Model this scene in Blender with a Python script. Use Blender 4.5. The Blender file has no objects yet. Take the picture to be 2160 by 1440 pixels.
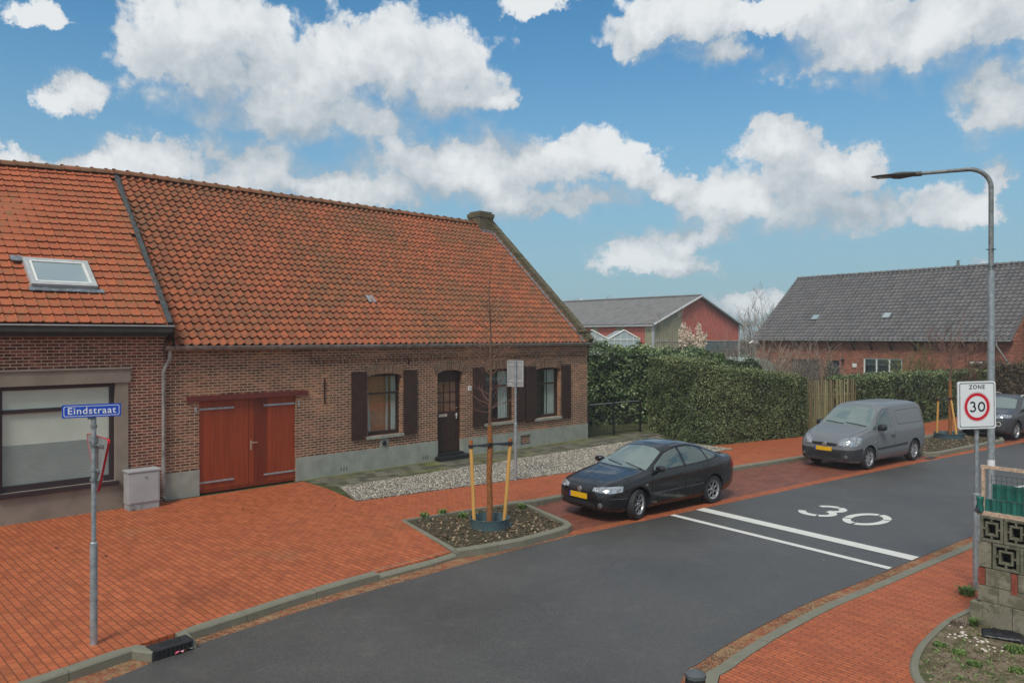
import bpy, bmesh, math, random
import numpy as np
from mathutils import Vector, Matrix, noise as mnoise
from mathutils.bvhtree import BVHTree
R = math.radians
rnd = random.Random(7)
SC = bpy.context.scene
COL = SC.collection
# ------------------------------------------------------------- calibration
F_, H_, HY, CX = 1607.0, 3.7, 710.0, 1080.0      # survey of the street: focal length, eye height, horizon row
def gp(px, py, z=0.0):
    Y = F_*(H_-z)/(py-HY); return ((px-CX)/F_*Y, Y)
class Frame:
    """a building's own axes: s along its facade, y into it"""
    def __init__(s, P, d):
        l = math.hypot(*d); s.P = P; s.d = (d[0]/l, d[1]/l); s.n = (-s.d[1], s.d[0])
        s.a = math.atan2(s.d[1], s.d[0])
    def at(s, px, py, off=0.0):
        k = (px-CX)/F_; X = s.P[0]+s.n[0]*off; Y = s.P[1]+s.n[1]*off
        t = (k*Y-X)/(s.d[0]-k*s.d[1]); Yt = Y+t*s.d[1]
        return t, H_-(py-HY)/F_*Yt
    def w(s, a, b): return (s.P[0]+s.d[0]*a+s.n[0]*b, s.P[1]+s.d[1]*a+s.n[1]*b)
# ------------------------------------------------------------- mesh builder
class MB:
    def __init__(s): s.v = []; s.f = []; s.t = []; s.cur = 0.5; s.m = []; s.mi = 0
    def add(s, vs, fs, t=None):
        b = len(s.v); s.v += [tuple(p) for p in vs]
        for q in fs:
            s.f.append(tuple(b+i for i in q)); s.t.append(s.cur if t is None else t); s.m.append(s.mi)
        return s
    def box(s, x0, x1, y0, y1, z0, z1, t=None):
        vs = [(x0,y0,z0),(x1,y0,z0),(x1,y1,z0),(x0,y1,z0),(x0,y0,z1),(x1,y0,z1),(x1,y1,z1),(x0,y1,z1)]
        return s.add(vs, [(0,3,2,1),(4,5,6,7),(0,1,5,4),(1,2,6,5),(2,3,7,6),(3,0,4,7)], t)
    def obox(s, M, sx, sy, sz, t=None):      # box centred on matrix M
        vs = [M @ Vector((a*sx/2, b*sy/2, c*sz/2)) for c in (-1,1) for a,b in ((-1,-1),(1,-1),(1,1),(-1,1))]
        return s.add(vs, [(0,3,2,1),(4,5,6,7),(0,1,5,4),(1,2,6,5),(2,3,7,6),(3,0,4,7)], t)
    def tube(s, pts, rs, n=8, cap=True, t=None):
        pts = [Vector(p) for p in pts]
        if not hasattr(rs, '__len__'): rs = [rs]*len(pts)
        vs = []; fs = []; up = None
        for i, p in enumerate(pts):
            d = (pts[min(i+1,len(pts)-1)]-pts[max(i-1,0)])
            if d.length < 1e-9: d = Vector((0,0,1))
            d.normalize()
            if up is None: up = Vector((0,0,1)) if abs(d.z) < .9 else Vector((1,0,0))
            a = d.cross(up).normalized(); b = d.cross(a).normalized(); up = a.cross(d) if False else up
            for k in range(n):
                w = 2*math.pi*k/n; vs.append(p+(a*math.cos(w)+b*math.sin(w))*rs[i])
        for i in range(len(pts)-1):
            for k in range(n):
                k2 = (k+1) % n; fs.append((i*n+k, i*n+k2, (i+1)*n+k2, (i+1)*n+k))
        if cap: fs.append(tuple(range(n-1,-1,-1))); fs.append(tuple((len(pts)-1)*n+k for k in range(n)))
        return s.add(vs, fs, t)
    def lathe(s, prof, n=24, M=None, t=None):   # prof: (r, h) about local z
        vs = []; fs = []
        for r, h in prof:
            for k in range(n):
                w = 2*math.pi*k/n; p = Vector((r*math.cos(w), r*math.sin(w), h)); vs.append(M @ p if M else p)
        for i in range(len(prof)-1):
            for k in range(n):
                k2 = (k+1) % n; fs.append((i*n+k, i*n+k2, (i+1)*n+k2, (i+1)*n+k))
        return s.add(vs, fs, t)
    def prism(s, poly, z0, z1, t=None):
        n = len(poly); a = sum(poly[i][0]*poly[(i+1)%n][1]-poly[(i+1)%n][0]*poly[i][1] for i in range(n))
        if a < 0: poly = poly[::-1]
        vs = [(x,y,z0) for x,y in poly]+[(x,y,z1) for x,y in poly]
        fs = [tuple(range(n,2*n)), tuple(range(n-1,-1,-1))]+[(i,(i+1)%n,n+(i+1)%n,n+i) for i in range(n)]
        return s.add(vs, fs, t)
    def sheet(s, poly, z, t=None):
        n = len(poly); a = sum(poly[i][0]*poly[(i+1)%n][1]-poly[(i+1)%n][0]*poly[i][1] for i in range(n))
        if a < 0: poly = poly[::-1]
        return s.add([(x,y,z) for x,y in poly], [tuple(range(n))], t)
    def build(s, name, mat=None, parent=None, smooth=False, bevel=0, tint=False, mats=None, kind=None):
        me = bpy.data.meshes.new(name); me.from_pydata(s.v, [], s.f)
        if tint:
            at = me.attributes.new('tint', 'FLOAT', 'FACE'); at.data.foreach_set('value', [float(x) for x in s.t])
        for m_ in (mats or ([mat] if mat else [])): me.materials.append(m_)
        if mats: me.polygons.foreach_set('material_index', s.m)
        big = any(len(q) > 5 for q in s.f)
        if big:
            bm = bmesh.new(); bm.from_mesh(me)
            bmesh.ops.triangulate(bm, faces=[q for q in bm.faces if len(q.verts) > 5]); bm.to_mesh(me); bm.free()
        if smooth:
            me.polygons.foreach_set('use_smooth', [True]*len(me.polygons))
        me.update()
        o = bpy.data.objects.new(name, me); COL.objects.link(o)
        if parent: o.parent = parent
        if smooth == 'auto': me.set_sharp_from_angle(angle=R(35))
        if bevel:
            b = o.modifiers.new('bevel', 'BEVEL'); b.width = bevel; b.segments = 2; b.limit_method = 'ANGLE'
        if kind: o['kind'] = kind
        return o
def tag(o, label, cat, group=None, kind=None):
    o['label'] = label; o['category'] = cat
    if group: o['group'] = group
    if kind: o['kind'] = kind
    return o
def thing(name, label, cat, loc=(0,0,0), rz=0, group=None):
    o = bpy.data.objects.new(name, None); COL.objects.link(o); o.empty_display_size = .3
    o.location = loc; o.rotation_euler = (0,0,rz)
    return tag(o, label, cat, group)
def struct(mb, name, mat, z=None, **k):
    o = mb.build(name, mat, kind='structure', **k); return o
def copy_tree(o, parent=None):
    c = o.copy(); COL.objects.link(c); c.parent = parent
    for ch in list(o.children): copy_tree(ch, c)
    return c
def T(x=0,y=0,z=0): return Matrix.Translation((x,y,z))
def RX(a): return Matrix.Rotation(a,4,'X')
def RY(a): return Matrix.Rotation(a,4,'Y')
def RZ(a): return Matrix.Rotation(a,4,'Z')
def text_mb(txt, size, M, depth=.002, sp=1.0, align='CENTER', mb=None, bold=0.0):
    cu = bpy.data.curves.new('lettering', 'FONT'); cu.body = txt; cu.size = size; cu.extrude = depth
    cu.align_x = align; cu.align_y = 'CENTER'; cu.space_character = sp; cu.offset = bold
    o = bpy.data.objects.new('lettering', cu); COL.objects.link(o)
    dg = bpy.context.evaluated_depsgraph_get(); me = bpy.data.meshes.new_from_object(o.evaluated_get(dg))
    mb = mb or MB(); mb.add([M @ v.co for v in me.vertices], [tuple(p.vertices) for p in me.polygons])
    bpy.data.objects.remove(o); bpy.data.curves.remove(cu); bpy.data.meshes.remove(me)
    return mb
def wall(mb, x0, x1, z0, z1, y0, y1, ops):      # wall slab with rectangular openings (x0,x1,z0,z1)
    xs = sorted(set([x0,x1]+[v for o in ops for v in o[:2] if x0 < v < x1]))
    zs = sorted(set([z0,z1]+[v for o in ops for v in o[2:] if z0 < v < z1]))
    def full(i, j):
        if i < 0 or j < 0 or i >= len(xs)-1 or j >= len(zs)-1: return False
        cx = (xs[i]+xs[i+1])/2; cz = (zs[j]+zs[j+1])/2
        return not any(o[0] < cx < o[1] and o[2] < cz < o[3] for o in ops)
    for i in range(len(xs)-1):
        for j in range(len(zs)-1):
            if not full(i,j): continue
            a,b,c,d = xs[i],xs[i+1],zs[j],zs[j+1]
            mb.add([(a,y0,c),(b,y0,c),(b,y0,d),(a,y0,d)], [(0,1,2,3)])
            mb.add([(a,y1,c),(b,y1,c),(b,y1,d),(a,y1,d)], [(3,2,1,0)])
            if not full(i-1,j): mb.add([(a,y0,c),(a,y0,d),(a,y1,d),(a,y1,c)], [(0,1,2,3)])
            if not full(i+1,j): mb.add([(b,y0,c),(b,y1,c),(b,y1,d),(b,y0,d)], [(0,1,2,3)])
            if not full(i,j-1): mb.add([(a,y0,c),(a,y1,c),(b,y1,c),(b,y0,c)], [(0,1,2,3)])
            if not full(i,j+1): mb.add([(a,y0,d),(b,y0,d),(b,y1,d),(a,y1,d)], [(0,1,2,3)])
# ------------------------------------------------------------- node helpers
class NT:
    def __init__(s, tree): s.t = tree; s.n = tree.nodes; s.l = tree.links
    def new(s, typ, props=None, **ins):
        n = s.n.new(typ)
        for k, v in (props or {}).items(): setattr(n, k, v)
        for k, v in ins.items(): s.set(n, k, v)
        return n
    def set(s, n, k, v):
        key = int(k[1:]) if k[0] == 'i' and k[1:].isdigit() else k.replace('_', ' ')
        if isinstance(key, str) and key not in n.inputs:
            key = {i.name.lower(): i.name for i in n.inputs}[key.lower()]
        sock = n.inputs[key]
        if isinstance(v, bpy.types.NodeSocket): s.l.new(v, sock)
        elif isinstance(v, bpy.types.Node): s.l.new(v.outputs[0], sock)
        else:
            if isinstance(v, (tuple,list)) and sock.type == 'RGBA' and len(v) == 3: v = (*v, 1)
            sock.default_value = v
    def math(s, op, a, b=None, c=None, clamp=False):
        n = s.new('ShaderNodeMath', {'operation': op, 'use_clamp': clamp}, i0=a)
        if b is not None: s.set(n, 'i1', b)
        if c is not None: s.set(n, 'i2', c)
        return n.outputs[0]
    def vmath(s, op, a, b=None):
        n = s.new('ShaderNodeVectorMath', {'operation': op}, i0=a)
        if b is not None: s.set(n, 'i1', b)
        return n.outputs['Value'] if op in ('LENGTH','DOT_PRODUCT') else n.outputs[0]
    def mix(s, f, a, b, mode='MIX'):
        n = s.n.new('ShaderNodeMix'); n.data_type = 'RGBA'; n.blend_type = mode
        for i, v in ((0,f),(6,a),(7,b)): s.set(n, f'i{i}', v)
        return n.outputs[2]
    def noise(s, vec, scale, detail=4, rough=.6, dist=0):
        return s.new('ShaderNodeTexNoise', None, Vector=vec, Scale=scale, Detail=float(detail), Roughness=rough, Distortion=dist).outputs['Fac']
    def ramp(s, fac, a, b, lo=0.0, hi=1.0):
        return s.new('ShaderNodeMapRange', {'interpolation_type':'SMOOTHSTEP'}, Value=fac, From_Min=a, From_Max=b, To_Min=lo, To_Max=hi).outputs[0]
def material(name):
    m = bpy.data.materials.new(name); m.use_nodes = True; nt = NT(m.node_tree)
    b = m.node_tree.nodes['Principled BSDF']; return m, nt, b
def coords(nt, mode='obj', rot=0.0):
    tc = nt.new('ShaderNodeTexCoord')
    v = tc.outputs['Object']
    if mode == 'wall':
        s = nt.new('ShaderNodeSeparateXYZ', None, Vector=v)
        v = nt.new('ShaderNodeCombineXYZ', None, X=nt.math('ADD', s.outputs[0], s.outputs[1]), Y=s.outputs[2]).outputs[0]
    if rot:
        v = nt.new('ShaderNodeMapping', None, Vector=v, Rotation=(0,0,rot)).outputs[0]
    return v
def bump(nt, b, h, strength=.4, dist=.01):
    n = nt.new('ShaderNodeBump', None, Height=h, Strength=strength, Distance=dist); nt.l.new(n.outputs[0], b.inputs['Normal'])
def plain(name, col, rough=.6, metal=0, var=.25, nscale=6, bmp=0, coat=0, spec=.5, tint=0):
    m, nt, b = material(name); v = coords(nt)
    n = nt.noise(v, nscale, 6)
    c = nt.mix(nt.ramp(n,.3,.7), tuple(x*(1-var) for x in col), tuple(min(1,x*(1+var)) for x in col))
    if tint:
        a = nt.new('ShaderNodeAttribute', {'attribute_name':'tint'}).outputs['Fac']
        c = nt.mix(1.0, c, nt.new('ShaderNodeCombineColor', None, Red=nt.ramp(a,0,1,1-tint,1+tint), Green=nt.ramp(a,0,1,1-tint,1+tint), Blue=nt.ramp(a,0,1,1-tint,1+tint)), 'MULTIPLY')
    nt.set(b,'Base Color',c); b.inputs['Roughness'].default_value = rough; b.inputs['Metallic'].default_value = metal
    b.inputs['Coat Weight'].default_value = coat; b.inputs['Specular IOR Level'].default_value = spec
    if bmp: bump(nt, b, nt.noise(v, nscale*8, 4), bmp, .01)
    return m
def brick_mat(name, c1, c2, mortar, vmin=.62, vmax=1.35, bs=.7, bw=.215, rh=.066, ms=.011, stain=(.5,.5,.5), patch=None, patchthr=.6, rough=.85, flat_rot=None, mode='wall', off=.5):
    m, nt, b = material(name)
    v = coords(nt, mode, flat_rot or 0)
    vw = nt.vmath('ADD', v, nt.vmath('SCALE', nt.new('ShaderNodeTexNoise', None, Vector=v, Scale=3.0).outputs['Color'], None)) if False else v
    bt = nt.new('ShaderNodeTexBrick', {'offset':off}, Vector=vw, Color1=c1, Color2=c2, Mortar=mortar, Scale=1.0, Mortar_Size=ms, Mortar_Smooth=.15, Bias=0.0, Brick_Width=bw, Row_Height=rh)
    # per brick variation from a cell-quantised white noise
    s = nt.new('ShaderNodeSeparateXYZ', None, Vector=v)
    row = nt.math('FLOOR', nt.math('DIVIDE', s.outputs[1], rh))
    par = nt.math('MULTIPLY', nt.math('MODULO', nt.math('ABSOLUTE', row), 2.0), off*bw)
    cx = nt.math('FLOOR', nt.math('DIVIDE', nt.math('ADD', s.outputs[0], par), bw))
    wn = nt.new('ShaderNodeTexWhiteNoise', {'noise_dimensions':'2D'}, Vector=nt.new('ShaderNodeCombineXYZ', None, X=cx, Y=row).outputs[0])
    val = nt.ramp(wn.outputs['Value'], 0, 1, vmin, vmax)
    n1 = nt.noise(v, .7, 5); n2 = nt.noise(v, 40, 5)
    c = bt.outputs['Color']
    if patch: c = nt.mix(nt.math('MULTIPLY', nt.ramp(n1, patchthr-.08, patchthr+.08), nt.math('SUBTRACT', 1.0, bt.outputs['Fac'])), c, patch)
    c = nt.mix(1.0, c, nt.mix(bt.outputs['Fac'], nt.new('ShaderNodeCombineColor', None, Red=val, Green=val, Blue=val).outputs[0], (1,1,1)), 'MULTIPLY')
    c = nt.mix(nt.ramp(nt.noise(v,1.7,6), .45,.75,0,.55), c, nt.mix(1.0, c, stain, 'MULTIPLY'))
    c = nt.mix(.35, c, nt.mix(1.0, c, nt.mix(n2,(.4,.4,.4),(1.6,1.6,1.6)), 'MULTIPLY'))
    nt.set(b, 'Base Color', c); b.inputs['Roughness'].default_value = rough; b.inputs['Specular IOR Level'].default_value = .3
    h = nt.math('ADD', nt.math('MULTIPLY', bt.outputs['Fac'], -1.0), nt.math('MULTIPLY', n2, .5))
    bump(nt, b, h, bs, .008)
    return m
def tile_mat(name, c1, c2, moss, mossamt=.5, rough=.75):
    m, nt, b = material(name); v = coords(nt)
    a = nt.new('ShaderNodeAttribute', {'attribute_name':'tint'}).outputs['Fac']
    n1 = nt.noise(v, 9, 6, .7); n0 = nt.noise(v, .45, 4); n2 = nt.noise(v, 60, 3)
    c = nt.mix(a, c1, c2)
    c = nt.mix(nt.ramp(n2,.3,.8,0,.35), c, tuple(x*.45 for x in c1))
    k = nt.math('ADD', nt.math('MULTIPLY', n0, .45), nt.math('ADD', nt.math('MULTIPLY', n1, 1.15), nt.math('MULTIPLY', a, .06)))
    c = nt.mix(nt.ramp(k, 1.05-mossamt*.3, 1.33-mossamt*.3, 0, .80), c, moss)
    nt.set(b, 'Base Color', c); b.inputs['Roughness'].default_value = rough; b.inputs['Specular IOR Level'].default_value = .35
    bump(nt, b, nt.math('ADD', n1, n2), .35, .01)
    return m
# ------------------------------------------------------------- materials
M = {}
ROADDIR = math.atan2(.63, .776); HOUSEDIR = math.atan2(.7032,.711)
M['brick'] = brick_mat('brown_brick', (.205,.078,.045), (.125,.056,.037), (.44,.33,.23), vmin=.55, vmax=1.45, stain=(.66,.6,.55), patch=(.29,.12,.055), patchthr=.56)
M['brick_left'] = brick_mat('dark_red_brick', (.18,.048,.034), (.11,.036,.028), (.42,.31,.22), vmin=.55, vmax=1.4, stain=(.6,.55,.5), patch=(.20,.055,.035), patchthr=.55)
M['brick_old'] = brick_mat('mossy_brick', (.12,.085,.05), (.085,.07,.045), (.17,.16,.10), stain=(.6,.7,.4))
M['brick_farm'] = brick_mat('orange_red_brick', (.32,.095,.055), (.23,.07,.045), (.36,.22,.15), stain=(.7,.65,.6), bw=.24, rh=.08)
M['arch'] = plain('arch_brick', (.20,.115,.07), .85, var=.4, nscale=14, bmp=.5, tint=.3)
M['pavers'] = brick_mat('red_clinker_pavers', (.44,.118,.045), (.38,.096,.038), (.18,.056,.027), vmin=.88, vmax=1.12, bs=.5, bw=.205, rh=.068, ms=.0065, stain=(.84,.84,.74), patch=(.38,.125,.05), patchthr=.62, rough=.65, flat_rot=-(ROADDIR-math.pi/2), mode='obj')
M['pavers_plaza'] = brick_mat('red_clinker_pavers_plaza', (.44,.120,.045), (.38,.096,.038), (.18,.056,.027), vmin=.87, vmax=1.13, bs=.5, bw=.205, rh=.1, ms=.0075, stain=(.78,.80,.64), patch=(.37,.125,.05), patchthr=.66, rough=.62, flat_rot=-(HOUSEDIR-math.pi/2), mode='obj')
M['pavers_bay'] = brick_mat('brown_bay_pavers', (.23,.078,.048), (.19,.066,.042), (.12,.05,.032), vmin=.85, vmax=1.13, bs=.4, bw=.205, rh=.1, ms=.007, stain=(.75,.7,.6), rough=.55, flat_rot=-ROADDIR, mode='obj')
def mat_asphalt():
    m, nt, b = material('asphalt'); v = coords(nt)
    n = nt.noise(v, 90, 3, .8); n1 = nt.noise(v, .35, 5); sp = nt.new('ShaderNodeTexVoronoi', None, Vector=v, Scale=70.0)
    c = nt.mix(n, (.036,.034,.032), (.142,.136,.128)); c = nt.mix(.22, c, nt.mix(1.0, c, nt.mix(nt.ramp(nt.noise(v,34,3,.7),.35,.65),(.45,.45,.45),(1.6,1.58,1.54)), 'MULTIPLY'))
    c = nt.mix(nt.ramp(sp.outputs['Distance'], .0, .22, .5, 0), c, (.26,.26,.25))
    c = nt.mix(nt.ramp(n1,.35,.7,0,.75), c, nt.mix(1.0,c,(.68,.68,.68),'MULTIPLY'))
    c = nt.mix(nt.ramp(nt.noise(v,2.6,8,.7),.52,.66,0,.35), c, nt.mix(1.0,c,(1.45,1.42,1.36),'MULTIPLY'))
    # faint lengthwise wear
    nt.set(b,'Base Color',c); nt.set(b,'Roughness', nt.ramp(n1,.35,.7,.50,.34)); b.inputs['Specular IOR Level'].default_value = .38
    bump(nt,b,nt.math('ADD',n,sp.outputs['Distance']),.5,.006); return m
M['asphalt'] = mat_asphalt()
def mat_gravel():
    m, nt, b = material('pale_gravel'); v = coords(nt)
    vo = nt.new('ShaderNodeTexVoronoi', None, Vector=v, Scale=30.0); vo2 = nt.new('ShaderNodeTexVoronoi', {'feature':'DISTANCE_TO_EDGE'}, Vector=v, Scale=30.0)
    sx = nt.new('ShaderNodeSeparateColor', None, Color=vo.outputs['Color'])
    c = nt.mix(sx.outputs[0], (.32,.28,.22), (.78,.73,.64))
    c = nt.mix(nt.ramp(sx.outputs[1],.55,.75), c, (.10,.085,.07))
    c = nt.mix(nt.ramp(vo2.outputs['Distance'], 0,.13,1,0), c, (.035,.03,.025))
    c = nt.mix(nt.ramp(nt.noise(v,1.3,5),.5,.75,0,.5), c, nt.mix(1.0,c,(.62,.55,.42),'MULTIPLY'))
    nt.set(b,'Base Color',c); b.inputs['Roughness'].default_value=.8
    bump(nt,b,nt.ramp(vo2.outputs['Distance'],0,.3),1.0,.02); return m
M['gravel'] = mat_gravel()
def mat_mix(name, cols, scale, rough=.9, bmp=.6, bd=.02, fine=60):
    m, nt, b = material(name); v = coords(nt); c = cols[0]
    for i, cc in enumerate(cols[1:]):
        c = nt.mix(nt.ramp(nt.noise(nt.vmath('ADD', v, (i*7.3,i*3.1,0)), scale*(1+i*1.7), 8, .7), .46,.58), c, cc)
    n = nt.noise(v, fine, 4, .8)
    c = nt.mix(.6, c, nt.mix(1.0, c, nt.mix(n,(.3,.3,.3),(1.7,1.7,1.7)), 'MULTIPLY'))
    nt.set(b,'Base Color',c); b.inputs['Roughness'].default_value=rough; b.inputs['Specular IOR Level'].default_value=.2
    bump(nt,b,n,bmp,bd); return m
M['soil'] = mat_mix('bed_soil', [(.085,.06,.04),(.05,.036,.025),(.12,.09,.06),(.06,.06,.03)], 3, bmp=1)
M['dirt'] = mat_mix('garden_dirt', [(.19,.145,.095),(.13,.105,.06),(.08,.10,.035),(.24,.19,.13)], 1.4, bmp=.8)
M['grass'] = mat_mix('lawn_grass', [(.07,.09,.03),(.10,.11,.04),(.06,.055,.03)], .5, bmp=.8)
M['debris'] = mat_mix('gutter_debris', [(.30,.10,.05),(.34,.23,.12),(.24,.08,.045),(.30,.17,.09)], 2.2, bmp=.6)
M['mosspath'] = brick_mat('mossy_grey_path', (.14,.125,.10), (.11,.105,.08), (.06,.07,.03), bw=.3, rh=.3, ms=.012, stain=(.75,.85,.4), patch=(.135,.135,.055), patchthr=.57, rough=.9, flat_rot=-HOUSEDIR, mode='obj')
M['moss'] = mat_mix('moss', [(.15,.17,.04),(.11,.12,.04),(.16,.14,.07)], 5, bmp=.8)
def mat_kerb():
    m, nt, b = material('kerb_concrete'); v = coords(nt)
    c = nt.mix(nt.noise(v,4,7,.7), (.13,.125,.085), (.24,.23,.18)); n = nt.noise(v,80,3,.8)
    c = nt.mix(.5, c, nt.mix(1.0, c, nt.mix(n,(.4,.4,.4),(1.6,1.6,1.6)), 'MULTIPLY'))
    nt.set(b,'Base Color',c); b.inputs['Roughness'].default_value=.85; bump(nt,b,n,.5,.006); return m
M['kerb'] = mat_kerb()
def mat_line():
    m, nt, b = material('road_paint'); v = coords(nt)
    c = nt.mix(nt.noise(v,30,5,.7), (.56,.55,.50), (.78,.77,.71)); w = nt.math('MULTIPLY', nt.ramp(nt.noise(v,70,3,.8),.56,.68), nt.ramp(nt.noise(v,2.5,4),.40,.65,.15,.9))
    nt.set(b,'Base Color',nt.mix(w,c,(.14,.135,.13))); b.inputs['Roughness'].default_value=.6; bump(nt,b,nt.noise(v,90,3),.4,.005); return m
M['line'] = mat_line()
M['rooftile'] = tile_mat('orange_pantile', (.40,.112,.046), (.30,.078,.038), (.125,.082,.040), 1.2)
M['rooftile_left'] = tile_mat('orange_flat_tile', (.47,.128,.052), (.39,.10,.046), (.19,.118,.052), .95)
M['rooftile_farm'] = tile_mat('grey_pantile', (.17,.16,.16), (.115,.11,.11), (.11,.10,.085), .25, .55)
M['ridge'] = tile_mat('ridge_clay', (.30,.12,.06), (.20,.10,.05), (.10,.095,.045), .75)
M['lead'] = plain('grey_lead', (.20,.225,.25), .5, .3, var=.35, nscale=9, bmp=.4)
M['lead_dark'] = plain('dark_bitumen_strip', (.055,.06,.06), .7, 0, var=.35, nscale=9, bmp=.5)
M['zinc'] = plain('zinc_gutter', (.30,.29,.275), .5, .4, var=.3, nscale=5)
M['plinth'] = plain('grey_green_plinth', (.28,.295,.255), .9, var=.14, nscale=3, bmp=.5)
M['plaster'] = plain('taupe_plaster', (.235,.20,.16), .9, var=.12, nscale=2.5, bmp=.4)
M['sill'] = plain('stone_sill', (.27,.27,.225), .85, var=.2, nscale=6, bmp=.4)
M['brown'] = plain('dark_brown_paint', (.040,.020,.016), .55, var=.2, nscale=5, spec=.35)
M['lintel'] = plain('oxblood_paint', (.13,.022,.016), .6, var=.2, nscale=5)
M['frame_dk'] = plain('aubergine_frame', (.03,.018,.022), .5, var=.1)
def mat_wood(name, a, c_, axis=2, sc=1):
    m, nt, b = material(name); v = coords(nt)
    mp = nt.new('ShaderNodeMapping', None, Vector=v, Scale=(30*sc,30*sc,1.2) if axis==2 else (1.2,30,30)).outputs[0]
    n = nt.noise(mp, 1, 6, .65); t_ = nt.new('ShaderNodeAttribute', {'attribute_name':'tint'}).outputs['Fac']
    c = nt.mix(nt.ramp(n,.3,.7), a, c_); c = nt.mix(nt.math('MULTIPLY',t_,.85), c, nt.mix(1.0,c,(.42,.34,.32),'MULTIPLY'))
    nt.set(b,'Base Color',c); b.inputs['Roughness'].default_value=.42; bump(nt,b,n,.2,.004); return m
M['wood'] = mat_wood('varnished_orange_wood', (.34,.058,.014), (.23,.034,.010))
M['oldwood'] = mat_wood('mossy_stakes', (.34,.29,.17), (.22,.21,.09))
M['stake'] = mat_wood('yellow_tree_stake', (.74,.42,.12), (.56,.30,.08))
M['stake_top'] = plain('bark_remains', (.33,.11,.03), .8, var=.4, nscale=20)
M['wrap'] = plain('jute_trunk_wrap', (.26,.10,.03), .9, var=.4, nscale=25, bmp=.6)
M['bark'] = plain('young_bark', (.13,.075,.05), .8, var=.3, nscale=20)
M['twig'] = plain('winter_twig', (.24,.19,.145), .9, var=.3, nscale=8)
M['twig_red'] = plain('red_brown_twig', (.17,.085,.06), .8, var=.3, nscale=8)
M['rubber'] = plain('black_rubber_strap', (.012,.013,.02), .6)
M['teal'] = plain('teal_collar', (.075,.125,.14), .55, var=.15)
M['galv'] = plain('galvanised_steel', (.36,.40,.42), .45, .55, var=.22, nscale=14, bmp=.1)
M['galv_dull'] = plain('weathered_steel', (.22,.24,.24), .6, .4, var=.3, nscale=14)
M['cabinet'] = plain('grey_cabinet_paint', (.37,.38,.385), .55, var=.08, nscale=3)
M['blue'] = plain('sign_blue', (.012,.07,.48), .35, var=.05, coat=.3)
M['white'] = plain('sign_white', (.78,.80,.82), .4, var=.03)
M['red'] = plain('sign_red', (.62,.01,.03), .35, var=.04)
M['black'] = plain('matt_black', (.012,.012,.013), .6)
M['castiron'] = plain('black_cast_iron', (.018,.018,.02), .5, var=.3, nscale=20, bmp=.3)
M['signback'] = plain('grey_sign_back', (.33,.34,.34), .5, .3, var=.12)
M['brass'] = plain('handle_metal', (.65,.62,.52), .3, .8)
M['white_paint'] = plain('white_joinery', (.70,.70,.66), .5, var=.06)
M['block'] = mat_mix('concrete_block', [(.22,.20,.15),(.27,.25,.19),(.15,.14,.095)], 2.2, bmp=.6, bd=.01)
M['block_dark'] = mat_mix('mossy_concrete', [(.15,.145,.105),(.10,.10,.065),(.18,.175,.13)], 6, bmp=.6, bd=.01)
M['redblock'] = plain('red_brick_insert', (.25,.06,.035), .85, var=.3, nscale=20, bmp=.4)
M['green_tarp'] = plain('green_screen_strip', (.012,.13,.105), .5, var=.25, nscale=4, bmp=.3)
M['paint_chip'] = plain('flaking_cream_paint', (.50,.36,.26), .7, var=.35, nscale=30, bmp=.4)
M['wire'] = plain('green_black_wire', (.03,.06,.05), .6)
M['cladding'] = plain('red_cladding', (.44,.11,.075), .6, var=.12, nscale=2)
M['clad_olive'] = plain('olive_cladding', (.30,.28,.18), .6, var=.15, nscale=2)
M['fibre'] = plain('fibre_cement_roof', (.165,.16,.155), .85, var=.18, nscale=1.2)
M['trim'] = plain('pale_metal_trim', (.42,.43,.43), .5, var=.1)
M['plume'] = plain('pampas_plume', (.76,.64,.52), .95, var=.15, tint=.2)
M['curtain'] = plain('cream_curtain', (.62,.60,.54), .9, var=.06)
M['room_orange'] = plain('orange_brown_panel', (.55,.19,.07), .7, var=.15)
M['room_dark'] = plain('dim_room', (.15,.095,.075), .8, var=.2)
M['film'] = None
def leaf_mat(name, a, b_, c_, rough=.45):
    m, nt, b = material(name)
    t_ = nt.new('ShaderNodeAttribute', {'attribute_name':'tint'}).outputs['Fac']
    r = nt.new('ShaderNodeValToRGB'); r.color_ramp.elements[0].color=(*a,1); r.color_ramp.elements[1].color=(*c_,1); r.color_ramp.elements[1].position=1
    e = r.color_ramp.elements.new(.5); e.color=(*b_,1); nt.l.new(t_, r.inputs[0])
    nt.set(b,'Base Color',r.outputs[0]); b.inputs['Roughness'].default_value=rough; b.inputs['Specular IOR Level'].default_value=.45
    return m
M['hedge'] = leaf_mat('privet_leaf', (.050,.070,.026), (.125,.165,.058), (.42,.44,.20))
M['laurel'] = leaf_mat('laurel_leaf', (.05,.080,.03), (.115,.175,.062), (.36,.42,.19), .35)
M['ivy'] = leaf_mat('ivy_leaf', (.045,.065,.025), (.10,.14,.05), (.30,.33,.13))
M['beech'] = leaf_mat('brown_hedge_leaf', (.07,.05,.025), (.10,.075,.04), (.14,.11,.05), .7)
M['conifer'] = leaf_mat('conifer_leaf', (.018,.032,.012), (.035,.06,.02), (.06,.09,.03), .7)
M['litter'] = leaf_mat('leaf_litter', (.07,.04,.022), (.17,.11,.06), (.38,.30,.19), .8)
M['weed'] = leaf_mat('weed_leaf', (.05,.08,.02), (.10,.17,.04), (.19,.30,.07), .7)
M['core'] = plain('hedge_shade_core', (.018,.020,.010), .95)  # solid hedge core, near-black colour stands for shade between the leaves
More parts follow.
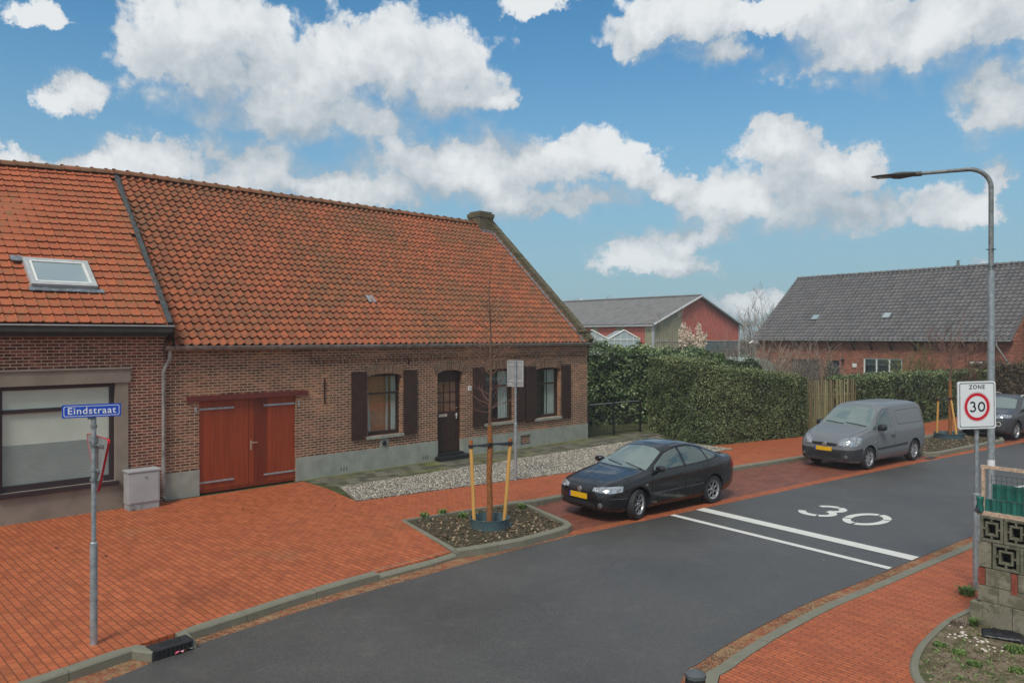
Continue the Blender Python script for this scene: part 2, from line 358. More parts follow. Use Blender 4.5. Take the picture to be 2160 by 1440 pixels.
def glass_mat(name, tint=(.9,.95,.95), dark=.0):
    m, nt, b = material(name); nt.n.remove(b)
    g = nt.new('ShaderNodeBsdfGlossy', None, Color=(.95,.97,1), Roughness=.02)
    t_ = nt.new('ShaderNodeBsdfTransparent', None, Color=tint)
    fr = nt.new('ShaderNodeLayerWeight', None, Blend=.5).outputs['Facing']
    mx = nt.new('ShaderNodeMixShader'); nt.l.new(nt.math('MULTIPLY_ADD', nt.math('POWER', fr, 4.0), .7, .07, clamp=True), mx.inputs[0])
    nt.l.new(t_.outputs[0], mx.inputs[1]); nt.l.new(g.outputs[0], mx.inputs[2])
    nt.l.new(mx.outputs[0], nt.n['Material Output'].inputs[0]); return m
M['glass'] = glass_mat('window_glass')
# ============================================================= GROUND
u = Vector((.776,.631)).normalized(); nn = Vector((-u.y,u.x))       # street direction, and the way to the houses
def off(pts, d):       # offset an open polyline sideways (positive = to its left)
    out = []
    for i,p in enumerate(pts):
        a = Vector(pts[max(i-1,0)]); b = Vector(pts[min(i+1,len(pts)-1)]); t = (b-a).normalized()
        out.append((p[0]-t.y*d, p[1]+t.x*d))
    return out
def smooth_line(pts, n=4):
    P = [Vector(p) for p in pts]; out = []
    for i in range(len(P)-1):
        p0=P[max(i-1,0)];p1=P[i];p2=P[i+1];p3=P[min(i+2,len(P)-1)]
        for k in range(n):
            t=k/n; out.append(tuple(.5*((2*p1)+(p2-p0)*t+(2*p0-5*p1+4*p2-p3)*t*t+(3*p1-p0-3*p2+p3)*t**3)))
    out.append(tuple(P[-1])); return out
LE = smooth_line([(-16,-6),(-10,1),(-7,4.8),(-5.4,7.0),(-4.51,8.37),(-4.0,9.25),(-3.37,10.05),(-2.59,10.94),(-1.24,12.3),(-.41,13.15),(.45,13.95),(1.7,14.98),(3.35,16.22),(5.9,18.17),(9.29,20.77),(12.7,23.3),(17.0,26.4),(22,30.3),(43,47.4),(123,112)])
RE = smooth_line([(-1,-8),(.3,0),(1.2,6),(1.85,8.37),(2.2,8.9),(2.94,9.7),(4.19,10.86),(5.3,11.74),(6.29,12.54),(7.3,13.35),(8.73,14.5),(12.3,17.3),(21.4,24.3),(46,43.8),(126,108)])
KL = smooth_line([(-13,-1.5),(-8.6,3.5),(-6.3,6.6),(-5.2,8.02),(-4.7,8.72),(-4.3,9.25),(-3.97,9.65),(-3.46,10.3),(-2.95,10.95),(-2.08,11.9),(-1.35,12.62)])
BED = [(-2.25,15.4),(-.1,16.92),(.25,16.95),(.72,16.0),(1.12,15.2),(1.17,14.95),(1.08,14.72),(.85,14.45),(.2,13.82),(-.5,13.35),(-.95,13.1)]
KB = [(-.1,16.92),(.55,17.2),(1.46,18.0),(3.6,19.6),(6.32,21.62),(9.1,23.59),(12.6,26.2),(14.2,27.45),(17.8,30.1),(22,33.3),(43,50),(123,115)]
mb = MB(); mb.sheet([(-900,-300),(900,-300),(900,1500),(-900,1500)], -.125); struct(mb,'ground',M['grass'])
# gutter strip below the asphalt
mb = MB(); mb.sheet(off(LE,.32)+RE[::-1] if False else off(LE,.42)+off(RE,-.42)[::-1], -.108); struct(mb,'road_edge_paving',M['debris'])
mb = MB(); mb.sheet(LE+RE[::-1], -.1); struct(mb,'road',M['asphalt'])
# parking bay
bay = [(.3,16.9),(.8,16.0),(1.1,15.2),(1.15,14.7)]+[(p[0]+.03,p[1]+.0) for p in off(LE,.27) if 14.9 < p[1] < 60]+[(37,46)]+[k for k in KB[::-1] if k[1]<46 and k[0]>.6]
mb = MB(); mb.sheet(bay, -.104); struct(mb,'parking_bay',M['pavers_bay'])
mb = MB(); a=[p for p in off(LE,.28) if 14.6 < p[1] < 60]; b_=[p for p in off(LE,.01) if 14.6 < p[1] < 60]
mb.sheet(a+b_[::-1], -.1035); struct(mb,'bay_edge_paving',M['pavers'])
# the seam of light pavers between bay halves: flat concrete strip where bay meets the van place
# plaza in front of the left house (rows square to the houses)
plaza = off(KL,.10)+[(-1.36,12.76),(-1.05,13.13),(-2.25,15.4),(-3.5,17.14),(-4.48,18.55),(-5.35,19.5),(-7.3,17.6),(-13,11.97),(-30,-5)]
mb = MB(); mb.prism(plaza, -.12, 0.0); struct(mb,'plaza_paving',M['pavers_plaza'])
walk = [(-3.5,17.14),(-2.25,15.4)]+[(-.1,16.92)]+KB[1:8]+[(18,30.4),(40,48.1),(38,50),(20.4,35.0),(17.6,32.6),(13.2,29.1),(10.9,28.35),(6.8,25.9),(7.3,25.05),(2.25,21.24)]
mb = MB(); mb.prism(walk, -.12, -.001); struct(mb,'pavement_left',M['pavers'])
# land behind (gardens, house plots)
land = [(-30,-5.2),(-13,11.97),(-7.3,17.6),(-5.35,19.5),(-4.48,18.55),(-3.5,17.14),(2.25,21.24),(7.3,25.05),(6.8,25.9),(10.9,28.35),(13.2,29.1),(17.6,32.6),(20.4,35.0),(38,50),(40,48.1),(43,50.1),(123,115.1),(123,400),(-300,400),(-300,-5.2)]
mb = MB(); mb.prism(land, -.12, -.012); struct(mb,'garden_ground',M['grass'])
# mossy path along the house, gravel bed
HF = Frame((-7.29,17.75),(.7110,.7032))
mp = [HF.w(2.6,0),HF.w(14.2,0),HF.w(17.4,-.1),HF.w(17.6,-1.5),HF.w(14.1,-1.5),HF.w(2.85,-1.45)]
mb = MB(); mb.prism(mp, -.01, 0.006); struct(mb,'mossy_path',M['mosspath'])
mb = MB()
for i in range(60):
    s0 = 2.6+i*.195; mb.box(s0,s0+.205,-.10-.10*rnd.random(),0,.004,.011+.006*rnd.random())
o = struct(mb,'moss_line',M['moss']); o.location=(*HF.P,0); o.rotation_euler=(0,0,HF.a)
gr = [HF.w(2.85,-1.47),HF.w(14.1,-1.5),HF.w(16.2,-1.52),(6.5,26.0),(7.3,25.08),(2.25,21.26),(-3.5,17.17)]
mb = MB(); mb.prism(gr, -.01, 0.014); struct(mb,'gravel_bed',M['gravel'])
# pebbles lying on the gravel (real relief for its surface)
def inside(p, poly):
    c=False; j=len(poly)-1
    for i in range(len(poly)):
        if (poly[i][1]>p[1])!=(poly[j][1]>p[1]) and p[0] < (poly[j][0]-poly[i][0])*(p[1]-poly[i][1])/(poly[j][1]-poly[i][1])+poly[i][0]: c=not c
        j=i
    return c
def scatter_quads(poly, n, smin, smax, z, name, mat, flat=.5, seed=1, kind='stuff', parent=None, thick=0, aspect=.6):
    rr = np.random.RandomState(seed); xs=[p[0] for p in poly]; ys=[p[1] for p in poly]; V=[];Fc=[];Tn=[]
    k=0; tries=0
    while k<n and tries<n*6:
        tries+=1
        x=rr.uniform(min(xs),max(xs)); y=rr.uniform(min(ys),max(ys))
        if not inside((x,y),poly): continue
        s=rr.uniform(smin,smax); a=rr.uniform(0,6.28); tl=rr.uniform(-flat,flat); t2=rr.uniform(-flat,flat)
        ca,sa=math.cos(a),math.sin(a); b=len(V)
        if thick:
            h=s*thick
            for (dx,dy,dz) in ((-1,0,0),(0,-.8,0),(1,0,0),(0,.8,0),(-.5,.1,h/s),(.45,0.05,h/s)):
                V.append((x+(dx*ca-dy*sa)*s,y+(dx*sa+dy*ca)*s,z+dz*s))
            Fc+= [(b,b+1,b+5,b+4),(b+1,b+2,b+5),(b+2,b+3,b+5),(b+3,b,b+4),(b+3,b+4,b+5)]; Tn+=[rr.rand()]*5
        else:
            for (dx,dy) in ((-1,0),(0,-aspect),(1,0),(0,aspect)):
                V.append((x+(dx*ca-dy*sa)*s,y+(dx*sa+dy*ca)*s,z+.3*s+dx*s*tl+dy*s*t2))
            Fc.append((b,b+1,b+2,b+3)); Tn.append(rr.rand())
        k+=1
    m=MB(); m.v=V; m.f=Fc; m.t=Tn; m.m=[0]*len(Fc)
    return m.build(name,mat,parent=parent,tint=True,kind=kind)
M['pebble'] = leaf_mat('pebbles',(.14,.11,.08),(.46,.40,.31),(.76,.70,.58),.8)
o=scatter_quads(gr,15000,.009,.021,.012,'gravel_pebbles',M['pebble'],seed=4,thick=.7); tag(o,'loose pale and brown pebbles covering the bed before the cottage','pebbles',kind='stuff')
# tree beds ----------------------------------------------------
def kerb(name, pts, w, ztop, zbot=-.12, inner=1, seg=1.0, slope=0.0, closed=False, mat=None):
    """kerb stones as separate lengths along a line: outer edge = line, width to the left (inner=1) or right"""
    pts=off(pts,-.012*inner); w+=.012
    P=[Vector((*p,0)) for p in pts]; Q=[Vector((*p,0)) for p in off(pts, w*inner)]
    L=[0]
    for i in range(1,len(P)): L.append(L[-1]+(P[i]-P[i-1]).length)
    m=MB(); 
    def at(A,l):
        for i in range(1,len(L)):
            if l<=L[i] or i==len(L)-1:
                t=(l-L[i-1])/max(L[i]-L[i-1],1e-6); return A[i-1].lerp(A[i],min(max(t,0),1))
    n=max(1,int(round(L[-1]/seg)))
    for k in range(n):
        l0=L[-1]*k/n+.004; l1=L[-1]*(k+1)/n-.004; m.cur=rnd.random(); zt=ztop+rnd.uniform(-.003,.003)
        cuts=[l0]+[x for x in L if l0+.02<x<l1-.02]+[l1]; vs=[]
        for l in cuts:
            p=at(P,l); q=at(Q,l); d=(q-p).normalized(); bv=.02
            vs+= [(p.x,p.y,zbot),(p.x,p.y,zt-bv-slope),(p.x+d.x*bv,p.y+d.y*bv,zt-slope),(q.x,q.y,zt),(q.x,q.y,zbot)]
        fs=[]
        for c in range(len(cuts)-1):
            for j in range(4):
                a=c*5+j; fs.append((a,a+1,a+6,a+5) if inner<0 else (a,a+5,a+6,a+1))
        e=(len(cuts)-1)*5
        fs+= [(0,1,2,3,4) if inner>0 else (4,3,2,1,0), (e+4,e+3,e+2,e+1,e) if inner>0 else (e,e+1,e+2,e+3,e+4)]
        m.add(vs,fs)
    return struct(m,name,mat or M['kerb'])
k0=[p for p in KL if p[1]<8.95]; GUL0=(-4.2,8.93)
GA=Vector(gp(322,1376)); GB=Vector(gp(412,1350))
def near(p): return min(range(len(KL)),key=lambda i:(Vector(KL[i])-p).length)
ia=near(GA); ib=near(GB)
KA=[p for p in KL[:ia+1] if (Vector(p)-GB).length>(GA-GB).length+.1]+[tuple(GA)]; KBb=[tuple(GB)]+[p for p in KL[ib:] if (Vector(p)-GA).length>(GA-GB).length+.02]
kerb('kerb', KA, .14, .012, inner=1)
kerb('kerb', KBb[:-4], .14, .012, inner=1)
kerb('kerb', KL[-5:]+[(-.95,13.1)], .2, .006, inner=1, slope=.05)
kerb('kerb', BED[::-1][:8][::1], .13, .03, inner=1, seg=.75)
kerb('kerb', [BED[4],BED[3],(.45,16.6),(.2,16.97)], .10, .02, inner=1, seg=.8)
kerb('kerb', [(-.95,13.1),(-2.25,15.4)], .07, .006, inner=-1, seg=1.0)
kerb('kerb', [(-2.25,15.4),(-.1,16.92)], .07, .006, inner=-1, seg=1.0)
kerb('kerb', KB[:8]+[(18,30.3),(22,33.4),(43,50.1)], .14, .008, inner=1)
mb=MB(); mb.prism(BED,-.12,-.03); struct(mb,'bed_soil',M['soil'])
BED2=[(15.25,28.1),(17.55,29.8),(17.95,29.75),(18.15,29.0),(18.05,27.6),(17.75,27.35),(13.55,24.1),(13.1,24.0),(12.85,24.3),(12.95,25.3)]
BED2=[(13.0,26.35),(16.9,29.35),(17.5,29.4),(17.95,28.7),(18.0,27.95),(17.6,27.25),(13.6,24.25),(13.2,24.15),(12.8,24.45),(12.55,25.3)]
mb=MB(); mb.prism(BED2,-.12,-.02); struct(mb,'bed_soil',M['soil'])
kerb('kerb', [BED2[i] for i in (0,9,8,7,6,5,4,3,2)], .13, .03, inner=1, seg=.8)
kerb('kerb', [BED2[2],BED2[1],BED2[0]], .08, .008, inner=1, seg=1)
for nm,bd,sd,n in (('bed_litter',BED,3,1100),('bed_litter',BED2,5,1400)):
    o=scatter_quads([((p[0]-sum(q[0] for q in bd)/len(bd))*.9+sum(q[0] for q in bd)/len(bd),(p[1]-sum(q[1] for q in bd)/len(bd))*.9+sum(q[1] for q in bd)/len(bd)) for p in bd],n,.012,.04,-.025,nm,M['litter'],flat=.7,seed=sd)
    tag(o,'brown leaf litter and chippings on the tree bed '+('in front of the cottage' if sd==3 else 'behind the grey van'),'leaf litter',kind='stuff')
# right hand side ----------------------------------------------
BO=[p for p in off(RE,-.42) if p[1]>-8]; BI=off(RE,-.30)
i0=[i for i,p in enumerate(RE) if p[1]>5.5][0]; i1=[i for i,p in enumerate(RE) if p[1]<60][-1]
red=[off(RE,-.02)[i] for i in range(i0,i1)]; red2=[off(RE,-.24)[i] for i in range(i0,i1)]
# smooth offsets so strips stay even
mb=MB(); mb.sheet(red+red2[::-1],-.102); struct(mb,'gutter_paving',M['debris'])
band=[off(RE,-.24)[i] for i in range(i0,i1)]
kerb('kerb_band', band, .15, -.055, zbot=-.12, inner=-1, seg=1.0)
PE=[off(RE,-.40)[i] for i in range(i0,i1)]
GK=smooth_line([(4.2,5.5),(4.25,7.0),(4.37,8.15),(4.5,8.6),(4.78,9.05),(5.14,9.48),(5.73,10.07),(6.35,10.55),(6.75,10.9)])
walkR=PE+[(PE[-1][0]+1.6,PE[-1][1]-2.0),(22.5,20.8),(9.8,10.9),(8.3,9.7),(7.4,10.4)]+GK[::-1]
mb=MB(); mb.prism(walkR,-.12,-.058); o=struct(mb,'pavement_right',M['pavers'])
mb=MB(); mb.sheet([(1.3,5.5),(1.3,7.4),(1.9,8.0),(2.8,8.0),(2.8,5.5)],-.05); struct(mb,'bollard_paving',M['kerb'])
kerb('kerb', GK, .08, -.03, zbot=-.12, inner=-1, seg=.9)
garden=[(p[0]+.0,p[1]) for p in off(GK,-.08)]+[(7.3,10.4),(9.5,8.5),(9.5,5.5)]
mb=MB(); mb.prism(garden,-.12,-.045); struct(mb,'garden_soil',M['dirt'])
far_r=[(7.5,10.35),(8.4,9.6),(22.6,20.7),(48,41),(128,106),(300,60),(300,-60),(9.4,-60),(9.4,8.5)]
mb=MB(); mb.prism(far_r,-.12,-.06); struct(mb,'garden_ground_right',M['grass'])
# markings -------------------------------------------------------
def marking(name,poly,label=None):
    m=MB(); m.sheet(poly,-.0955); return struct(m,name,M['line'])
w=Vector((.636,-.771)); 
def stripe(a,b,wd):
    a=Vector(a);b=Vector(b);t=u*wd; return [tuple(a),tuple(b),tuple(b+t),tuple(a+t)]
marking('road_marking',stripe((4.04,16.74),(6.80,12.96),.30))
marking('road_marking',stripe((3.36,16.22),(6.15,12.46),.15))
# the painted 30
def ring_pts(cx,cy,rx,ry,a0,a1,n=20): return [(cx+rx*math.cos(R(a0+(a1-a0)*i/n)),cy+ry*math.sin(R(a0+(a1-a0)*i/n))) for i in range(n+1)]
def ribbon(mb,pts,wd,O,ex,ey,z,wx=None):
    P=[Vector(p) for p in pts]; vs=[]
    for i,p in enumerate(P):
        t=(P[min(i+1,len(P)-1)]-P[max(i-1,0)]).normalized(); nrm=Vector((-t.y,t.x)); a=(wx if wx else wd)/2
        dx=nrm.x*a; dy=nrm.y*wd/2
        for s_ in (-1,1):
            q=(p.x+s_*dx,p.y+s_*dy); vs.append((O[0]+ex[0]*q[0]+ey[0]*q[1],O[1]+ex[1]*q[0]+ey[1]*q[1],z))
    mb.add(vs,[(2*i,2*i+2,2*i+3,2*i+1) for i in range(len(P)-1)])
mb=MB(); ex=tuple(w); ey=tuple(u)
O0=(7.40,15.88)   # centre of the zero
for a0,a1 in ((-86,20),(26,86),(94,200),(206,266)): ribbon(mb,ring_pts(0,0,.33,.56,a0,a1),.19,O0,ex,ey,-.0955,wx=.15)
O3=(6.84,16.60)
ribbon(mb,ring_pts(-.05,.27,.27,.27,165,80,8),.18,O3,ex,ey,-.0955,wx=.15)
ribbon(mb,ring_pts(-.05,.27,.27,.27,72,-70,12),.18,O3,ex,ey,-.0955,wx=.15)
ribbon(mb,ring_pts(-.05,-.26,.32,.29,72,-60,12),.18,O3,ex,ey,-.0945,wx=.15)
ribbon(mb,ring_pts(-.05,-.26,.32,.29,-68,-170,8),.18,O3,ex,ey,-.0945,wx=.15)
struct(mb,'road_marking',M['line'])
# ============================================================= HOUSES
def tiles(mb, xl, xr, ye, ze, run, pitch, w, e, prof, lift=.03, skip=None, jit=.004):
    cp,sp=math.cos(pitch),math.sin(pitch)
    def P(x,t,h): return (x, ye+t*cp-h*sp, ze+t*sp+h*cp)
    nrow=int(run/e)
    for r in range(nrow):
        t0=r*e; t1=min(t0+e*1.12, run)
        a=xl(t0/run); b=xr(t0/run) if callable(xr) else xr
        n=int((b-a)/w)+1; base=math.floor(a/w)*w
        for c in range(-1,n+2):
            x0=base+c*w
            if x0+w*.35<a or x0+w*.6>b: continue
            if skip and skip(x0+w/2,t0+e/2): continue
            j=rnd.uniform(-jit,jit); jl=rnd.uniform(-jit,jit); t=rnd.random()
            vs=[]
            for (uu,h) in prof: vs.append(P(min(x0+uu*w,b),t0+j,h+lift+jl-.02))
            for (uu,h) in prof: vs.append(P(min(x0+uu*w,b),t0+j,h+lift+jl))
            for (uu,h) in prof: vs.append(P(min(x0+uu*w,b),t1,h))
            k=len(prof); fs=[(i,i+1,k+i+1,k+i) for i in range(k-1)]+[(k+i,k+i+1,2*k+i+1,2*k+i) for i in range(k-1)]
            mb.add(vs,fs,t)
PAN=[(0,.018),(.1,-.006),(.25,-.019),(.42,-.022),(.56,-.009),(.7,.024),(.8,.046),(.9,.048),(1.0,.022)]
FLAT=[(0,.0),(.02,-.004),(.74,-.004),(.78,.014),(.86,.02),(.94,.014),(1.0,.0)]
def ridge_caps(mb, xa, xb, y, z, L=.36, r=.14):
    z-=.035
    n=int((xb-xa)/L)
    for i in range(n+1):
        x0=xa+i*L; x1=min(x0+L+.03,xb)
        if x1-x0<.1: continue
        dz=rnd.uniform(-.008,.008); vs=[];fs=[]
        secs=[(x0,r*1.16),(x0+.05,r*1.16),(x0+.05,r),(x1,r*.94)]
        for xx,rr in secs:
            for k in range(9):
                w_=math.pi*k/8; vs.append((xx,y-rr*1.1*math.cos(w_),z+dz+rr*math.sin(w_)-.03))
        for a in range(3):
            for k in range(8): q=a*9+k; fs.append((q,q+1,q+10,q+9))
        mb.add(vs,fs,rnd.random())
E0=(*HF.P,0)
# ---------------- main cottage
house=thing('cottage','long low brown brick cottage with orange pantile roof, brown shutters and corner chimney','house',(*HF.P,0),HF.a)
S1=14.1; ZE=3.48; RZ_=8.22; RD=5.11
ops=[(0,2.475,-.1,2.2),(4.66,5.80,.95,2.66),(7.12,8.12,.08,2.68),(9.06,10.36,.95,2.66),(11.36,12.61,.93,2.64)]
mb=MB(); wall(mb,-.82,S1,0,3.42,0,.32,ops)
mb.box(-.6,S1,9.9,10.22,0,3.42); mb.box(S1-.32,S1-.001,.32,9.9,0,3.42)
mb.add([(S1,0,3.42),(S1,10.22,3.42),(S1,5.11,8.15),(S1-.3,0,3.42),(S1-.3,10.22,3.42),(S1-.3,5.11,8.15)],[(0,1,2),(3,5,4),(0,2,5,3),(1,4,5,2)])
mb.build('wall',M['brick'],house)
# corbelled courses under the eaves
mb=MB(); mb.box(2.9,S1,-.035,-.001,3.10,3.165); mb.box(2.9,S1,-.055,-.001,3.168,3.42)
for i in range(90):
    x=2.9+i*.124
    if x<S1-.1: mb.box(x,x+.062,-.055,-.001,3.045,3.098)
mb.build('eaves_corbel',M['brick'],house)
def pl_top(x): return .60 if x<9 else .55
pass
for (a,b_,zt,op_) in ((-.82,0,.6,[]),(2.475,7.12,.6,[]),(8.12,S1+.01,.56,[(10.66,11.06,.17,.41)])):
    mb=MB(); wall(mb,a,b_,0,zt,-.025,-.001,op_)
    if a>8: mb.box(8.117,8.1195,0,.28,0,.56)
    mb.build('plinth',M['plinth'],house)
# roof
pitch=math.atan2(RZ_-ZE,RD+.12); run=math.hypot(RZ_-ZE,RD+.12)
xl=lambda q:-.80+.52*q
mb=MB()
tiles(mb, xl, S1-.27, -.12, ZE, run, pitch, .21, run/27, PAN, lift=.050, jit=.007)
mb.t=[min(1,max(0,t)) for t in mb.t]
mb.add([(-.9,-.12,ZE-.03),(S1-.02,-.12,ZE-.03),(S1-.02,RD,RZ_-.03),(-.35,RD,RZ_-.03)],[(0,1,2,3)],.5)
mb.add([(-.35,RD,RZ_-.03),(S1-.02,RD,RZ_-.03),(S1-.02,10.35,ZE-.03),(-.9,10.35,ZE-.03)],[(0,1,2,3)],.5)
roof=mb.build('roof',M['rooftile'],house,tint=True,smooth='auto')
mb=MB(); ridge_caps(mb,-.3,13.35,RD,RZ_+.06); mb.build('ridge_tiles',M['ridge'],house,tint=True,smooth='auto')
# small glass roof tile
cp,sp=math.cos(pitch),math.sin(pitch)
def onroof(px,py):
    # meet the view of that spot with the roof plane
    lo,hi=-.12,RD
    for _ in range(40):
        m_=(lo+hi)/2; s_,z_=HF.at(px,py,m_); zp=ZE+(m_+.12)*math.tan(pitch)
        if z_>zp: lo=m_
        else: hi=m_
    return s_,(lo+.12)/cp
s_,t_=onroof(781,633)
Mr=T(s_,-.12+t_*cp,ZE+t_*sp)@RX(pitch)@T(0,0,.05)
mb=MB(); mb.obox(Mr,.24,.3,.03); rt=mb.build('roof_pane',M['signback'],house); rt['label']='small pale tile-sized pane in the orange roof'
# verge parapet with brick coping, lead strip
mb=MB()
n=64; L_=run+.1
for i in range(n):
    t0=L_*i/n; c=Matrix.Translation((S1-.11, -.12+t0*cp, ZE+t0*sp))@RX(pitch)@T(0,.0,.14)
    mb.obox(c,.25,L_/n-.012,.22+rnd.uniform(-.012,.012),rnd.random())
mb.build('gable_coping',M['brick_old'],house)
mb=MB(); 
for i in range(30):
    t0=(run-.15)*i/30; c=Matrix.Translation((S1-.285+rnd.uniform(-.012,.012), -.08+t0*cp, ZE+.03+t0*sp))@RX(pitch)@T(0,.12,.055)@RY(-.25)
    mb.obox(c,.13,run/30+.02,.014)
mb.build('lead_flashing',M['lead'],house)
mb=MB(); mb.box(S1-.3,S1+.06,-.09,.34,3.42,3.86); mb.box(S1-.34,S1+.10,-.13,.40,3.862,3.93); mb.box(S1-.10,S1+.04,-.06,0,3.2,3.42); mb.build('kneeler',M['brick_old'],house)
# chimney
mb=MB(); mb.box(13.18,13.92,4.78,5.5,7.6,8.5); mb.box(13.15,13.95,4.75,5.53,8.502,8.66); mb.box(13.22,13.88,4.82,5.46,8.662,8.74); ch=mb.build('chimney',M['brick_old'],house)
mb=MB(); mb.box(13.16,13.98,4.68,4.77,7.78,7.98); mb.build('lead_apron',M['lead'],ch)
# gutter: half-round zinc with seams
mb=MB()
N=9
def gut(mb,x0,x1,yc,zc,r):
    vs=[];fs=[]
    for x in (x0,x1):
        for k in range(N):
            a=math.pi+math.pi*k/(N-1); vs.append((x,yc+r*math.cos(a),zc+r*math.sin(a)))
        for k in range(N):
            a=2*math.pi-math.pi*k/(N-1); vs.append((x,yc+(r-.006)*math.cos(a),zc+(r-.006)*math.sin(a)))
    n2=2*N
    for k in range(n2): fs.append((k,(k+1)%n2,n2+(k+1)%n2,n2+k))
    mb.add(vs,fs)
gut(mb,-.84,S1+.12,-.15,3.47,.085); mb.tube([(-.84,-.238,3.475),(S1+.12,-.238,3.475)],.011,6)
for i in range(15):
    x=-.1+i; mb.tube([(x,-.238,3.47),(x,-.20,3.40),(x,-.13,3.375),(x,-.05,3.40)],.010,4)
mb.add([(S1+.12,-.15-.085,3.47),(S1+.12,-.15,3.385),(S1+.12,-.065,3.47)],[(0,1,2)])
mb.build('gutter',M['zinc'],house,smooth='auto')
mb=MB(); mb.box(-.82,S1,-.06,-.058+.05,3.425,3.47); mb.build('eaves_board',M['brown'],house)
mb=MB(); mb.tube([(-.72,-.15,3.40),(-.72,-.15,3.22),(-.80,-.10,3.02),(-.84,-.085,2.9),(-.84,-.085,.12),(-.80,-.14,.06)],.042,10)
for z in (2.6,1.1): mb.lathe([(.047,-.02),(.052,-.02),(.052,.02),(.047,.02)],12,T(-.84,-.085,z))
mb.tube([(-.84,-.085,.95),(-.84,-.085,.12)],.05,10); mb.build('downpipe',M['zinc'],house,smooth='auto')
# garage doors
mb=MB(); mb.box(-.29,2.80,-.05,.10,2.2,2.32); mb.build('door_lintel',M['lintel'],house)
for side in (0,1):
    x0,x1=(0.004,1.234) if side==0 else (1.241,2.471)
    mb=MB(); npl=10; pw=(x1-x0)/npl
    for i in range(npl):
        t=rnd.random()*.35; t=.9 if (side==1 and i in (1,2,3)) else t
        mb.box(x0+i*pw+.002,x0+(i+1)*pw-.002,.06,.10,.03,2.195,t)
    mb.box(x0,x1,.065,.098,.03,2.19,.6); mb.box(x0,x1,.045,.06,.03,.12,.8)
    gd=mb.build('garage_door',M['wood'],house,tint=True)
    gd['label']='left leaf of the orange plank garage door' if side==0 else 'right leaf of the orange plank garage door with lever handle'
    for z in (2.0,.28):
        mb=MB(); xa,xb=(-.08,.86) if side==0 else (1.62,2.56)
        mb.box(xa,xb,.036,.0445 if z<.5 else .0595,z-.022,z+.022)
        for q in range(5): mb.lathe([(.012,0),(.009,.006),(0,.007)],8,T(xa+.1+q*.18,.036,z)@RX(R(90)))
        xe=xa if side==0 else xb
        mb.box(xe-.02,xe+.02,-.012,.06,z-.07,z+.07); mb.build('hinge',M['galv'],gd)
    if side==1:
        mb=MB(); mb.box(1.275,1.315,.052,.0595,.93,1.16); mb.tube([(1.295,.052,1.11),(1.295,.0,1.11),(1.44,.0,1.105)],.010,8); mb.build('handle',M['brass'],gd)
# arches of soldier bricks
def arch(x0,x1,zc,rise=.09,th=.27,n=None):
    w_=(x1-x0)/2; cx=(x0+x1)/2; Rr=(w_*w_+rise*rise)/(2*rise); cz=zc-Rr; a_=math.asin(w_/Rr)
    n=n or int((x1-x0)/.068); mb=MB()
    for i in range(n):
        a=-a_+(2*a_)*(i+.5)/n
        c=T(cx,-.004,cz)@RY(a)@T(0,.05,Rr+th/2); wd=(x1-x0)/n-.019
        mb.obox(c,wd,.12,th*rnd.uniform(.96,1.0),rnd.random())
    o=mb.build('brick_arch',M['arch'],house,tint=True)
    mb=MB()
    vs=[];fs=[]
    for i in range(13):
        a=-a_+2*a_*i/12
        for rr in (Rr+.005,Rr+th-.005):
            for yy in (-.003,.1): vs.append((cx+rr*math.sin(a),yy,cz+rr*math.cos(a)))
    for i in range(12):
        b=i*4; fs+= [(b,b+4,b+6,b+2),(b+1,b+3,b+7,b+5),(b,b+1,b+5,b+4),(b+2,b+6,b+7,b+3)]
    mb.add(vs,fs); mb.build('mortar',M['sill_m'],o)
M['sill_m']=plain('old_mortar',(.34,.27,.19),.9,var=.2,nscale=20)
arch(4.60,5.87,2.67); arch(7.05,8.20,2.70,.14); arch(9.0,10.42,2.67); arch(11.30,12.68,2.65)
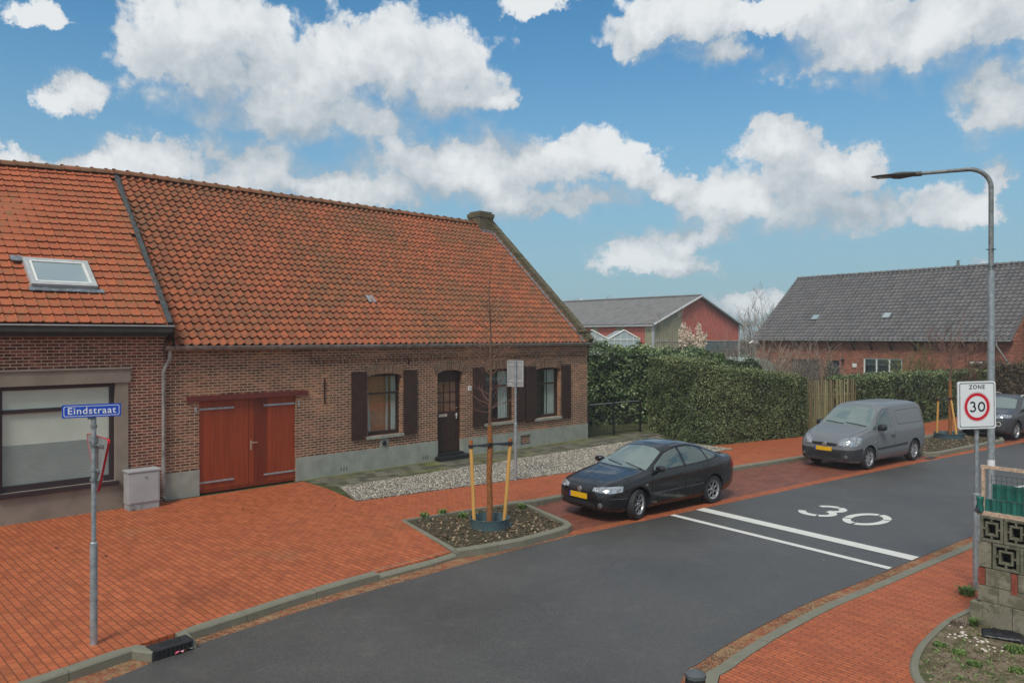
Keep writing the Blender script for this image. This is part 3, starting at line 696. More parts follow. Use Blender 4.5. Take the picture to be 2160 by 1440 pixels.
# windows
def sash(x0,x1,z0,z1,kind):
    yf=.13; mb=MB(); f=.055
    mb.box(x0,x0+f,yf,yf+.08,z0,z1); mb.box(x1-f,x1,yf,yf+.08,z0,z1); mb.box(x0+f,x1-f,yf,yf+.08,z0,z0+.10); mb.box(x0+f,x1-f,yf,yf+.08,z1-.07,z1)
    zt=z0+(z1-z0)*.68; mb.box(x0+f,x1-f,yf-.01,yf+.07,zt-.025,zt+.025)
    wf=mb.build('window',M['brown'],house,bevel=.004)
    mb=MB(); mb.box(x0+f,x1-f,yf+.05,yf+.056,z0+.10,zt-.025); mb.box(x0+f,x1-f,yf+.04,yf+.046,zt+.025,z1-.07); mb.build('pane',M['glass'],wf)
    mb=MB()
    def fold(xa,xb,za,zb,yy,top=None):
        n=14; vs=[];fs=[]
        for i in range(n+1):
            t=i/n; y=yy+.022*math.sin(t*math.pi*7)
            xb_=xa+(xb-xa)*t; xt=xa+((top or xb)-xa)*t
            vs+= [(xb_,y,za),(xt,y,zb)]
        for i in range(n): fs.append((2*i,2*i+2,2*i+3,2*i+1))
        mb.add(vs,fs)
    if kind==1:
        fold(x0+.0,x0+.26,z0+.05,z1-.02,yf+.12,x0+.14); fold(x1-.20,x1-.02,z0+.05,z1-.02,yf+.12); fold(x1-.36,x1-.30,z0+.05,z1-.02,yf+.13)
    elif kind==2:
        fold(x0+.02,x0+.15,z0+.05,z1-.02,yf+.14,x0+.12); fold(x1-.50,x1-.08,z0+.05,z1-.02,yf+.14)
    else:
        fold(x1-.52,x1-.42,z0+.05,z1-.02,yf+.14); fold(x1-.38,x1-.02,z0+.05,z1-.02,yf+.14)
    mb.build('curtain',M['curtain'],wf)
    mb=MB(); yb=.34 if kind==1 else .50
    mb.box(x0-.3,x1+.3,yb,yb+.05,z0-.3,z1+.3)
    if kind==1:
        for q in range(6): mb.box(x0-.1,x1+.2,yb-.03,yb-.002,z1-.10-q*.09,z1-.065-q*.09)
    mb.build('room_panel',M['room_orange'] if kind==1 else M['room_dark'],wf)
    mb=MB(); mb.box(x0-.10,x1+.06,-.06,.14,z0-.09,z0-.001); mb.build('window_sill',M['sill'],house,bevel=.006)
sash(4.66,5.80,.95,2.66,1); sash(9.06,10.36,.95,2.66,2); sash(11.36,12.61,.93,2.64,3)
mb=MB(); mb.box(4.3,13.4,.8,.85,.4,3.0); mb.box(4.3,13.4,.32,.8,3.0,3.05); mb.build('inner_wall',M['room_dark'],house)
shl=[(4.12,4.60),(5.86,6.33),(8.52,9.02),(10.40,10.82),(10.86,11.34),(12.66,13.13)]
for i,(a,b) in enumerate(shl):
    mb=MB(); n=5; pw=(b-a)/n; z0,z1=(.89,2.74) if i<4 else (.86,2.71)
    for q in range(n): mb.box(a+q*pw+.0015,a+(q+1)*pw-.0015,-.055,-.022,z0+.0,z1)
    mb.box(a+.004,b-.004,-.05,-.028,z0+.004,z1-.004)
    mb.box(a+.01,b-.01,-.0215,-.004,z0+.2,z0+.28); mb.box(a+.01,b-.01,-.0215,-.004,z1-.3,z1-.22)
    sh=mb.build('shutter',M['brown'],house)
    mb=MB(); mb.box(b-.10,b-.07,-.075,-.056,z0+.02,z0+.09); mb.build('shutter_catch',M['lintel'],sh)
# front door
mb=MB(); mb.box(7.12,7.19,.15,.24,.12,2.70); mb.box(8.05,8.12,.15,.24,.12,2.70); mb.box(7.19,8.05,.15,.24,2.45,2.70)
mb.box(7.12,8.12,.24,.30,0,2.7)
fd=mb.build('door_frame',M['brown'],house)
mb=MB(); 
wall(mb,7.19,8.05,.14,2.45,.17,.215,[(7.27+.245*0,7.27+.72,1.42,2.33)])
for q in range(8): mb.box(7.20+q*.105,7.30+q*.105,.163,.1695,.2,1.30)
mb.box(7.50,7.525,.175,.205,1.42,2.33); mb.box(7.74,7.765,.175,.205,1.42,2.33)
for z in (1.71,2.01): mb.box(7.27,7.99,.178,.208,z-.012,z+.012)
door=mb.build('front_door',M['brown'],house)
mb=MB(); mb.box(7.27,7.99,.192,.2,1.42,2.33); mb.build('door_pane',plain('amber_door_glass',(.17,.09,.055),.12,var=.2,spec=.7),door)
mb=MB(); mb.box(7.30,7.62,.150,.1625,1.27,1.36); mb.box(7.33,7.59,.146,.1495,1.29,1.34); mb.build('letterbox',M['brass'],door)
mb=MB(); mb.box(7.985,8.015,.155,.1695,1.18,1.36); mb.tube([(8.0,.155,1.3),(8.0,.11,1.3),(7.90,.11,1.3)],.009,6); MB().lathe([(.02,0),(.02,.02),(0,.02)],10,T(7.99,.165,1.52)@RX(R(90))).build('door_lock',M['brass'],door); mb.build('handle',M['white_paint'],door)
mb=MB(); mb.box(7.0,8.22,-.30,.14,.0,.13); mb.box(7.1,8.13,-.05,.2,.131,.19); mb.build('doorstep',plain('black_stone_step',(.016,.017,.017),.4,var=.3,bmp=.2),house,bevel=.008)
mb=MB(); mb.box(8.33,8.46,-.018,-.002,2.03,2.17); hn=mb.build('house_number',M['white_paint'],house)
text_mb('3',.12,T(8.395,-.021,2.10)@RX(R(90)),.002,mb=MB()).build('digit',M['black'],hn)
mb=MB(); mb.box(10.66,11.06,.02,.06,.17,.41); mb.box(10.70,11.02,.012,.0195,.2,.38); mb.build('air_vent',M['lintel'],house)
for x in (10.64,):
    mb=MB(); mb.box(10.64,11.08,-.03,-.0255,.145,.17); mb.box(10.64,11.08,-.03,-.0255,.41,.43); mb.box(10.64,10.66,-.03,-.0255,.1701,.4099); mb.box(11.06,11.08,-.03,-.0255,.1701,.4099); mb.build('vent_frame',M['brown'],house)
mb=MB(); Mv=T(5.19,-.0,.72)@RX(R(90)); mb.lathe([(.13,0),(.13,.02),(.12,.028),(.075,.028),(.07,.0)],20,Mv); mb.box(5.04,5.34,-.012,-.001,.60,.86); mb.build('flue_surround',M['sill'],house,smooth='auto')
mb=MB(); mb.lathe([(.068,.0),(.068,.05),(.05,.06),(.045,.03),(0,.03)],18,Mv); mb.build('flue_pipe',M['castiron'],house,smooth='auto')
for x,z in ((3.30,1.95),(6.05,2.9)):
    mb=MB(); mb.box(x-.016,x+.016,-.03,-.001,z,z+.62); mb.tube([(x,-.03,z+.6),(x,-.02,z+.66)],.014,6); mb.build('wall_anchor',M['brown'],house)
for x0 in (3.78,7.0-.45):
    for q in range(3): MB().box(x0+q*.09,x0+.02+q*.09,-.028,-.0255,.10,.2).build('weep_slot',M['black'],house)
# ---------------- left house
lh=thing('terraced_house','brick house with flat orange tiles, roof window and wide shop window at the left edge','house',(*HF.P,0),HF.a)
XB=-.95; XL=-9.5; YF=-.1; ZEL=3.97
pl=(8.22-ZEL)/(5.11+.30); pitL=math.atan(pl); runL=math.hypot(8.22-ZEL,5.41)
mb=MB(); wall(mb,-1.58,-.86,.0,3.76,YF,.3,[]); wall(mb,XL,-1.5801,2.98,3.76,YF,.3,[]); wall(mb,XL,-4.1,0,2.9799,YF,.3,[])
mb.box(XL,-.9,9.9,10.2,0,3.9); mb.build('wall',M['brick_left'],lh)
mb=MB(); wall(mb,-4.1,-1.59,0,2.71,YF-.03,YF-.001,[(-3.98,-1.85,.62,2.71)]); mb.box(-3.98,-3.9799,YF,.2,.62,2.7); mb.box(-1.85,-1.8499,YF,.2,.62,2.7); mb.box(-3.98,-1.85,YF-.0005,.2,.55,.6195)
mb.build('plaster_surround',M['plaster'],lh)
mb=MB(); mb.box(-4.2,-1.55,YF-.06,YF+.2,2.712,3.0); mb.box(-4.2,-1.53,YF-.09,YF-.02,3.002,3.04); mb.build('window_lintel',M['plaster'],lh,bevel=.006)
# wide window
yw=YF+.06; mb=MB(); x0,x1,z0,z1=-3.98,-1.85,.62,2.71
mb.box(x0,x0+.09,yw,yw+.09,z0,z1); mb.box(x1-.09,x1,yw,yw+.09,z0,z1); mb.box(x0+.09,x1-.09,yw,yw+.09,z0,z0+.12); mb.box(x0+.09,x1-.09,yw,yw+.09,z1-.08,z1); mb.box(x0+.09,x1-.09,yw-.005,yw+.08,2.17,2.25)
wf=mb.build('window',M['frame_dk'],lh,bevel=.005)
m_,nt,b=material('frosted_film'); v=coords(nt); sp_=nt.new('ShaderNodeSeparateXYZ',None,Vector=v)
zz=sp_.outputs[2]; wv=nt.math('SINE',nt.math('MULTIPLY',zz,2*math.pi/.032))
c=nt.mix(nt.noise(v,1.6,3),(.40,.47,.40),(.55,.62,.54)); nt.set(b,'Base Color',c); b.inputs['Roughness'].default_value=.35; b.inputs['Coat Weight'].default_value=.6; b.inputs['Coat Roughness'].default_value=.03
M['film']=m_
mb=MB(); mb.box(x0+.09,x1-.09,yw+.05,yw+.056,z0+.12,2.17); mb.box(x0+.09,x1-.09,yw+.04,yw+.046,2.25,z1-.08); pn=mb.build('pane',M['film'],wf)
mb=MB()
zq=z0+.13
while zq<1.52: mb.box(x0+.10,x1-.10,yw+.040,yw+.049,zq,zq+.018,rnd.random()); zq+=.032
bl=mb.build('blind',plain('grey_teal_slats',(.25,.30,.29),.5,var=.15,nscale=1.2),wf)
mb=MB(); mb.box(x0-.04,x1+.06,YF-.10,YF+.10,.53,.618); mb.build('window_sill',M['frame_dk'],lh,bevel=.006)
# roof with roof-window hole
SKX=(-3.25,-1.98); st0=(.66+.30)/math.cos(pitL); st1=(1.44+.30)/math.cos(pitL)
mb=MB()
tiles(mb,lambda q:XL,lambda q:-.78+.50*q,-.30,ZEL,runL,pitL,.215,runL/24,FLAT,jit=.006,lift=.042,skip=lambda x,t:SKX[0]-.05<x<SKX[1]+.05 and st0-.05<t<st1+.05)
mb.add([(XL,-.3,ZEL-.05),(-.8,-.3,ZEL-.05),(-.28,5.11,8.14),(XL,5.11,8.14)],[(0,1,2,3)],.5)
mb.add([(XL,5.11,8.19),(-.28,5.11,8.19),(-.8,10.5,ZEL-.03),(XL,10.5,ZEL-.03)],[(0,1,2,3)],.5)
mb.build('roof',M['rooftile_left'],lh,tint=True,smooth='auto')
mb=MB(); ridge_caps(mb,XL,-.3,5.11,8.27); mb.build('ridge_tiles',M['ridge'],lh,tint=True,smooth='auto')
# old ridge sagging towards the left end
for nm_ in ('roof','ridge_tiles'):
    for ob in lh.children:
        if ob.name.split('.')[0]==nm_:
            for v_ in ob.data.vertices:
                q_=max(0,min(1,(v_.co.z-ZEL)/(8.22-ZEL))); v_.co.z-=q_*.062*max(0,-.35-v_.co.x)
# dark strip at the party line
mb=MB(); n=40
for i in range(n):
    q=i/n; xx=-.80+.52*q+.06; yy=-.30+5.41*q; zt=ZEL+pl*5.41*q
    q2=(i+1)/n; x2=-.80+.52*q2+.06; y2=-.30+5.41*q2; z2=ZEL+pl*5.41*q2; wob=rnd.uniform(-.012,.012)
    zb=max(3.3,ZE+(yy+.12)*math.tan(pitch)-.06); zb2=max(3.3,ZE+(y2+.12)*math.tan(pitch)-.06)
    mb.add([(xx-.09,yy,zt+.05),(xx+.03+wob,yy,zt+.055),(xx+.10,yy,zb+.07),(x2-.09,y2,z2+.05),(x2+.03+wob,y2,z2+.055),(x2+.10,y2,zb2+.07)],[(0,1,4,3),(1,2,5,4)])
mb.build('party_flashing',M['lead_dark'],lh)
# roof window
cq,sq=math.cos(pitL),math.sin(pitL)
sw,sl=SKX[1]-SKX[0],st1-st0; Ms=T((SKX[0]+SKX[1])/2,-.30+(st0+st1)/2*cq,ZEL+(st0+st1)/2*sq)@RX(pitL)
mb=MB(); t_=.09
for (cx,cy,wx,wy) in ((-sw/2+t_/2,0,t_,sl),(sw/2-t_/2,0,t_,sl),(0,sl/2-t_/2,sw-2*t_,t_),(0,-sl/2+t_/2,sw-2*t_,t_)): mb.obox(Ms@T(cx,cy,.05),wx,wy,.13)
sk=mb.build('roof_window',M['trim'],lh,bevel=.006)
mb=MB()
for (cx,cy,wx,wy) in ((-sw/2+t_+.03,0,.05,sl-.2),(sw/2-t_-.03,0,.05,sl-.2),(0,sl/2-t_-.025,sw-.3,.04),(0,-sl/2+t_+.025,sw-.3,.04)): mb.obox(Ms@T(cx,cy,.10),wx,wy,.03)
mb.build('sash',M['white_paint'],sk)
mb=MB(); mb.obox(Ms@T(0,0,.085),sw-.2,sl-.2,.01)
m2,nt,b=material('roof_glass'); b.inputs['Base Color'].default_value=(.32,.38,.38,1); b.inputs['Roughness'].default_value=.08; b.inputs['Coat Weight'].default_value=1.0; b.inputs['Specular IOR Level'].default_value=.9
mb.build('pane',m2,sk)
mb=MB()
for i in range(12): mb.obox(Ms@T(-sw/2-.05+(sw+.16)*(i+.5)/12,-sl/2-.07,.035+rnd.uniform(-.004,.004))@RX(rnd.uniform(-.1,.05)),(sw+.18)/12+.004,.14,.012)
MB().obox(Ms@T(-sw/2-.10,sl/2+.02,.05),.22,.18,.03).build('lead_corner',M['lead'],sk)
mb.build('lead_apron',M['lead'],sk)
# cornice gutter
mb=MB(); mb.box(XL,-.72,-.42,YF-.001,3.90,3.94); mb.box(XL,-.74,-.40,-.36,3.80,3.8995); mb.box(XL,-.78,-.36,YF-.001,3.765,3.8); mb.box(XL,-.80,-.25,YF-.001,3.70,3.7645); mb.box(-.77,-.745,-.359,YF-.001,3.8,3.8995)
mb.build('cornice',plain('dark_cornice',(.045,.04,.034),.6,var=.2),lh,bevel=.005)
mb=MB(); mb.box(XL,-.715,-.43,-.415,3.925,3.95); mb.build('gutter_lip',M['trim'],lh)
mb=MB(); mb.box(-.855,-.80,-.09,.28,0,3.9); mb.build('end_wall',M['brick_left'],lh)
# ---------------- cabinet
sA,zA=HF.at(271,1086,-.55); sB,_=HF.at(337,1075,-.55)
cab=thing('utility_cabinet','light grey metal utility cabinet standing against the plastered left wall','cabinet',(*HF.w((sA+sB)/2,-.40),0),HF.a)
wd=(sB-sA)/2
mb=MB(); mb.box(-wd,wd,-.16,.16,.13,.80); mb.build('body',M['cabinet'],cab,bevel=.006)
mb=MB(); mb.box(-wd+.012,wd-.012,-.15,.15,0,.129); mb.build('base',plain('cabinet_foot',(.28,.29,.29),.7),cab)
mb=MB(); mb.box(-wd-.02,wd+.02,-.185,.18,.801,.845); mb.build('lid',M['cabinet'],cab,bevel=.01)
mb=MB(); mb.box(-wd+.03,wd-.03,-.172,-.1605,.16,.77); dr=mb.build('door',M['cabinet'],cab,bevel=.004)
mb=MB(); mb.lathe([(.022,0),(.022,.012),(0,.014)],12,T(.03,-.172,.69)@RX(R(90))); mb.build('lock',M['galv_dull'],dr)
# ============================================================= POLES, SIGNS
def sign_pole(root, h1, r1, h2, r2, name='pole', z0=-.02):
    mb=MB(); mb.lathe([(r1,z0),(r1,h1),(r1*.98,h1+.02),(r2,h1+.035),(r2,h2),(0,h2)],16); return mb.build(name,M['galv'],root,smooth='auto')
def rrect(w_,h_,r,n=5):
    out=[]
    for cx,cy,a in ((w_/2-r,h_/2-r,0),(-w_/2+r,h_/2-r,90),(-w_/2+r,-h_/2+r,180),(w_/2-r,-h_/2+r,270)):
        for i in range(n+1): t=R(a+90*i/n); out.append((cx+r*math.cos(t),cy+r*math.sin(t)))
    return out
def plate(poly, M4, th, mb=None):     # plate in local xz plane, front faces -y
    mb=mb or MB(); n=len(poly)
    vs=[M4@Vector((x,-th/2,z)) for x,z in poly]+[M4@Vector((x,th/2,z)) for x,z in poly]
    mb.add(vs,[tuple(range(n)),tuple(range(2*n-1,n-1,-1))]+[(i,n+i,n+(i+1)%n,(i+1)%n) for i in range(n)]); return mb
def frame_ring(o_,i_,M4,y,mb=None):
    mb=mb or MB(); n=len(o_)
    vs=[M4@Vector((x,y,z)) for x,z in o_]+[M4@Vector((x,y,z)) for x,z in i_]
    mb.add(vs,[(i,(i+1)%n,n+(i+1)%n,n+i) for i in range(n)]); return mb
circ=lambda r,n=40:[(r*math.cos(2*math.pi*i/n),r*math.sin(2*math.pi*i/n)) for i in range(n)]
# street name sign
sp=thing('street_sign_post','slim galvanised post with blue street name plate and triangle sign seen from behind','sign post',(-5.04,9.18,0))
sign_pole(sp,1.20,.043,2.74,.028)
for z in (2.62,2.1):
    mb=MB(); mb.lathe([(.036,-.02),(.038,0),(.036,.02)],12,T(0,0,z-.0)); mb.box(-.02,.10,-.012,.012,z-.015,z+.015) if z<2.2 else None; mb.build('clamp',M['galv_dull'],sp)
a=math.atan2(.497,.868); Ms=T(0,-.04,2.815)@RZ(a)
mb=plate(rrect(.62,.155,.004),Ms,.026); 
mb.build('name_plate',M['blue'],sp)
np_=sp.children[-1]
mb=frame_ring(rrect(.585,.122,.018),rrect(.573,.110,.014),Ms,-.0145); mb.build('border',M['white'],np_)
text_mb('Eindstraat',.112,Ms@T(0,-.0155,.0)@RX(R(90)),.0008,sp=1.12,bold=.0012).build('lettering',M['white'],np_)
mb=MB(); mb.obox(Ms@T(0,.02,-.09),.09,.03,.03); mb.build('bracket',M['galv_dull'],np_)
# triangle (its face looks away up the street)
td=Vector((.715,-.70,0)).normalized(); Mt=T(.02,.06,2.26)@RZ(math.atan2(td.y,td.x)+math.pi)
def tri(s,r=.04):
    h=s*.866; P=[Vector((-s/2,h/3)),Vector((s/2,h/3)),Vector((0,-2*h/3))]; out=[]
    for i in range(3):
        p=P[i]; a_=(P[i-1]-p).normalized(); b_=(P[(i+1)%3]-p).normalized()
        for k in range(5):
            t=k/4; out.append(tuple(p+(a_*(1-t)+b_*t)*r*(1.0+.6*abs(t-.5))))
    return out
Ztri=T(0,0,0)
mb=plate(tri(.80),Mt@RX(0),.02); tr=mb.build('yield_plate',M['signback'],sp); 
mb=frame_ring(tri(.805),tri(.60),Mt,-.0115); 
n_=len(tri(.8)); o1=tri(.812)
vs=[Mt@Vector((x,-.014,z)) for x,z in o1]+[Mt@Vector((x,.014,z)) for x,z in o1]
mb.add(vs,[(i,n_+i,n_+(i+1)%n_,(i+1)%n_) for i in range(n_)]); mb.build('red_rim',M['red'],tr)
mb=MB(); 
mb.build_=None
mb=plate(tri(.58),Mt@T(0,-.0105,0),.002); mb.build('white_face',M['white'],tr)
MB().obox(Mt@T(0,.02,.14),.5,.02,.03).build('rail',M['galv_dull'],tr); MB().obox(Mt@T(0,.02,-.18),.2,.02,.03).build('rail',M['galv_dull'],tr)
for z in (2.40,1.98): mb=MB(); mb.lathe([(.04,-.02),(.042,0),(.04,.02)],12,T(0,0,z)); mb.box(-.03,.09,-.01,.06,z-.015,z+.015); mb.build('clamp',M['galv_dull'],sp)
# zone 30 sign
zs=thing('speed_zone_sign','white ZONE 30 sign with red ring on thin pole by the block wall','road sign',(6.91,11.33,-.055))
sign_pole(zs,1.40,.052,2.9,.030)
zw,zh=.615,.70; Mz=T(-.03,-.045,2.745)@RZ(.14)@RY(R(-.6))
mb=plate(rrect(zw,zh,.035),Mz,.022); mb.build('sign_plate',M['white'],zs,bevel=0); zp=zs.children[-1]
mb=frame_ring(rrect(zw-.045,zh-.045,.03),rrect(zw-.065,zh-.065,.024),Mz,-.0125); mb.build('border',M['black'],zp)
Mc=Mz@T(0,0,-.025)
mb=frame_ring(circ(.205),circ(.16),Mc,-.0125); mb.build('red_ring',M['red'],zp)
mb=frame_ring(circ(.217),circ(.2135),Mc,-.0125); mb.build('thin_ring',M['red'],zp)
text_mb('ZONE',.085,Mz@T(0,-.0125,.265)@RX(R(90)),.0008,sp=1.2,bold=.0015).build('lettering',M['black'],zp)
# numerals drawn as strokes
def stroke_num(mb,Mx,segs,wd):
    for pts in segs:
        P=[Vector(p) for p in pts]; vs=[]
        for i,p in enumerate(P):
            t=(P[min(i+1,len(P)-1)]-P[max(i-1,0)]).normalized(); nr=Vector((-t.y,t.x))*wd/2
            for q in (p-nr,p+nr): vs.append(Mx@Vector((q.x,-.0127,q.y)))
        mb.add(vs,[(2*i,2*i+2,2*i+3,2*i+1) for i in range(len(P)-1)])
mb=MB()
z0_=ring_pts(.073,0,.048,.062,0,360,30)
z3=ring_pts(-.075,.034,.037,.034,150,-80,14); z3b=ring_pts(-.072,-.030,.044,.038,80,-155,16)
stroke_num(mb,Mc,[z0_],.026); stroke_num(mb,Mc,[z3,z3b],.025); mb.build('numerals',M['black'],zp)
for z in (2.5,2.85): MB().lathe([(.036,-.02),(.038,0),(.036,.02)],12,T(0,0,z)).build('clamp',M['galv_dull'],zs)
# distant back of sign
bs=thing('parking_sign_post','galvanised post with grey back of a rectangular sign before the cottage windows','road sign',(.09,19.69,0))
sign_pole(bs,1.45,.045,3.08,.030)
Mb=T(0,.045,2.75)@RZ(-.35)
mb=plate(rrect(.44,.68,.02),Mb,.012); mb.build('sign_plate',M['signback'],bs); bp=bs.children[-1]
mb=frame_ring(rrect(.44,.68,.02),rrect(.40,.64,.015),Mb,-.016); 
o1=rrect(.44,.68,.02); n_=len(o1); vs=[Mb@Vector((x,-.016,z)) for x,z in o1]+[Mb@Vector((x,.01,z)) for x,z in o1]
mb.add(vs,[(i,n_+i,n_+(i+1)%n_,(i+1)%n_) for i in range(n_)]); mb.build('rim',M['trim'],bp)
for z in (.22,-.2): MB().obox(Mb@T(0,-.012,z),.36,.012,.03).build('rail',M['trim'],bp)
MB().obox(Mb@T(-.13,-.012,-.27),.09,.008,.05).build('sticker',M['trim'],bp)
# street lamp
lp=thing('street_lamp','tall galvanised street lamp with bent arm and flat dark lamp head','street lamp',(8.49,13.5,-.055))
mb=MB(); mb.lathe([(.075,-.02),(.075,.9),(.066,.95),(.060,1.0),(.054,4.86),(.054,4.92),(.0,4.93)],20); mb.build('pole',M['galv'],lp,smooth='auto')
mb=MB(); mb.lathe([(.0605,1.42),(.0605,1.58)],16) ; mb.build('pole_band',M['white'],lp)
av=Vector((-.97,.24,0)).normalized()   # arm over the road
A=[(0,0,4.90),(0,0,6.40)]
for i in range(1,10):
    t=R(90*i/9); rr=.36; A.append((av.x*rr*(1-math.cos(t)),av.y*rr*(1-math.cos(t)),6.40+rr*.93*math.sin(t)))
A+= [(av.x*(.36+s_),av.y*(.36+s_),6.735-.045*s_) for s_ in (.3,.6,.86)]
mb=MB(); mb.tube(A,[.042,.040]+[.039]*9+[.034,.032,.030],12); arm=mb.build('arm',M['galv_dull'],lp,smooth='auto')
for z in (5.0,5.3):
    mb=MB(); mb.tube([(-.085,0,z),(.085,0,z)],.008,6); mb.tube([(0,-.085,z),(0,.085,z)],.008,6); mb.build('set_screw',M['castiron'],arm)
e=Vector(A[-1]); Ml=Matrix.Translation(e)@RZ(math.atan2(av.y,av.x))@RY(R(2))
mb=MB(); mb.tube([Ml@Vector((-.10,0,0)),Ml@Vector((.04,0,0))],.045,10)
prof=[(.0,.045,.03),(.06,.10,.06),(.25,.12,.085),(.34,.12,.075),(.42,.12,.045),(.62,.10,.035),(.72,.05,.018),(.745,.01,.008)]
vs=[];fs=[]
for (x,wy,hz) in prof:
    for k in range(12):
        t=2*math.pi*k/12; zz=math.sin(t)*hz; zz=zz*(.55 if zz>0 else .95)
        vs.append(Ml@Vector((x,wy*math.cos(t),zz+.012)))
for i in range(len(prof)-1):
    for k in range(12): k2=(k+1)%12; fs.append((i*12+k,i*12+k2,(i+1)*12+k2,(i+1)*12+k))
mb.add(vs,fs); mb.build('lamp_head',plain('dark_lamp_housing',(.10,.10,.095),.55,.2,var=.25),lp,smooth='auto')
mb=MB(); mb.obox(Ml@T(.52,0,-.022),.24,.15,.008); mb.build('lamp_glass',plain('lamp_glass_dull',(.25,.25,.24),.2),lp)
# bollard
bo=thing('bollard','black square bollard with pyramid cap at the bottom edge of the street','bollard',(1.54,6.4,-.05),.2)
mb=MB(); mb.prism([(.075*x,.075*y) for x,y in ((-1,-.5),(-.5,-1),(.5,-1),(1,-.5),(1,.5),(.5,1),(-.5,1),(-1,.5))],0,.905); mb.build('post',M['castiron'],bo,bevel=.003)
P8=[(.08*x,.08*y) for x,y in ((-1,-.5),(-.5,-1),(.5,-1),(1,-.5),(1,.5),(.5,1),(-.5,1),(-1,.5))]
mb=MB(); mb.add([(x,y,.895) for x,y in P8]+[(x,y,.925) for x,y in P8]+[(0,0,.965)],[tuple(range(7,-1,-1))]+[(i,(i+1)%8,8+(i+1)%8,8+i) for i in range(8)]+[(8+i,8+(i+1)%8,16) for i in range(8)])
mb.build('cap',plain('faded_black_cap',(.085,.095,.10),.5,var=.1),bo)
# gully
g0_=Vector((*gp(324,1376),0)); g1_=Vector((*gp(410,1350),0)); 
gd=(g1_-g0_); gl=gd.length; ga=math.atan2(gd.y,gd.x)
g_n=Vector((-gd.y,gd.x,0))/gl
gu=thing('gully_inlet','black cast iron kerb inlet drain beside the street sign post','drain',(*((g0_+g1_)/2+g_n*.03)[:2],0),ga)
mb=MB(); mb.box(-gl/2,gl/2,-.02,.20,-.012,.018); mb.box(-gl/2,gl/2,-.03,-.012,-.11,.012); mb.box(-gl/2,-gl/2+.03,-.02,.2,-.11,-.0121); mb.box(gl/2-.03,gl/2,-.02,.2,-.11,-.0121); gb=mb.build('cover',M['castiron'],gu,bevel=.005)
mb=MB()
for i in range(9):
    x=-gl/2+.04+(gl-.08)*i/8; mb.box(x-.009,x+.009,-.045,-.0305,-.105,.0)
mb.box(-gl/2+.02,gl/2-.02,-.046,-.0305,.0005,.012); mb.build('grille_bar',M['castiron'],gu)
mb=MB(); mb.box(-.12,.13,.05,.055,.0182,.024); mb.box(-.12,.13,.12,.125,.0182,.024); mb.box(-.12,-.115,.0551,.1199,.0182,.024); mb.box(.125,.13,.0551,.1199,.0182,.024); mb.build('cover_relief',M['castiron'],gu)
wr=MB(); rr=random.Random(3); q=[]
nx,ny=9,4
for i in range(nx):
    for j in range(ny): q.append((-.11+.22*i/(nx-1)+rr.uniform(-.006,.006),-.05+.08*j/(ny-1)+rr.uniform(-.008,.008),.012+rr.uniform(0,.03)))
wr.v=q
for i in range(nx-1):
    for j in range(ny-1): wr.f.append((i*ny+j,(i+1)*ny+j,(i+1)*ny+j+1,i*ny+j+1)); wr.t.append(i/(nx-1)+rr.uniform(-.1,.1)); wr.m.append(0)
m3,nt,b=material('wrapper_foil'); rp=nt.new('ShaderNodeValToRGB'); rp.color_ramp.interpolation='CONSTANT'
cols=[(0,(.62,.12,.18)),(.25,(.75,.35,.42)),(.45,(.70,.28,.05)),(.6,(.75,.6,.5)),(.72,(.30,.55,.55)),(.9,(.6,.7,.7))]
rp.color_ramp.elements[0].color=(*cols[0][1],1); rp.color_ramp.elements[1].position=cols[1][0]; rp.color_ramp.elements[1].color=(*cols[1][1],1)
for p_,c_ in cols[2:]: el=rp.color_ramp.elements.new(p_); el.color=(*c_,1)
nt.l.new(nt.new('ShaderNodeAttribute',{'attribute_name':'tint'}).outputs['Fac'],rp.inputs[0]); nt.l.new(rp.outputs[0],b.inputs['Base Color']); b.inputs['Roughness'].default_value=.3
o=wr.build('candy_wrapper',m3,tint=True); gx,gy=gp(384,1372,-.09); o.location=(gx,gy,-.10); o.rotation_euler=(0,0,ga+.1); tag(o,'crumpled pink and orange sweet wrapper lying in front of the drain','litter')
# ============================================================= YOUNG TREES
def branchy(mb, p, d, L, r, depth, rng, n=3, spread=.6, sides=5, segs=5, up=.25, wig=.12, rmin=.0035):
    pts=[Vector(p)]; rs=[r]; dd=Vector(d).normalized()
    for i in range(segs):
        dd=(dd+Vector((rng.gauss(0,wig),rng.gauss(0,wig),rng.gauss(0,wig)+up*.12))).normalized()
        pts.append(pts[-1]+dd*L/segs); rs.append(max(r*(1-.8*(i+1)/segs),rmin))
    mb.tube(pts,rs,sides,cap=False)
    if depth>0:
        for k in range(n):
            i=rng.randint(1,segs-1); a=rng.uniform(0,6.28); b0=(pts[i+1]-pts[i]).normalized()
            side=b0.cross(Vector((math.cos(a),math.sin(a),.3))).normalized(); nd=(b0*(1-spread*.5)+side*spread+Vector((0,0,up*.4))).normalized()
            branchy(mb,pts[i],nd,L*rng.uniform(.35,.6),rs[i]*.6,depth-1,rng,n,spread,max(3,sides-1),segs,up,wig,rmin)
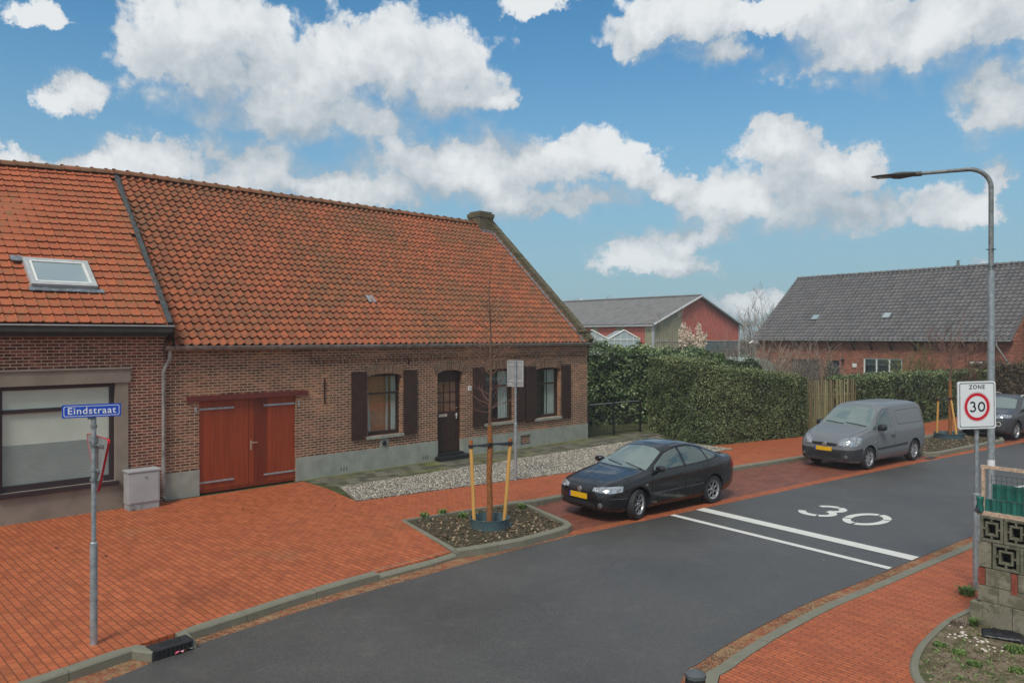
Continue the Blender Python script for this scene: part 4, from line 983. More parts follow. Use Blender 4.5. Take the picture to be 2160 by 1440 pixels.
def street_tree(name,label,x,y,z,htop,seed,zcol,group,crown=.65,trunkh=1.98,small=False):
    t=thing(name,label,'tree',(x,y,z),0,group); rg=random.Random(seed)
    mb=MB(); pts=[(0,0,0),(.015,0,.5),(-.005,0,1.0),(.02,.01,1.5),(.01,0,trunkh)]
    mb.tube(pts,[.062,.057,.054,.060,.045],14); mb.build('wrapped_trunk',M['wrap'],t,smooth='auto')
    mb=MB(); st=trunkh-.05; lead=[]; px_,py_=.01,0
    n=9
    for i in range(n+1):
        lead.append((px_,py_,st+(htop-st)*i/n)); px_+=rg.uniform(-.02,.025); py_+=rg.uniform(-.02,.02)
    rs=[.034*(1-.93*i/n)+.0025 for i in range(n+1)]; mb.tube(lead,rs,7); mb.build('stem',M['bark'],t,smooth='auto')
    mb=MB()
    for i in range(34 if crown<.7 else 14):
        f=rg.uniform(.04,.5) if i<28 else rg.uniform(.55,.75); zz=st+(htop-st)*f; a=rg.uniform(0,6.28); k=int(f*n); fr=f*n-k
        p0=Vector(lead[k]).lerp(Vector(lead[k+1]),fr); L=crown*rg.uniform(.7,1.35)*(1-.4*f)
        dv=Vector((math.cos(a),math.sin(a),rg.uniform(.15,1.1)))
        branchy(mb,p0,dv,L,.010,1,rg,3,.5,4,5,.35,.14)
    mb.build('twigs',M['twig_red'],t)
    return t
t1=street_tree('street_tree','leafless young tree with wrapped trunk between two yellow stakes in front of the cottage door',-.45,15.05,-.03,5.25,11,0,'young staked street trees',.62)
t2=street_tree('street_tree','leafless young tree between yellow stakes in the soil bed behind the grey van',16.15,28.1,-.02,4.3,23,0,'young staked street trees',.8,2.1)
mb=MB(); rg=random.Random(5)
def leaf_pts(mb,pts,smin,smax,rg,up=.3):
    for p in pts:
        s_=rg.uniform(smin,smax); n1=Vector((rg.gauss(0,1),rg.gauss(0,1),rg.gauss(0,1)+up)).normalized(); t_=n1.orthogonal().normalized(); t_.rotate(Matrix.Rotation(rg.uniform(0,6.28),3,n1)); b_=n1.cross(t_)
        p=Vector(p); mb.add([p-t_*s_,p-b_*s_*.55,p+t_*s_,p+b_*s_*.55],[(0,1,2,3)],rg.random())
def stakes(root_xy,z,pl,sc=1.0):
    a=None
    for k,(b0,t0) in enumerate(pl):
        s=thing('tree_stake','',  'stake',(0,0,0),0,'yellow wooden tree stakes')
        b0=Vector(b0);t0=Vector(t0); m_=b0.lerp(t0,.97)
        s.location=b0
        mb=MB(); mb.tube([(0,0,0),tuple((m_-b0)*.5+Vector((.004,0,0))),tuple(m_-b0-(t0-b0).normalized()*.1)],[.038,.037,.036],10); mb.build('shaft',M['stake'],s,smooth='auto')
        mb=MB(); mb.tube([tuple(m_-b0-(t0-b0).normalized()*.1),tuple(t0-b0)],[.041,.036],8); mb.build('stake_head',M['stake_top'],s)
        yield s
def strap(a_,b_,name='strap'):
    a_=Vector(a_);b_=Vector(b_); mb=MB(); vs=[];n=10
    for i in range(n+1):
        t=i/n; p=a_.lerp(b_,t); tw=math.sin(t*math.pi)*.5; h=.030
        vs+= [(p.x,p.y-.045+.0*tw,p.z-h*(1-.35*abs(tw))+.012*math.sin(6.28*t)),(p.x,p.y-.045+.03*tw,p.z+h*(1-.35*abs(tw)))]
        vs+= [(p.x,p.y-.039,p.z-h*(1-.35*abs(tw))+.012*math.sin(6.28*t)),(p.x,p.y-.039+.03*tw,p.z+h*(1-.35*abs(tw)))]
    for i in range(n):
        q=i*4; mb.add([],[]); mb.f+=[(q,q+4,q+5,q+1),(q+2,q+3,q+7,q+6),(q+1,q+5,q+7,q+3),(q,q+2,q+6,q+4)]; mb.t+=[.5]*4; mb.m+=[0]*4
    mb.v=vs
    for p in (a_,b_): mb.lathe([(.046,-.032),(.046,.032)],12,T(p.x,p.y,p.z))
    return mb
def px_z(px,py,Y): return ((px-CX)/F_*Y, Y, H_-(py-HY)/F_*Y)
pl1=[(( -.74,15.0,-.06),px_z(993,928,14.95)),((-.16,15.20,-.06),px_z(1077,924,15.15))]
for s,lb in zip(stakes(None,0,pl1),('left yellow stake supporting the young tree in front of the cottage','right yellow stake supporting the young tree in front of the cottage')): s['label']=lb
a1=px_z(993,941,14.95);a2=px_z(1034,937,15.02);a3=px_z(1077,934,15.15)
o=strap(a1,a2).build('tree_tie',M['rubber']); tag(o,'black rubber tie from the left stake to the tree before the cottage','tree tie','black rubber ties on the tree stakes')
o=strap(a2,a3).build('tree_tie',M['rubber']); tag(o,'black rubber tie from the right stake to the tree before the cottage','tree tie','black rubber ties on the tree stakes')
pl2=[((15.72,28.2,-.05),px_z(1979,838,28.0)),((16.3,27.9,-.05),px_z(2005,836,28.0))]
for s,lb in zip(stakes(None,0,pl2),('left yellow stake in the soil bed behind the grey van','right yellow stake in the soil bed behind the grey van')): s['label']=lb
o=strap(px_z(1979,842,28.0),px_z(2005,840,28.0)).build('tree_tie',M['rubber']); tag(o,'black rubber tie across the stakes behind the grey van','tree tie','black rubber ties on the tree stakes')
def collar(loc,r,h,label):
    mb=MB(); mb.lathe([(r*.98,0),(r*1.02,h),(r*1.04,h+.012),(r*1.0,h+.014),(r*.96,0.0)],36); mb.box(r-.03,r+.04,-.06,.02,.02,.10)
    o=mb.build('tree_collar',M['teal'],smooth='auto'); o.location=loc; return tag(o,label,'tree collar','teal watering collars')
collar((-.44,14.98,-.04),.385,.19,'dark teal plastic ring round the foot of the tree before the cottage')
collar((16.1,28.05,-.04),.50,.2,'dark teal plastic ring round the foot of the tree behind the van')
# weeds in the beds
def tuft(name,label,cat,x,y,z,r,h,n,mat,seed,group=None,kind=None,wd=.012):
    rg=random.Random(seed); mb=MB()
    for i in range(n):
        a=rg.uniform(0,6.28); q=r*math.sqrt(rg.random())*.6; bx,by=q*math.cos(a),q*math.sin(a); L=h*rg.uniform(.4,1.0); a2=rg.uniform(0,6.28); ln=rg.uniform(.2,1.0)*L
        dx,dy=math.cos(a2)*ln,math.sin(a2)*ln; w0=wd*rg.uniform(.6,1.3); sx,sy=-math.sin(a2)*w0,math.cos(a2)*w0
        mb.add([(bx-sx,by-sy,0),(bx+sx,by+sy,0),(bx+dx*.5+sx,by+dy*.5+sy,L*.7),(bx+dx*.5-sx,by+dy*.5-sy,L*.7),(bx+dx,by+dy,L*.75)],[(0,1,2,3),(3,2,4)],rg.random())
    o=mb.build(name,mat,tint=True); o.location=(x,y,z); return tag(o,label,cat,group,kind)
for i,(px,py,lb) in enumerate(((895,1092,'green weed tuft near the left corner of the tree bed'),(932,1085,'green weed tuft behind the left corner of the tree bed'),(975,1092,'green weed tuft beside the teal ring in the tree bed'),(1100,1072,'green weed tuft at the far corner of the tree bed by the kerb'))):
    x,y=gp(px,py,-.03); tuft('weed',lb,'weed',x,y,-.03,.14,.16,60,M['weed'],40+i,'weeds in the tree bed')
x,y=gp(1060,1108,-.03)
# ============================================================= BLOCK WALL ON THE RIGHT
WF=Frame((6.10,9.92),(.636,-.771))
bw=thing('block_wall','weathered concrete block wall with pierced screen blocks at the right edge','wall',(*WF.P,-.06),WF.a)
def zz(v): return v+.06
def px2(px,py,off=0): a,b=WF.at(px,py,off); return a,b+.06
xe=3.2
z_rows=[0]+[px2(2085,p)[1] for p in (1270,1236,1198,1143,1088)]
mb=MB(); r_=random.Random(2)
def blocks(mb,za,zb,xs):
    for a_,b_ in zip(xs[:-1],xs[1:]): mb.box(a_+.004,b_-.004,r_.uniform(0,.006),.14,za+.004,zb-.004,r_.random())
blocks(mb,z_rows[0]-.05,z_rows[1],[.0,.36,.75,1.15,1.55,1.95,2.4,3.2]); blocks(mb,z_rows[1],z_rows[2],[-.04,.20,.6,1.0,1.4,1.8,2.2,3.2]); blocks(mb,z_rows[2],z_rows[3],[.055,.345])
blocks(mb,z_rows[2],z_rows[3],[.42,.8,.86,1.26,1.7,2.1,3.2]); 
xs2=px2(2091,1170)[0]; blocks(mb,z_rows[3],z_rows[4],[-.03,xs2])
w3=mb.build('block_course',M['block'],bw,bevel=.006)
mb=MB(); mb.box(-.02,xe,.018,.13,-.05,z_rows[3]-.01); mb.build('mortar',plain('grey_mortar',(.16,.15,.115),.95,var=.2,bmp=.3),bw)
mb=MB(); mb.box(-.03,.05,.003,.14,z_rows[2]+.01,z_rows[3]-.01); mb.box(.35,.415,.003,.14,z_rows[2]-.04,z_rows[3]-.01); mb.build('brick_insert',M['redblock'],bw)
def pierced(x0,x1,z0,z1):
    mb=MB(); t=.036; w_=x1-x0; h_=z1-z0; y0,y1=.0,.10
    mb.box(x0,x1,y0,y1,z0,z0+t); mb.box(x0,x1,y0,y1,z1-t,z1); mb.box(x0,x0+t,y0,y1,z0+t,z1-t); mb.box(x1-t,x1,y0,y1,z0+t,z1-t)
    cx,cz=(x0+x1)/2,(z0+z1)/2; a=w_*.27; c=h_*.27; s_=.026; e=.002
    mb.box(cx-a,cx+a,y0+e,y1-e,cz-c,cz-c+s_); mb.box(cx-a,cx+a,y0+e,y1-e,cz+c-s_,cz+c); mb.box(cx-a,cx-a+s_,y0+e,y1-e,cz-c+s_,cz+c-s_); mb.box(cx+a-s_,cx+a,y0+e,y1-e,cz-c+s_,cz+c-s_)
    mb.box(cx-.012,cx+.012,y0+e,y1-e,z0+t,cz-c); mb.box(cx-.012,cx+.012,y0+e,y1-e,cz+c,z1-t); mb.box(x0+t,cx-a,y0+e,y1-e,cz-.012,cz+.012); mb.box(cx+a,x1-t,y0+e,y1-e,cz-.012,cz+.012)
    return mb.build('screen_block',M['block_dark'],bw,bevel=.005)
xb=px2(2118.5,1110)[0]; wblk=xb-.0
x=-.01
for i in range(9): pierced(x+.003,x+wblk-.003,z_rows[4]+.004,z_rows[5]); x+=wblk
x=xs2+.01; wb2=px2(2151,1170)[0]-x
for i in range(8): pierced(x+.003,x+wb2-.003,z_rows[3]+.004,z_rows[4]-.003); x+=wb2
mb=MB(); mb.box(-.0,xe,.16,.2,.4,z_rows[5]-.02); mb.build('backing_board',M['black'],bw)
zr=z_rows[5]
sf=thing('balcony_fence','cream flaking metal railing with green screen strips and wire mesh on the block wall','fence',(*WF.P,-.06),WF.a)
zt=px2(2080,981,.05)[1]
mb=MB(); mb.box(-.01,xe,.03,.07,zt-.04,zt); mb.box(.0,.038,.03,.07,zr+.02,zt-.0401); mb.box(1.3,1.34,.03,.07,zr+.0501,zt-.0401); mb.box(-.04,xe,.0,.09,zr+.002,zr+.05); mb.build('frame',M['paint_chip'],sf)
xg=px2(2092,1040,.05)[0]; zg=px2(2092,1020,.05)[1]; zm=px2(2092,1053,.05)[1]
def strip(mb,x0,x1,z0,z1,y,ph=0,cell=.115):
    n=int((x1-x0)/cell)
    k=24*max(1,n//3); vs=[];fs=[]
    for i in range(k+1):
        x_=x0+(x1-x0)*i/k; yy=y+.012*math.cos((x_-x0)/cell*2*math.pi+ph)
        vs+= [(x_,yy,z0),(x_,yy+.003,z1)]
    mb.add(vs,[(2*i,2*i+2,2*i+3,2*i+1) for i in range(k)])
mb=MB(); strip(mb,xg,xe,zm+.004,zg,.055); strip(mb,-.01,xe,zr+.052,zm,.045,1.5); 
gs=mb.build('green_screen',M['green_tarp'],sf)
sm=gs.modifiers.new('thick','SOLIDIFY'); sm.thickness=.002
mb=MB(); xx=xg+.0
while xx<xe: mb.tube([(xx,.038,zr+.06),(xx,.038,zg+.12)],.0028,5); xx+=.058
for z in (zg+.115,zg+.055,zm,zg-.03): mb.tube([(xg-.0,.036,z),(xe,.036,z)],.0028,5)
mb.build('wire_mesh',M['wire'],sf)
mb=MB(); 
rg=random.Random(8); n=7;vs=[]
for i in range(n):
    for j in range(n): vs.append((-.055+.09*i/(n-1)+rg.uniform(-.008,.008),.02-.05*math.sin(i/(n-1)*3.14)+rg.uniform(-.008,.008),zr+.03+(zm-zr)*j/(n-1)))
mb.add(vs,[(i*n+j,(i+1)*n+j,(i+1)*n+j+1,i*n+j+1) for i in range(n-1) for j in range(n-1)]); o=mb.build('folded_screen_end',M['green_tarp'],sf,smooth=True); o.modifiers.new('t','SOLIDIFY').thickness=.003
mb=MB(); mb.lathe([(.03,0),(.035,.02),(.03,.04),(0,.04)],10,T(-.03,.0,zr+.05)@RX(R(60))); mb.build('rolled_band',M['rubber'],sf)
# barbecue-like things behind the rail: dark box with pale rails
bq=thing('garden_chair','pale slatted garden chair piled with a dark cover behind the green screen','chair',WF.w(.42,.35)+(zr-.06+.0,),WF.a)
mb=MB()
for i in range(8):
    pts=[(-.20+.045*i,-.10+.02*i,.16),(-.19+.045*i,-.07+.02*i,.24),(-.15+.05*i,0+.02*i,.33)]; mb.tube(pts,.008,5)
mb.tube([(-.22,-.1,.33),(.25,.08,.47)],.018,6); mb.build('slats',M['trim'],bq)
mb=MB(); 
for k in range(3): mb.lathe([(.16,-.05),(.2,.0),(.16,.05),(0,.07)],9,T(.05+.14*k,-.02,.12+.03*k)@RY(.3*k))
mb.build('dark_cover',M['black'],bq,smooth='auto')
mb=MB(); mb.box(-.20,-.15,-.10,-.05,-.1,.34); mb.build('green_post',plain('green_plastic',(.01,.16,.07),.5),bq)
mb=MB(); mb.lathe([(.016,0),(.016,-.2)],6,T(-.17,-.12,0)); 
for lx,ly in ((-.15,0),(.4,0),(.4,.3),(-.15,.3)): mb.tube([(lx,ly,.15),(lx,ly,-zr+.06)],.018,6)
mb.build('leg',M['castiron'],bq)
# pavement side stone and black bag
mb=MB(); mb.box(-.12,.02,-.02,.16,0,.30); mb.build('end_stone',M['block'],bw,bevel=.01)
bg=MB(); rg=random.Random(12); n=18;vs=[]
for i in range(n):
    for j in range(n):
        a=i/(n-1)-.5;b_=j/(n-1)-.5; vs.append((a*.46,b_*.30,.075*max(0,(1-(abs(a)*2)**8)*(1-(abs(b_)*2)**8))*(.6+.5*mnoise.noise(Vector((a*7,b_*9,0))))+rg.uniform(-.004,.004)+.008))
bg.add(vs,[(i*n+j,(i+1)*n+j,(i+1)*n+j+1,i*n+j+1) for i in range(n-1) for j in range(n-1)])
x,y=gp(2116,1342,-.04); o=bg.build('plastic_bag',plain('black_plastic',(.018,.019,.022),.35,var=.3,bmp=.3),smooth=True); o.modifiers.new('t','SOLIDIFY').thickness=.004; o.location=(x,y,-.04); o.rotation_euler=(0,0,-.55); tag(o,'flat black plastic bag at the foot of the block wall','bag')
# white stones
rg=random.Random(21)
for i in range(34):
    f=i/33; px=2008+95*f+rg.gauss(0,8); py=1328+40*f+rg.gauss(0,7); x,y=gp(px,py,-.04)
    s=rg.uniform(.010,.024); mb=MB(); mb.lathe([(0,-s*.3),(s,-s*.1),(s*.9,s*.35),(s*.3,s*.6),(0,s*.62)],7)
    for k in range(len(mb.v)): v=mb.v[k]; mb.v[k]=(v[0]*rg.uniform(.85,1.2)*1.3,v[1]*rg.uniform(.85,1.1),v[2])
    o=mb.build('stone',plain('white_pebble',(.62,.56,.48),.85,var=.2) if i==0 else bpy.data.materials['white_pebble'],smooth=True); o.location=(x,y,-.04); o.rotation_euler=(0,0,rg.uniform(0,6)); tag(o,'small pale stone on the dirt beside the block wall','stone','pale stones scattered beside the block wall')
grp='grass tufts on the bare garden corner'
for i,(px,py,r0,h0,n,lb) in enumerate(((2040,1252,.16,.15,260,'bright green grass tuft at the foot of the speed zone sign pole'),(1983,1360,.13,.05,170,'low grass tuft just inside the curved kerb'),(2022,1378,.12,.06,170,'grass tuft left of the scattered pale stones in the middle of the dirt'),(2055,1402,.12,.07,200,'grass tuft nearest the bottom edge of the dirt corner'),(2140,1372,.18,.08,260,'grass patch below the black plastic bag'),(2053,1320,.05,.16,90,'tall weed against the left foot of the block wall'),(2145,1415,.15,.06,160,'grass tuft at the bottom right corner of the picture'))):
    x,y=gp(px,py,-.045); tuft('grass_tuft',lb,'grass tuft',x,y,-.05,r0,h0,n,M['weed'],60+i,grp,wd=.006)
x,y=gp(2022,1318,-.045); tuft('withered_plant','dark withered plant between kerb and block wall','plant',x,y,-.05,.14,.13,120,M['litter'],77,wd=.005).data.materials[0]=M['twig']
o=scatter_quads([(p[0]+.05,p[1]-.02) for p in garden if p[1]>7.5 and p[0]<7.2]+[(7.0,7.5)],2600,.006,.018,-.045,'garden_litter',M['litter'],flat=.8,seed=9); tag(o,'dry stalks and grit lying on the bare dirt corner','litter',kind='stuff')
o=scatter_quads([(p[0]+.05,p[1]-.02) for p in garden if p[1]>7.5 and p[0]<7.2]+[(7.0,7.5)],900,.008,.02,-.045,'sparse_grass',M['weed'],flat=1.4,seed=19); tag(o,'thin green grass blades in the bare dirt corner','grass',kind='stuff')
# loose litter in the gutters and on the road
def along(pts,n,w0,w1,smin,smax,z,seed,mat,name,label,ymin=7,ymax=30):
    rr=random.Random(seed); pts=[p for p in pts if ymin<p[1]<ymax]; P=[Vector(p) for p in pts]; mb=MB()
    for k in range(n):
        i=rr.randrange(len(P)-1); p=P[i].lerp(P[i+1],rr.random()); t=(P[i+1]-P[i]).normalized(); q=p+Vector((-t.y,t.x))*rr.uniform(w0,w1)
        if math.sin(q.x*2.3+q.y*1.1)+math.sin(q.y*3.7)*.6 < rr.uniform(-1.4,.9): continue
        leaf_pts(mb,[(q.x,q.y,z+rr.uniform(0,.004))],smin,smax,rr,6)
    o=mb.build(name,mat,tint=True); return tag(o,label,'leaf litter',kind='stuff')
along(LE,9000,.02,.30,.005,.016,-.10,31,M['litter'],'gutter_litter','sandy grit and leaf crumbs in the gutter of the house side')
along(RE,6000,-.24,-.02,.005,.014,-.098,32,M['litter'],'gutter_litter','sandy grit and leaf crumbs in the gutter of the wall side')
rr_=random.Random(44); mb=MB()
for k in range(150):
    t=rr_.random(); x=rr_.uniform(-3,9); y=rr_.uniform(8.5,20)
    if inside((x,y),LE+RE[::-1]): leaf_pts(mb,[(x,y,-.094)],.004,.010,rr_,5)
o=mb.build('road_grit',M['pebble'],tint=True); tag(o,'tiny pale bits of grit scattered on the asphalt','grit',kind='stuff')
mb=MB()
for k in range(70):
    s_=rr_.uniform(-6,13); o_=rr_.uniform(-4,-.3)*(.6 if s_>2 else 1); x,y=HF.w(s_,o_); leaf_pts(mb,[(x,y,.022)],.02,.045,rr_,4)
o=mb.build('fallen_leaves',plain('rust_leaf',(.18,.045,.02),.8,tint=.4),tint=True); tag(o,'few rust brown fallen leaves on gravel and paving before the cottage','leaves',kind='stuff')
# drain cover near second bed
x,y=gp(1963,966,-.1); o=MB().box(-.28,.28,-.10,.10,-.01,.006).build('drain_cover',M['castiron'],bevel=.004); o.location=(x,y,-.098); o.rotation_euler=(0,0,ROADDIR); tag(o,'dark rectangular drain cover in the brick gutter beside the van','drain')
# ============================================================= BACKGROUND
# ---- iron gate
G0=Vector((2.78,27.72,0)); G1=Vector((4.98,29.6,0)); gd=(G1-G0); gl=gd.length
gt=thing('garden_gate','low black bar gate between the cottage corner and the hedge','gate',(G0.x,G0.y,0),math.atan2(gd.y,gd.x))
mb=MB()
for x in (0,gl*.47,gl): mb.box(x-.03,x+.03,-.03,.03,-.02,1.25)
mb.build('gate_post',M['castiron'],gt)
for a_,b_ in ((.035,gl*.47-.035),(gl*.47+.035,gl-.035)):
    mb=MB(); 
    for z in (.10,.66,1.2): mb.box(a_,b_,-.016,.016,z-.018,z+.018)
    n=int((b_-a_)/.075)
    for i in range(n+1): x=a_+(b_-a_)*i/n; mb.box(x-.005,x+.005,-.006,.006,.1181,.6419); 
    for i in range(n//2+1): x=a_+(b_-a_)*i/(n//2); mb.box(x-.005,x+.005,-.006,.006,.6781,1.1819)
    mb.build('gate_leaf',M['castiron'],gt)
mb=MB(); mb.box(.035,gl*.47-.035,-.022,.022,1.2181,1.226); mb.box(gl*.47+.035,gl-.035,-.022,.022,1.2181,1.226); mb.build('top_strip',M['trim'],gt)
# ---- hedges
def hedge(name,label,line,depth,top,mat,dens=600,ls=(.035,.06),seed=1,bumpy=.12,z0=0.0,side_l=True,group=None,cat='hedge',corewid=.14):
    rg=np.random.RandomState(seed); P=[Vector(p) for p in line]; L=[0]
    for i in range(1,len(P)): L.append(L[-1]+(P[i]-P[i-1]).length)
    back=[Vector(p) for p in off(line,depth)]
    def at(t):
        l=t*L[-1]
        for i in range(1,len(L)):
            if l<=L[i]+1e-6:
                k=(l-L[i-1])/(L[i]-L[i-1]); return P[i-1].lerp(P[i],k),back[i-1].lerp(back[i],k)
        return P[-1],back[-1]
    mb=MB(); area_f=L[-1]*top(.5); area_t=L[-1]*depth; area_s=depth*top(.5)
    V=[];Tn=[]
    nf=int(area_f*dens); ntp=int(area_t*dens*.8); ns=int(area_s*dens)
    for kind,n in (('f',nf),('t',ntp),('l',ns),('r',ns),('b',nf//5)):
        for k in range(n):
            t=rg.rand(); s_=rg.rand()
            if kind in 'ftb':
                a,b=at(t); d=(b-a).normalized(); h=top(t)
                if kind=='f': p=Vector((a.x,a.y,z0+(h-z0)*s_)); nr=Vector((-d.x,-d.y,.15))
                elif kind=='b': p=Vector((b.x,b.y,z0+(h-z0)*(1-.4*s_*s_))); nr=Vector((d.x,d.y,.15))
                else: q=a.lerp(b,s_); p=Vector((q.x,q.y,h)); nr=Vector((0,0,1))
            else:
                e=0.0 if kind=='l' else 1.0; a,b=at(e); q=a.lerp(b,t); h=top(e); a2,_=at(.02 if e==0 else .98); dd=(a-a2).normalized(); p=Vector((q.x,q.y,z0+(h-z0)*s_)); nr=Vector((dd.x,dd.y,.15))
            nr.normalize()
            bm_=mnoise.noise(p*1.3)*bumpy+mnoise.noise(p*3.7)*bumpy*.6
            # soften the top edge
            edge=min(1,max(0,(top(t)-p.z)/.2)) if kind=='f' else 1
            p=p+nr*(bm_-abs(rg.normal(0,.05))-(.09*(1-edge) if kind=='f' else 0))
            if kind=='t' and rg.rand()<.08: p.z+=rg.uniform(0,.16)
            ls_=rg.uniform(*ls); n1=(nr*.7+Vector(rg.normal(0,.55,3))).normalized(); tt=n1.orthogonal().normalized(); tt.rotate(Matrix.Rotation(rg.uniform(0,6.28),3,n1)); bb=n1.cross(tt)
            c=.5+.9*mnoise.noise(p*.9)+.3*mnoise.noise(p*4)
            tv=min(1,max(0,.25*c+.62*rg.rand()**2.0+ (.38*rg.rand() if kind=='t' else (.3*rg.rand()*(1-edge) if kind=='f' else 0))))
            V+= [p-tt*ls_,p-bb*ls_*.55,p+tt*ls_,p+bb*ls_*.55]; Tn.append(tv)
    mb.v=[tuple(v) for v in V]; mb.f=[(4*i,4*i+1,4*i+2,4*i+3) for i in range(len(Tn))]; mb.t=Tn; mb.m=[0]*len(Tn)
    root=thing(name,label,cat,(0,0,0),0,group); 
    cx=sum(p.x for p in P)/len(P); cy=sum(p.y for p in P)/len(P)
    lf=mb.build('foliage',mat,root,tint=True)
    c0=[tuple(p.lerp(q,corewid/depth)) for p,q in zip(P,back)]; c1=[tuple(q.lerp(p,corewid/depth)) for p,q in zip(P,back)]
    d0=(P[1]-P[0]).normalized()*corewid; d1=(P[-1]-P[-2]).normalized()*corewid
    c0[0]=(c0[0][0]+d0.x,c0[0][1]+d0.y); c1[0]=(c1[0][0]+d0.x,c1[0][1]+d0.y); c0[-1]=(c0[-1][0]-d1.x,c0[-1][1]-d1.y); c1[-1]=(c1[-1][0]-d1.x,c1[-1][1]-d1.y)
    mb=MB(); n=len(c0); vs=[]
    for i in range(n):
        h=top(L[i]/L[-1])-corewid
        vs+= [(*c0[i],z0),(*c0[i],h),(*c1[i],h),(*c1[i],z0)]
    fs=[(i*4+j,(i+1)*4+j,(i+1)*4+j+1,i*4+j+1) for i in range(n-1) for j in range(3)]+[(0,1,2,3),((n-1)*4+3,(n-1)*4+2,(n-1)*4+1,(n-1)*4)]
    mb.add(vs,fs); mb.build('shade_core',M['core'],root); return root
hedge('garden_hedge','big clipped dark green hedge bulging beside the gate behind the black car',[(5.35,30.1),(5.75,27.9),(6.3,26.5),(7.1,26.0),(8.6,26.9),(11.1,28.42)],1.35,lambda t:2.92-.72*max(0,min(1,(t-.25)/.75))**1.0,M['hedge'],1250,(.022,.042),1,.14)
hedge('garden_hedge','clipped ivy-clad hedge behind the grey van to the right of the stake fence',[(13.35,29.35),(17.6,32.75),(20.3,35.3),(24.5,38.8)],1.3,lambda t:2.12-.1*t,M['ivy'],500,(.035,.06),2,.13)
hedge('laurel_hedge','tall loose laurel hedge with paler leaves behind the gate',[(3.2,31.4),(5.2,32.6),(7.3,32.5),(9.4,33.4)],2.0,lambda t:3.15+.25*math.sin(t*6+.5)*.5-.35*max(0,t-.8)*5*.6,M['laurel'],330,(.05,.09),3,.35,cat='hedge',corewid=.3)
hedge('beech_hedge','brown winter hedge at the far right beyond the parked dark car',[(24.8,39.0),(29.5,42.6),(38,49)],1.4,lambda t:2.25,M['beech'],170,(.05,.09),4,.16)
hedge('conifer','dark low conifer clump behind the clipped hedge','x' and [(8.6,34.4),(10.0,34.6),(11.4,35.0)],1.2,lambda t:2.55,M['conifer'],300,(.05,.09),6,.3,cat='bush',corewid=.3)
# ---- stake fence
rg=random.Random(4)
fn=thing('stake_fence','weathered rustic fence of uneven upright stakes between the two hedges','fence',(11.05,28.7,0),math.atan2(.75,2.2))
L=2.35; n=24
for i in range(n):
    x=L*i/(n-1); mb=MB(); h=2.05+rg.uniform(-.05,.06)+(.28 if i in (7,) else 0); r0=rg.uniform(.024,.038)
    mb.cur=rg.random(); mb.tube([(x,rg.uniform(-.02,.02),-.05),(x+rg.uniform(-.02,.02),0,h*.5),(x+rg.uniform(-.035,.035),rg.uniform(-.02,.02),h)],[r0,r0*.95,r0*.85],7); mb.build('stake',M['oldwood'],fn,tint=True)
mb=MB()
for z in (.5,1.5): mb.tube([(-.1,.07,z),(L+.1,.07,z)],.03,6)
mb.build('cross_rail',M['oldwood'],fn)
# ---- farmhouse
FF=Frame((17.6,54.4),(.59,-.807))
fh=thing('farmhouse','long red brick farmhouse with grey pantile roof on the right','house',(17.6,54.4,0),FF.a)
def fz(x,y,off_=0): return FF.at(1580+x/3.724,520+y/3.724,off_)
fE=16.25; f0=.0
garage=(fz(330,890)[0],fz(553,885)[0],0,fz(553,887)[1]); fdo=(fz(607,890)[0],fz(710,890)[0],0,fz(650,892)[1]); fwn=(fz(897,880)[0],fz(1203,880)[0],fz(1000,1035)[1],fz(1050,877)[1]); fd2=(fz(1732,900)[0],fz(1935,900)[0],0,fz(1850,902)[1])
mb=MB(); wall(mb,f0,fE,-.1,3.5,0,.3,[(a_,b_,-.2 if c_==0 else c_,d_) for a_,b_,c_,d_ in (garage,fdo,fwn,fd2)])
mb.box(f0,f0+.3,.3,10.4,-.1,3.5); mb.box(fE-.3,fE,.3,10.4,-.1,3.5); mb.box(f0+.3,fE-.3,10.1,10.4,-.1,3.5)
for xx in (f0,fE-.3): mb.add([(xx,0,3.5),(xx,10.4,3.5),(xx,5.23,8.0),(xx+.3,0,3.5),(xx+.3,10.4,3.5),(xx+.3,5.23,8.0)],[(0,1,2),(3,5,4),(0,2,5,3),(1,4,5,2)])
mb.build('wall',M['brick_farm'],fh)
zeF=3.52; pF=math.atan2(8.12-zeF,5.23+.35); rF=math.hypot(8.12-zeF,5.58)
mb=MB(); rs_=random.getstate() if False else None
tiles(mb,lambda q:-.25,fE+.02,-.35,zeF,rF,pF,.30,rF/21,PAN,lift=.05)
mb.add([(-.25,-.35,zeF-.03),(fE+.02,-.35,zeF-.03),(fE+.02,5.23,8.09),(-.25,5.23,8.09)],[(0,1,2,3)],.5); mb.add([(-.25,5.23,8.09),(fE+.02,5.23,8.09),(fE+.02,10.8,3.5),(-.25,10.8,3.5)],[(0,1,2,3)],.5)
mb.build('roof',M['rooftile_farm'],fh,tint=True,smooth='auto')
mb=MB(); ridge_caps(mb,-.25,fE,5.23,8.16,.4,.13); mb.build('ridge_tiles',M['rooftile_farm'],fh,tint=True,smooth='auto')
mb=MB(); mb.box(-.25,fE+.02,-.47,-.36,3.44,3.53); mb.build('gutter',M['zinc'],fh)
mb=MB(); mb.box(-.25,fE,-.35,-.001,3.42,3.45); mb.build('soffit',M['brown'],fh)
for k,xz in enumerate((370,500,655,795,825,965,1120,1310,1490,1715)):
    if xz==795: continue
    x_=fz(xz,760)[0]; mb=MB(); mb.obox(T(x_,-.16,3.1)@RX(R(38)),.08,.07,.62); mb.box(x_-.04,x_+.04,-.35,-.003,3.34,3.41); mb.build('roof_brace',M['brown'],fh)
dk=plain('blue_black_joinery',(.035,.04,.055),.5,var=.2)
mb=MB(); mb.box(garage[0],garage[1],.15,.2,0,garage[3]); 
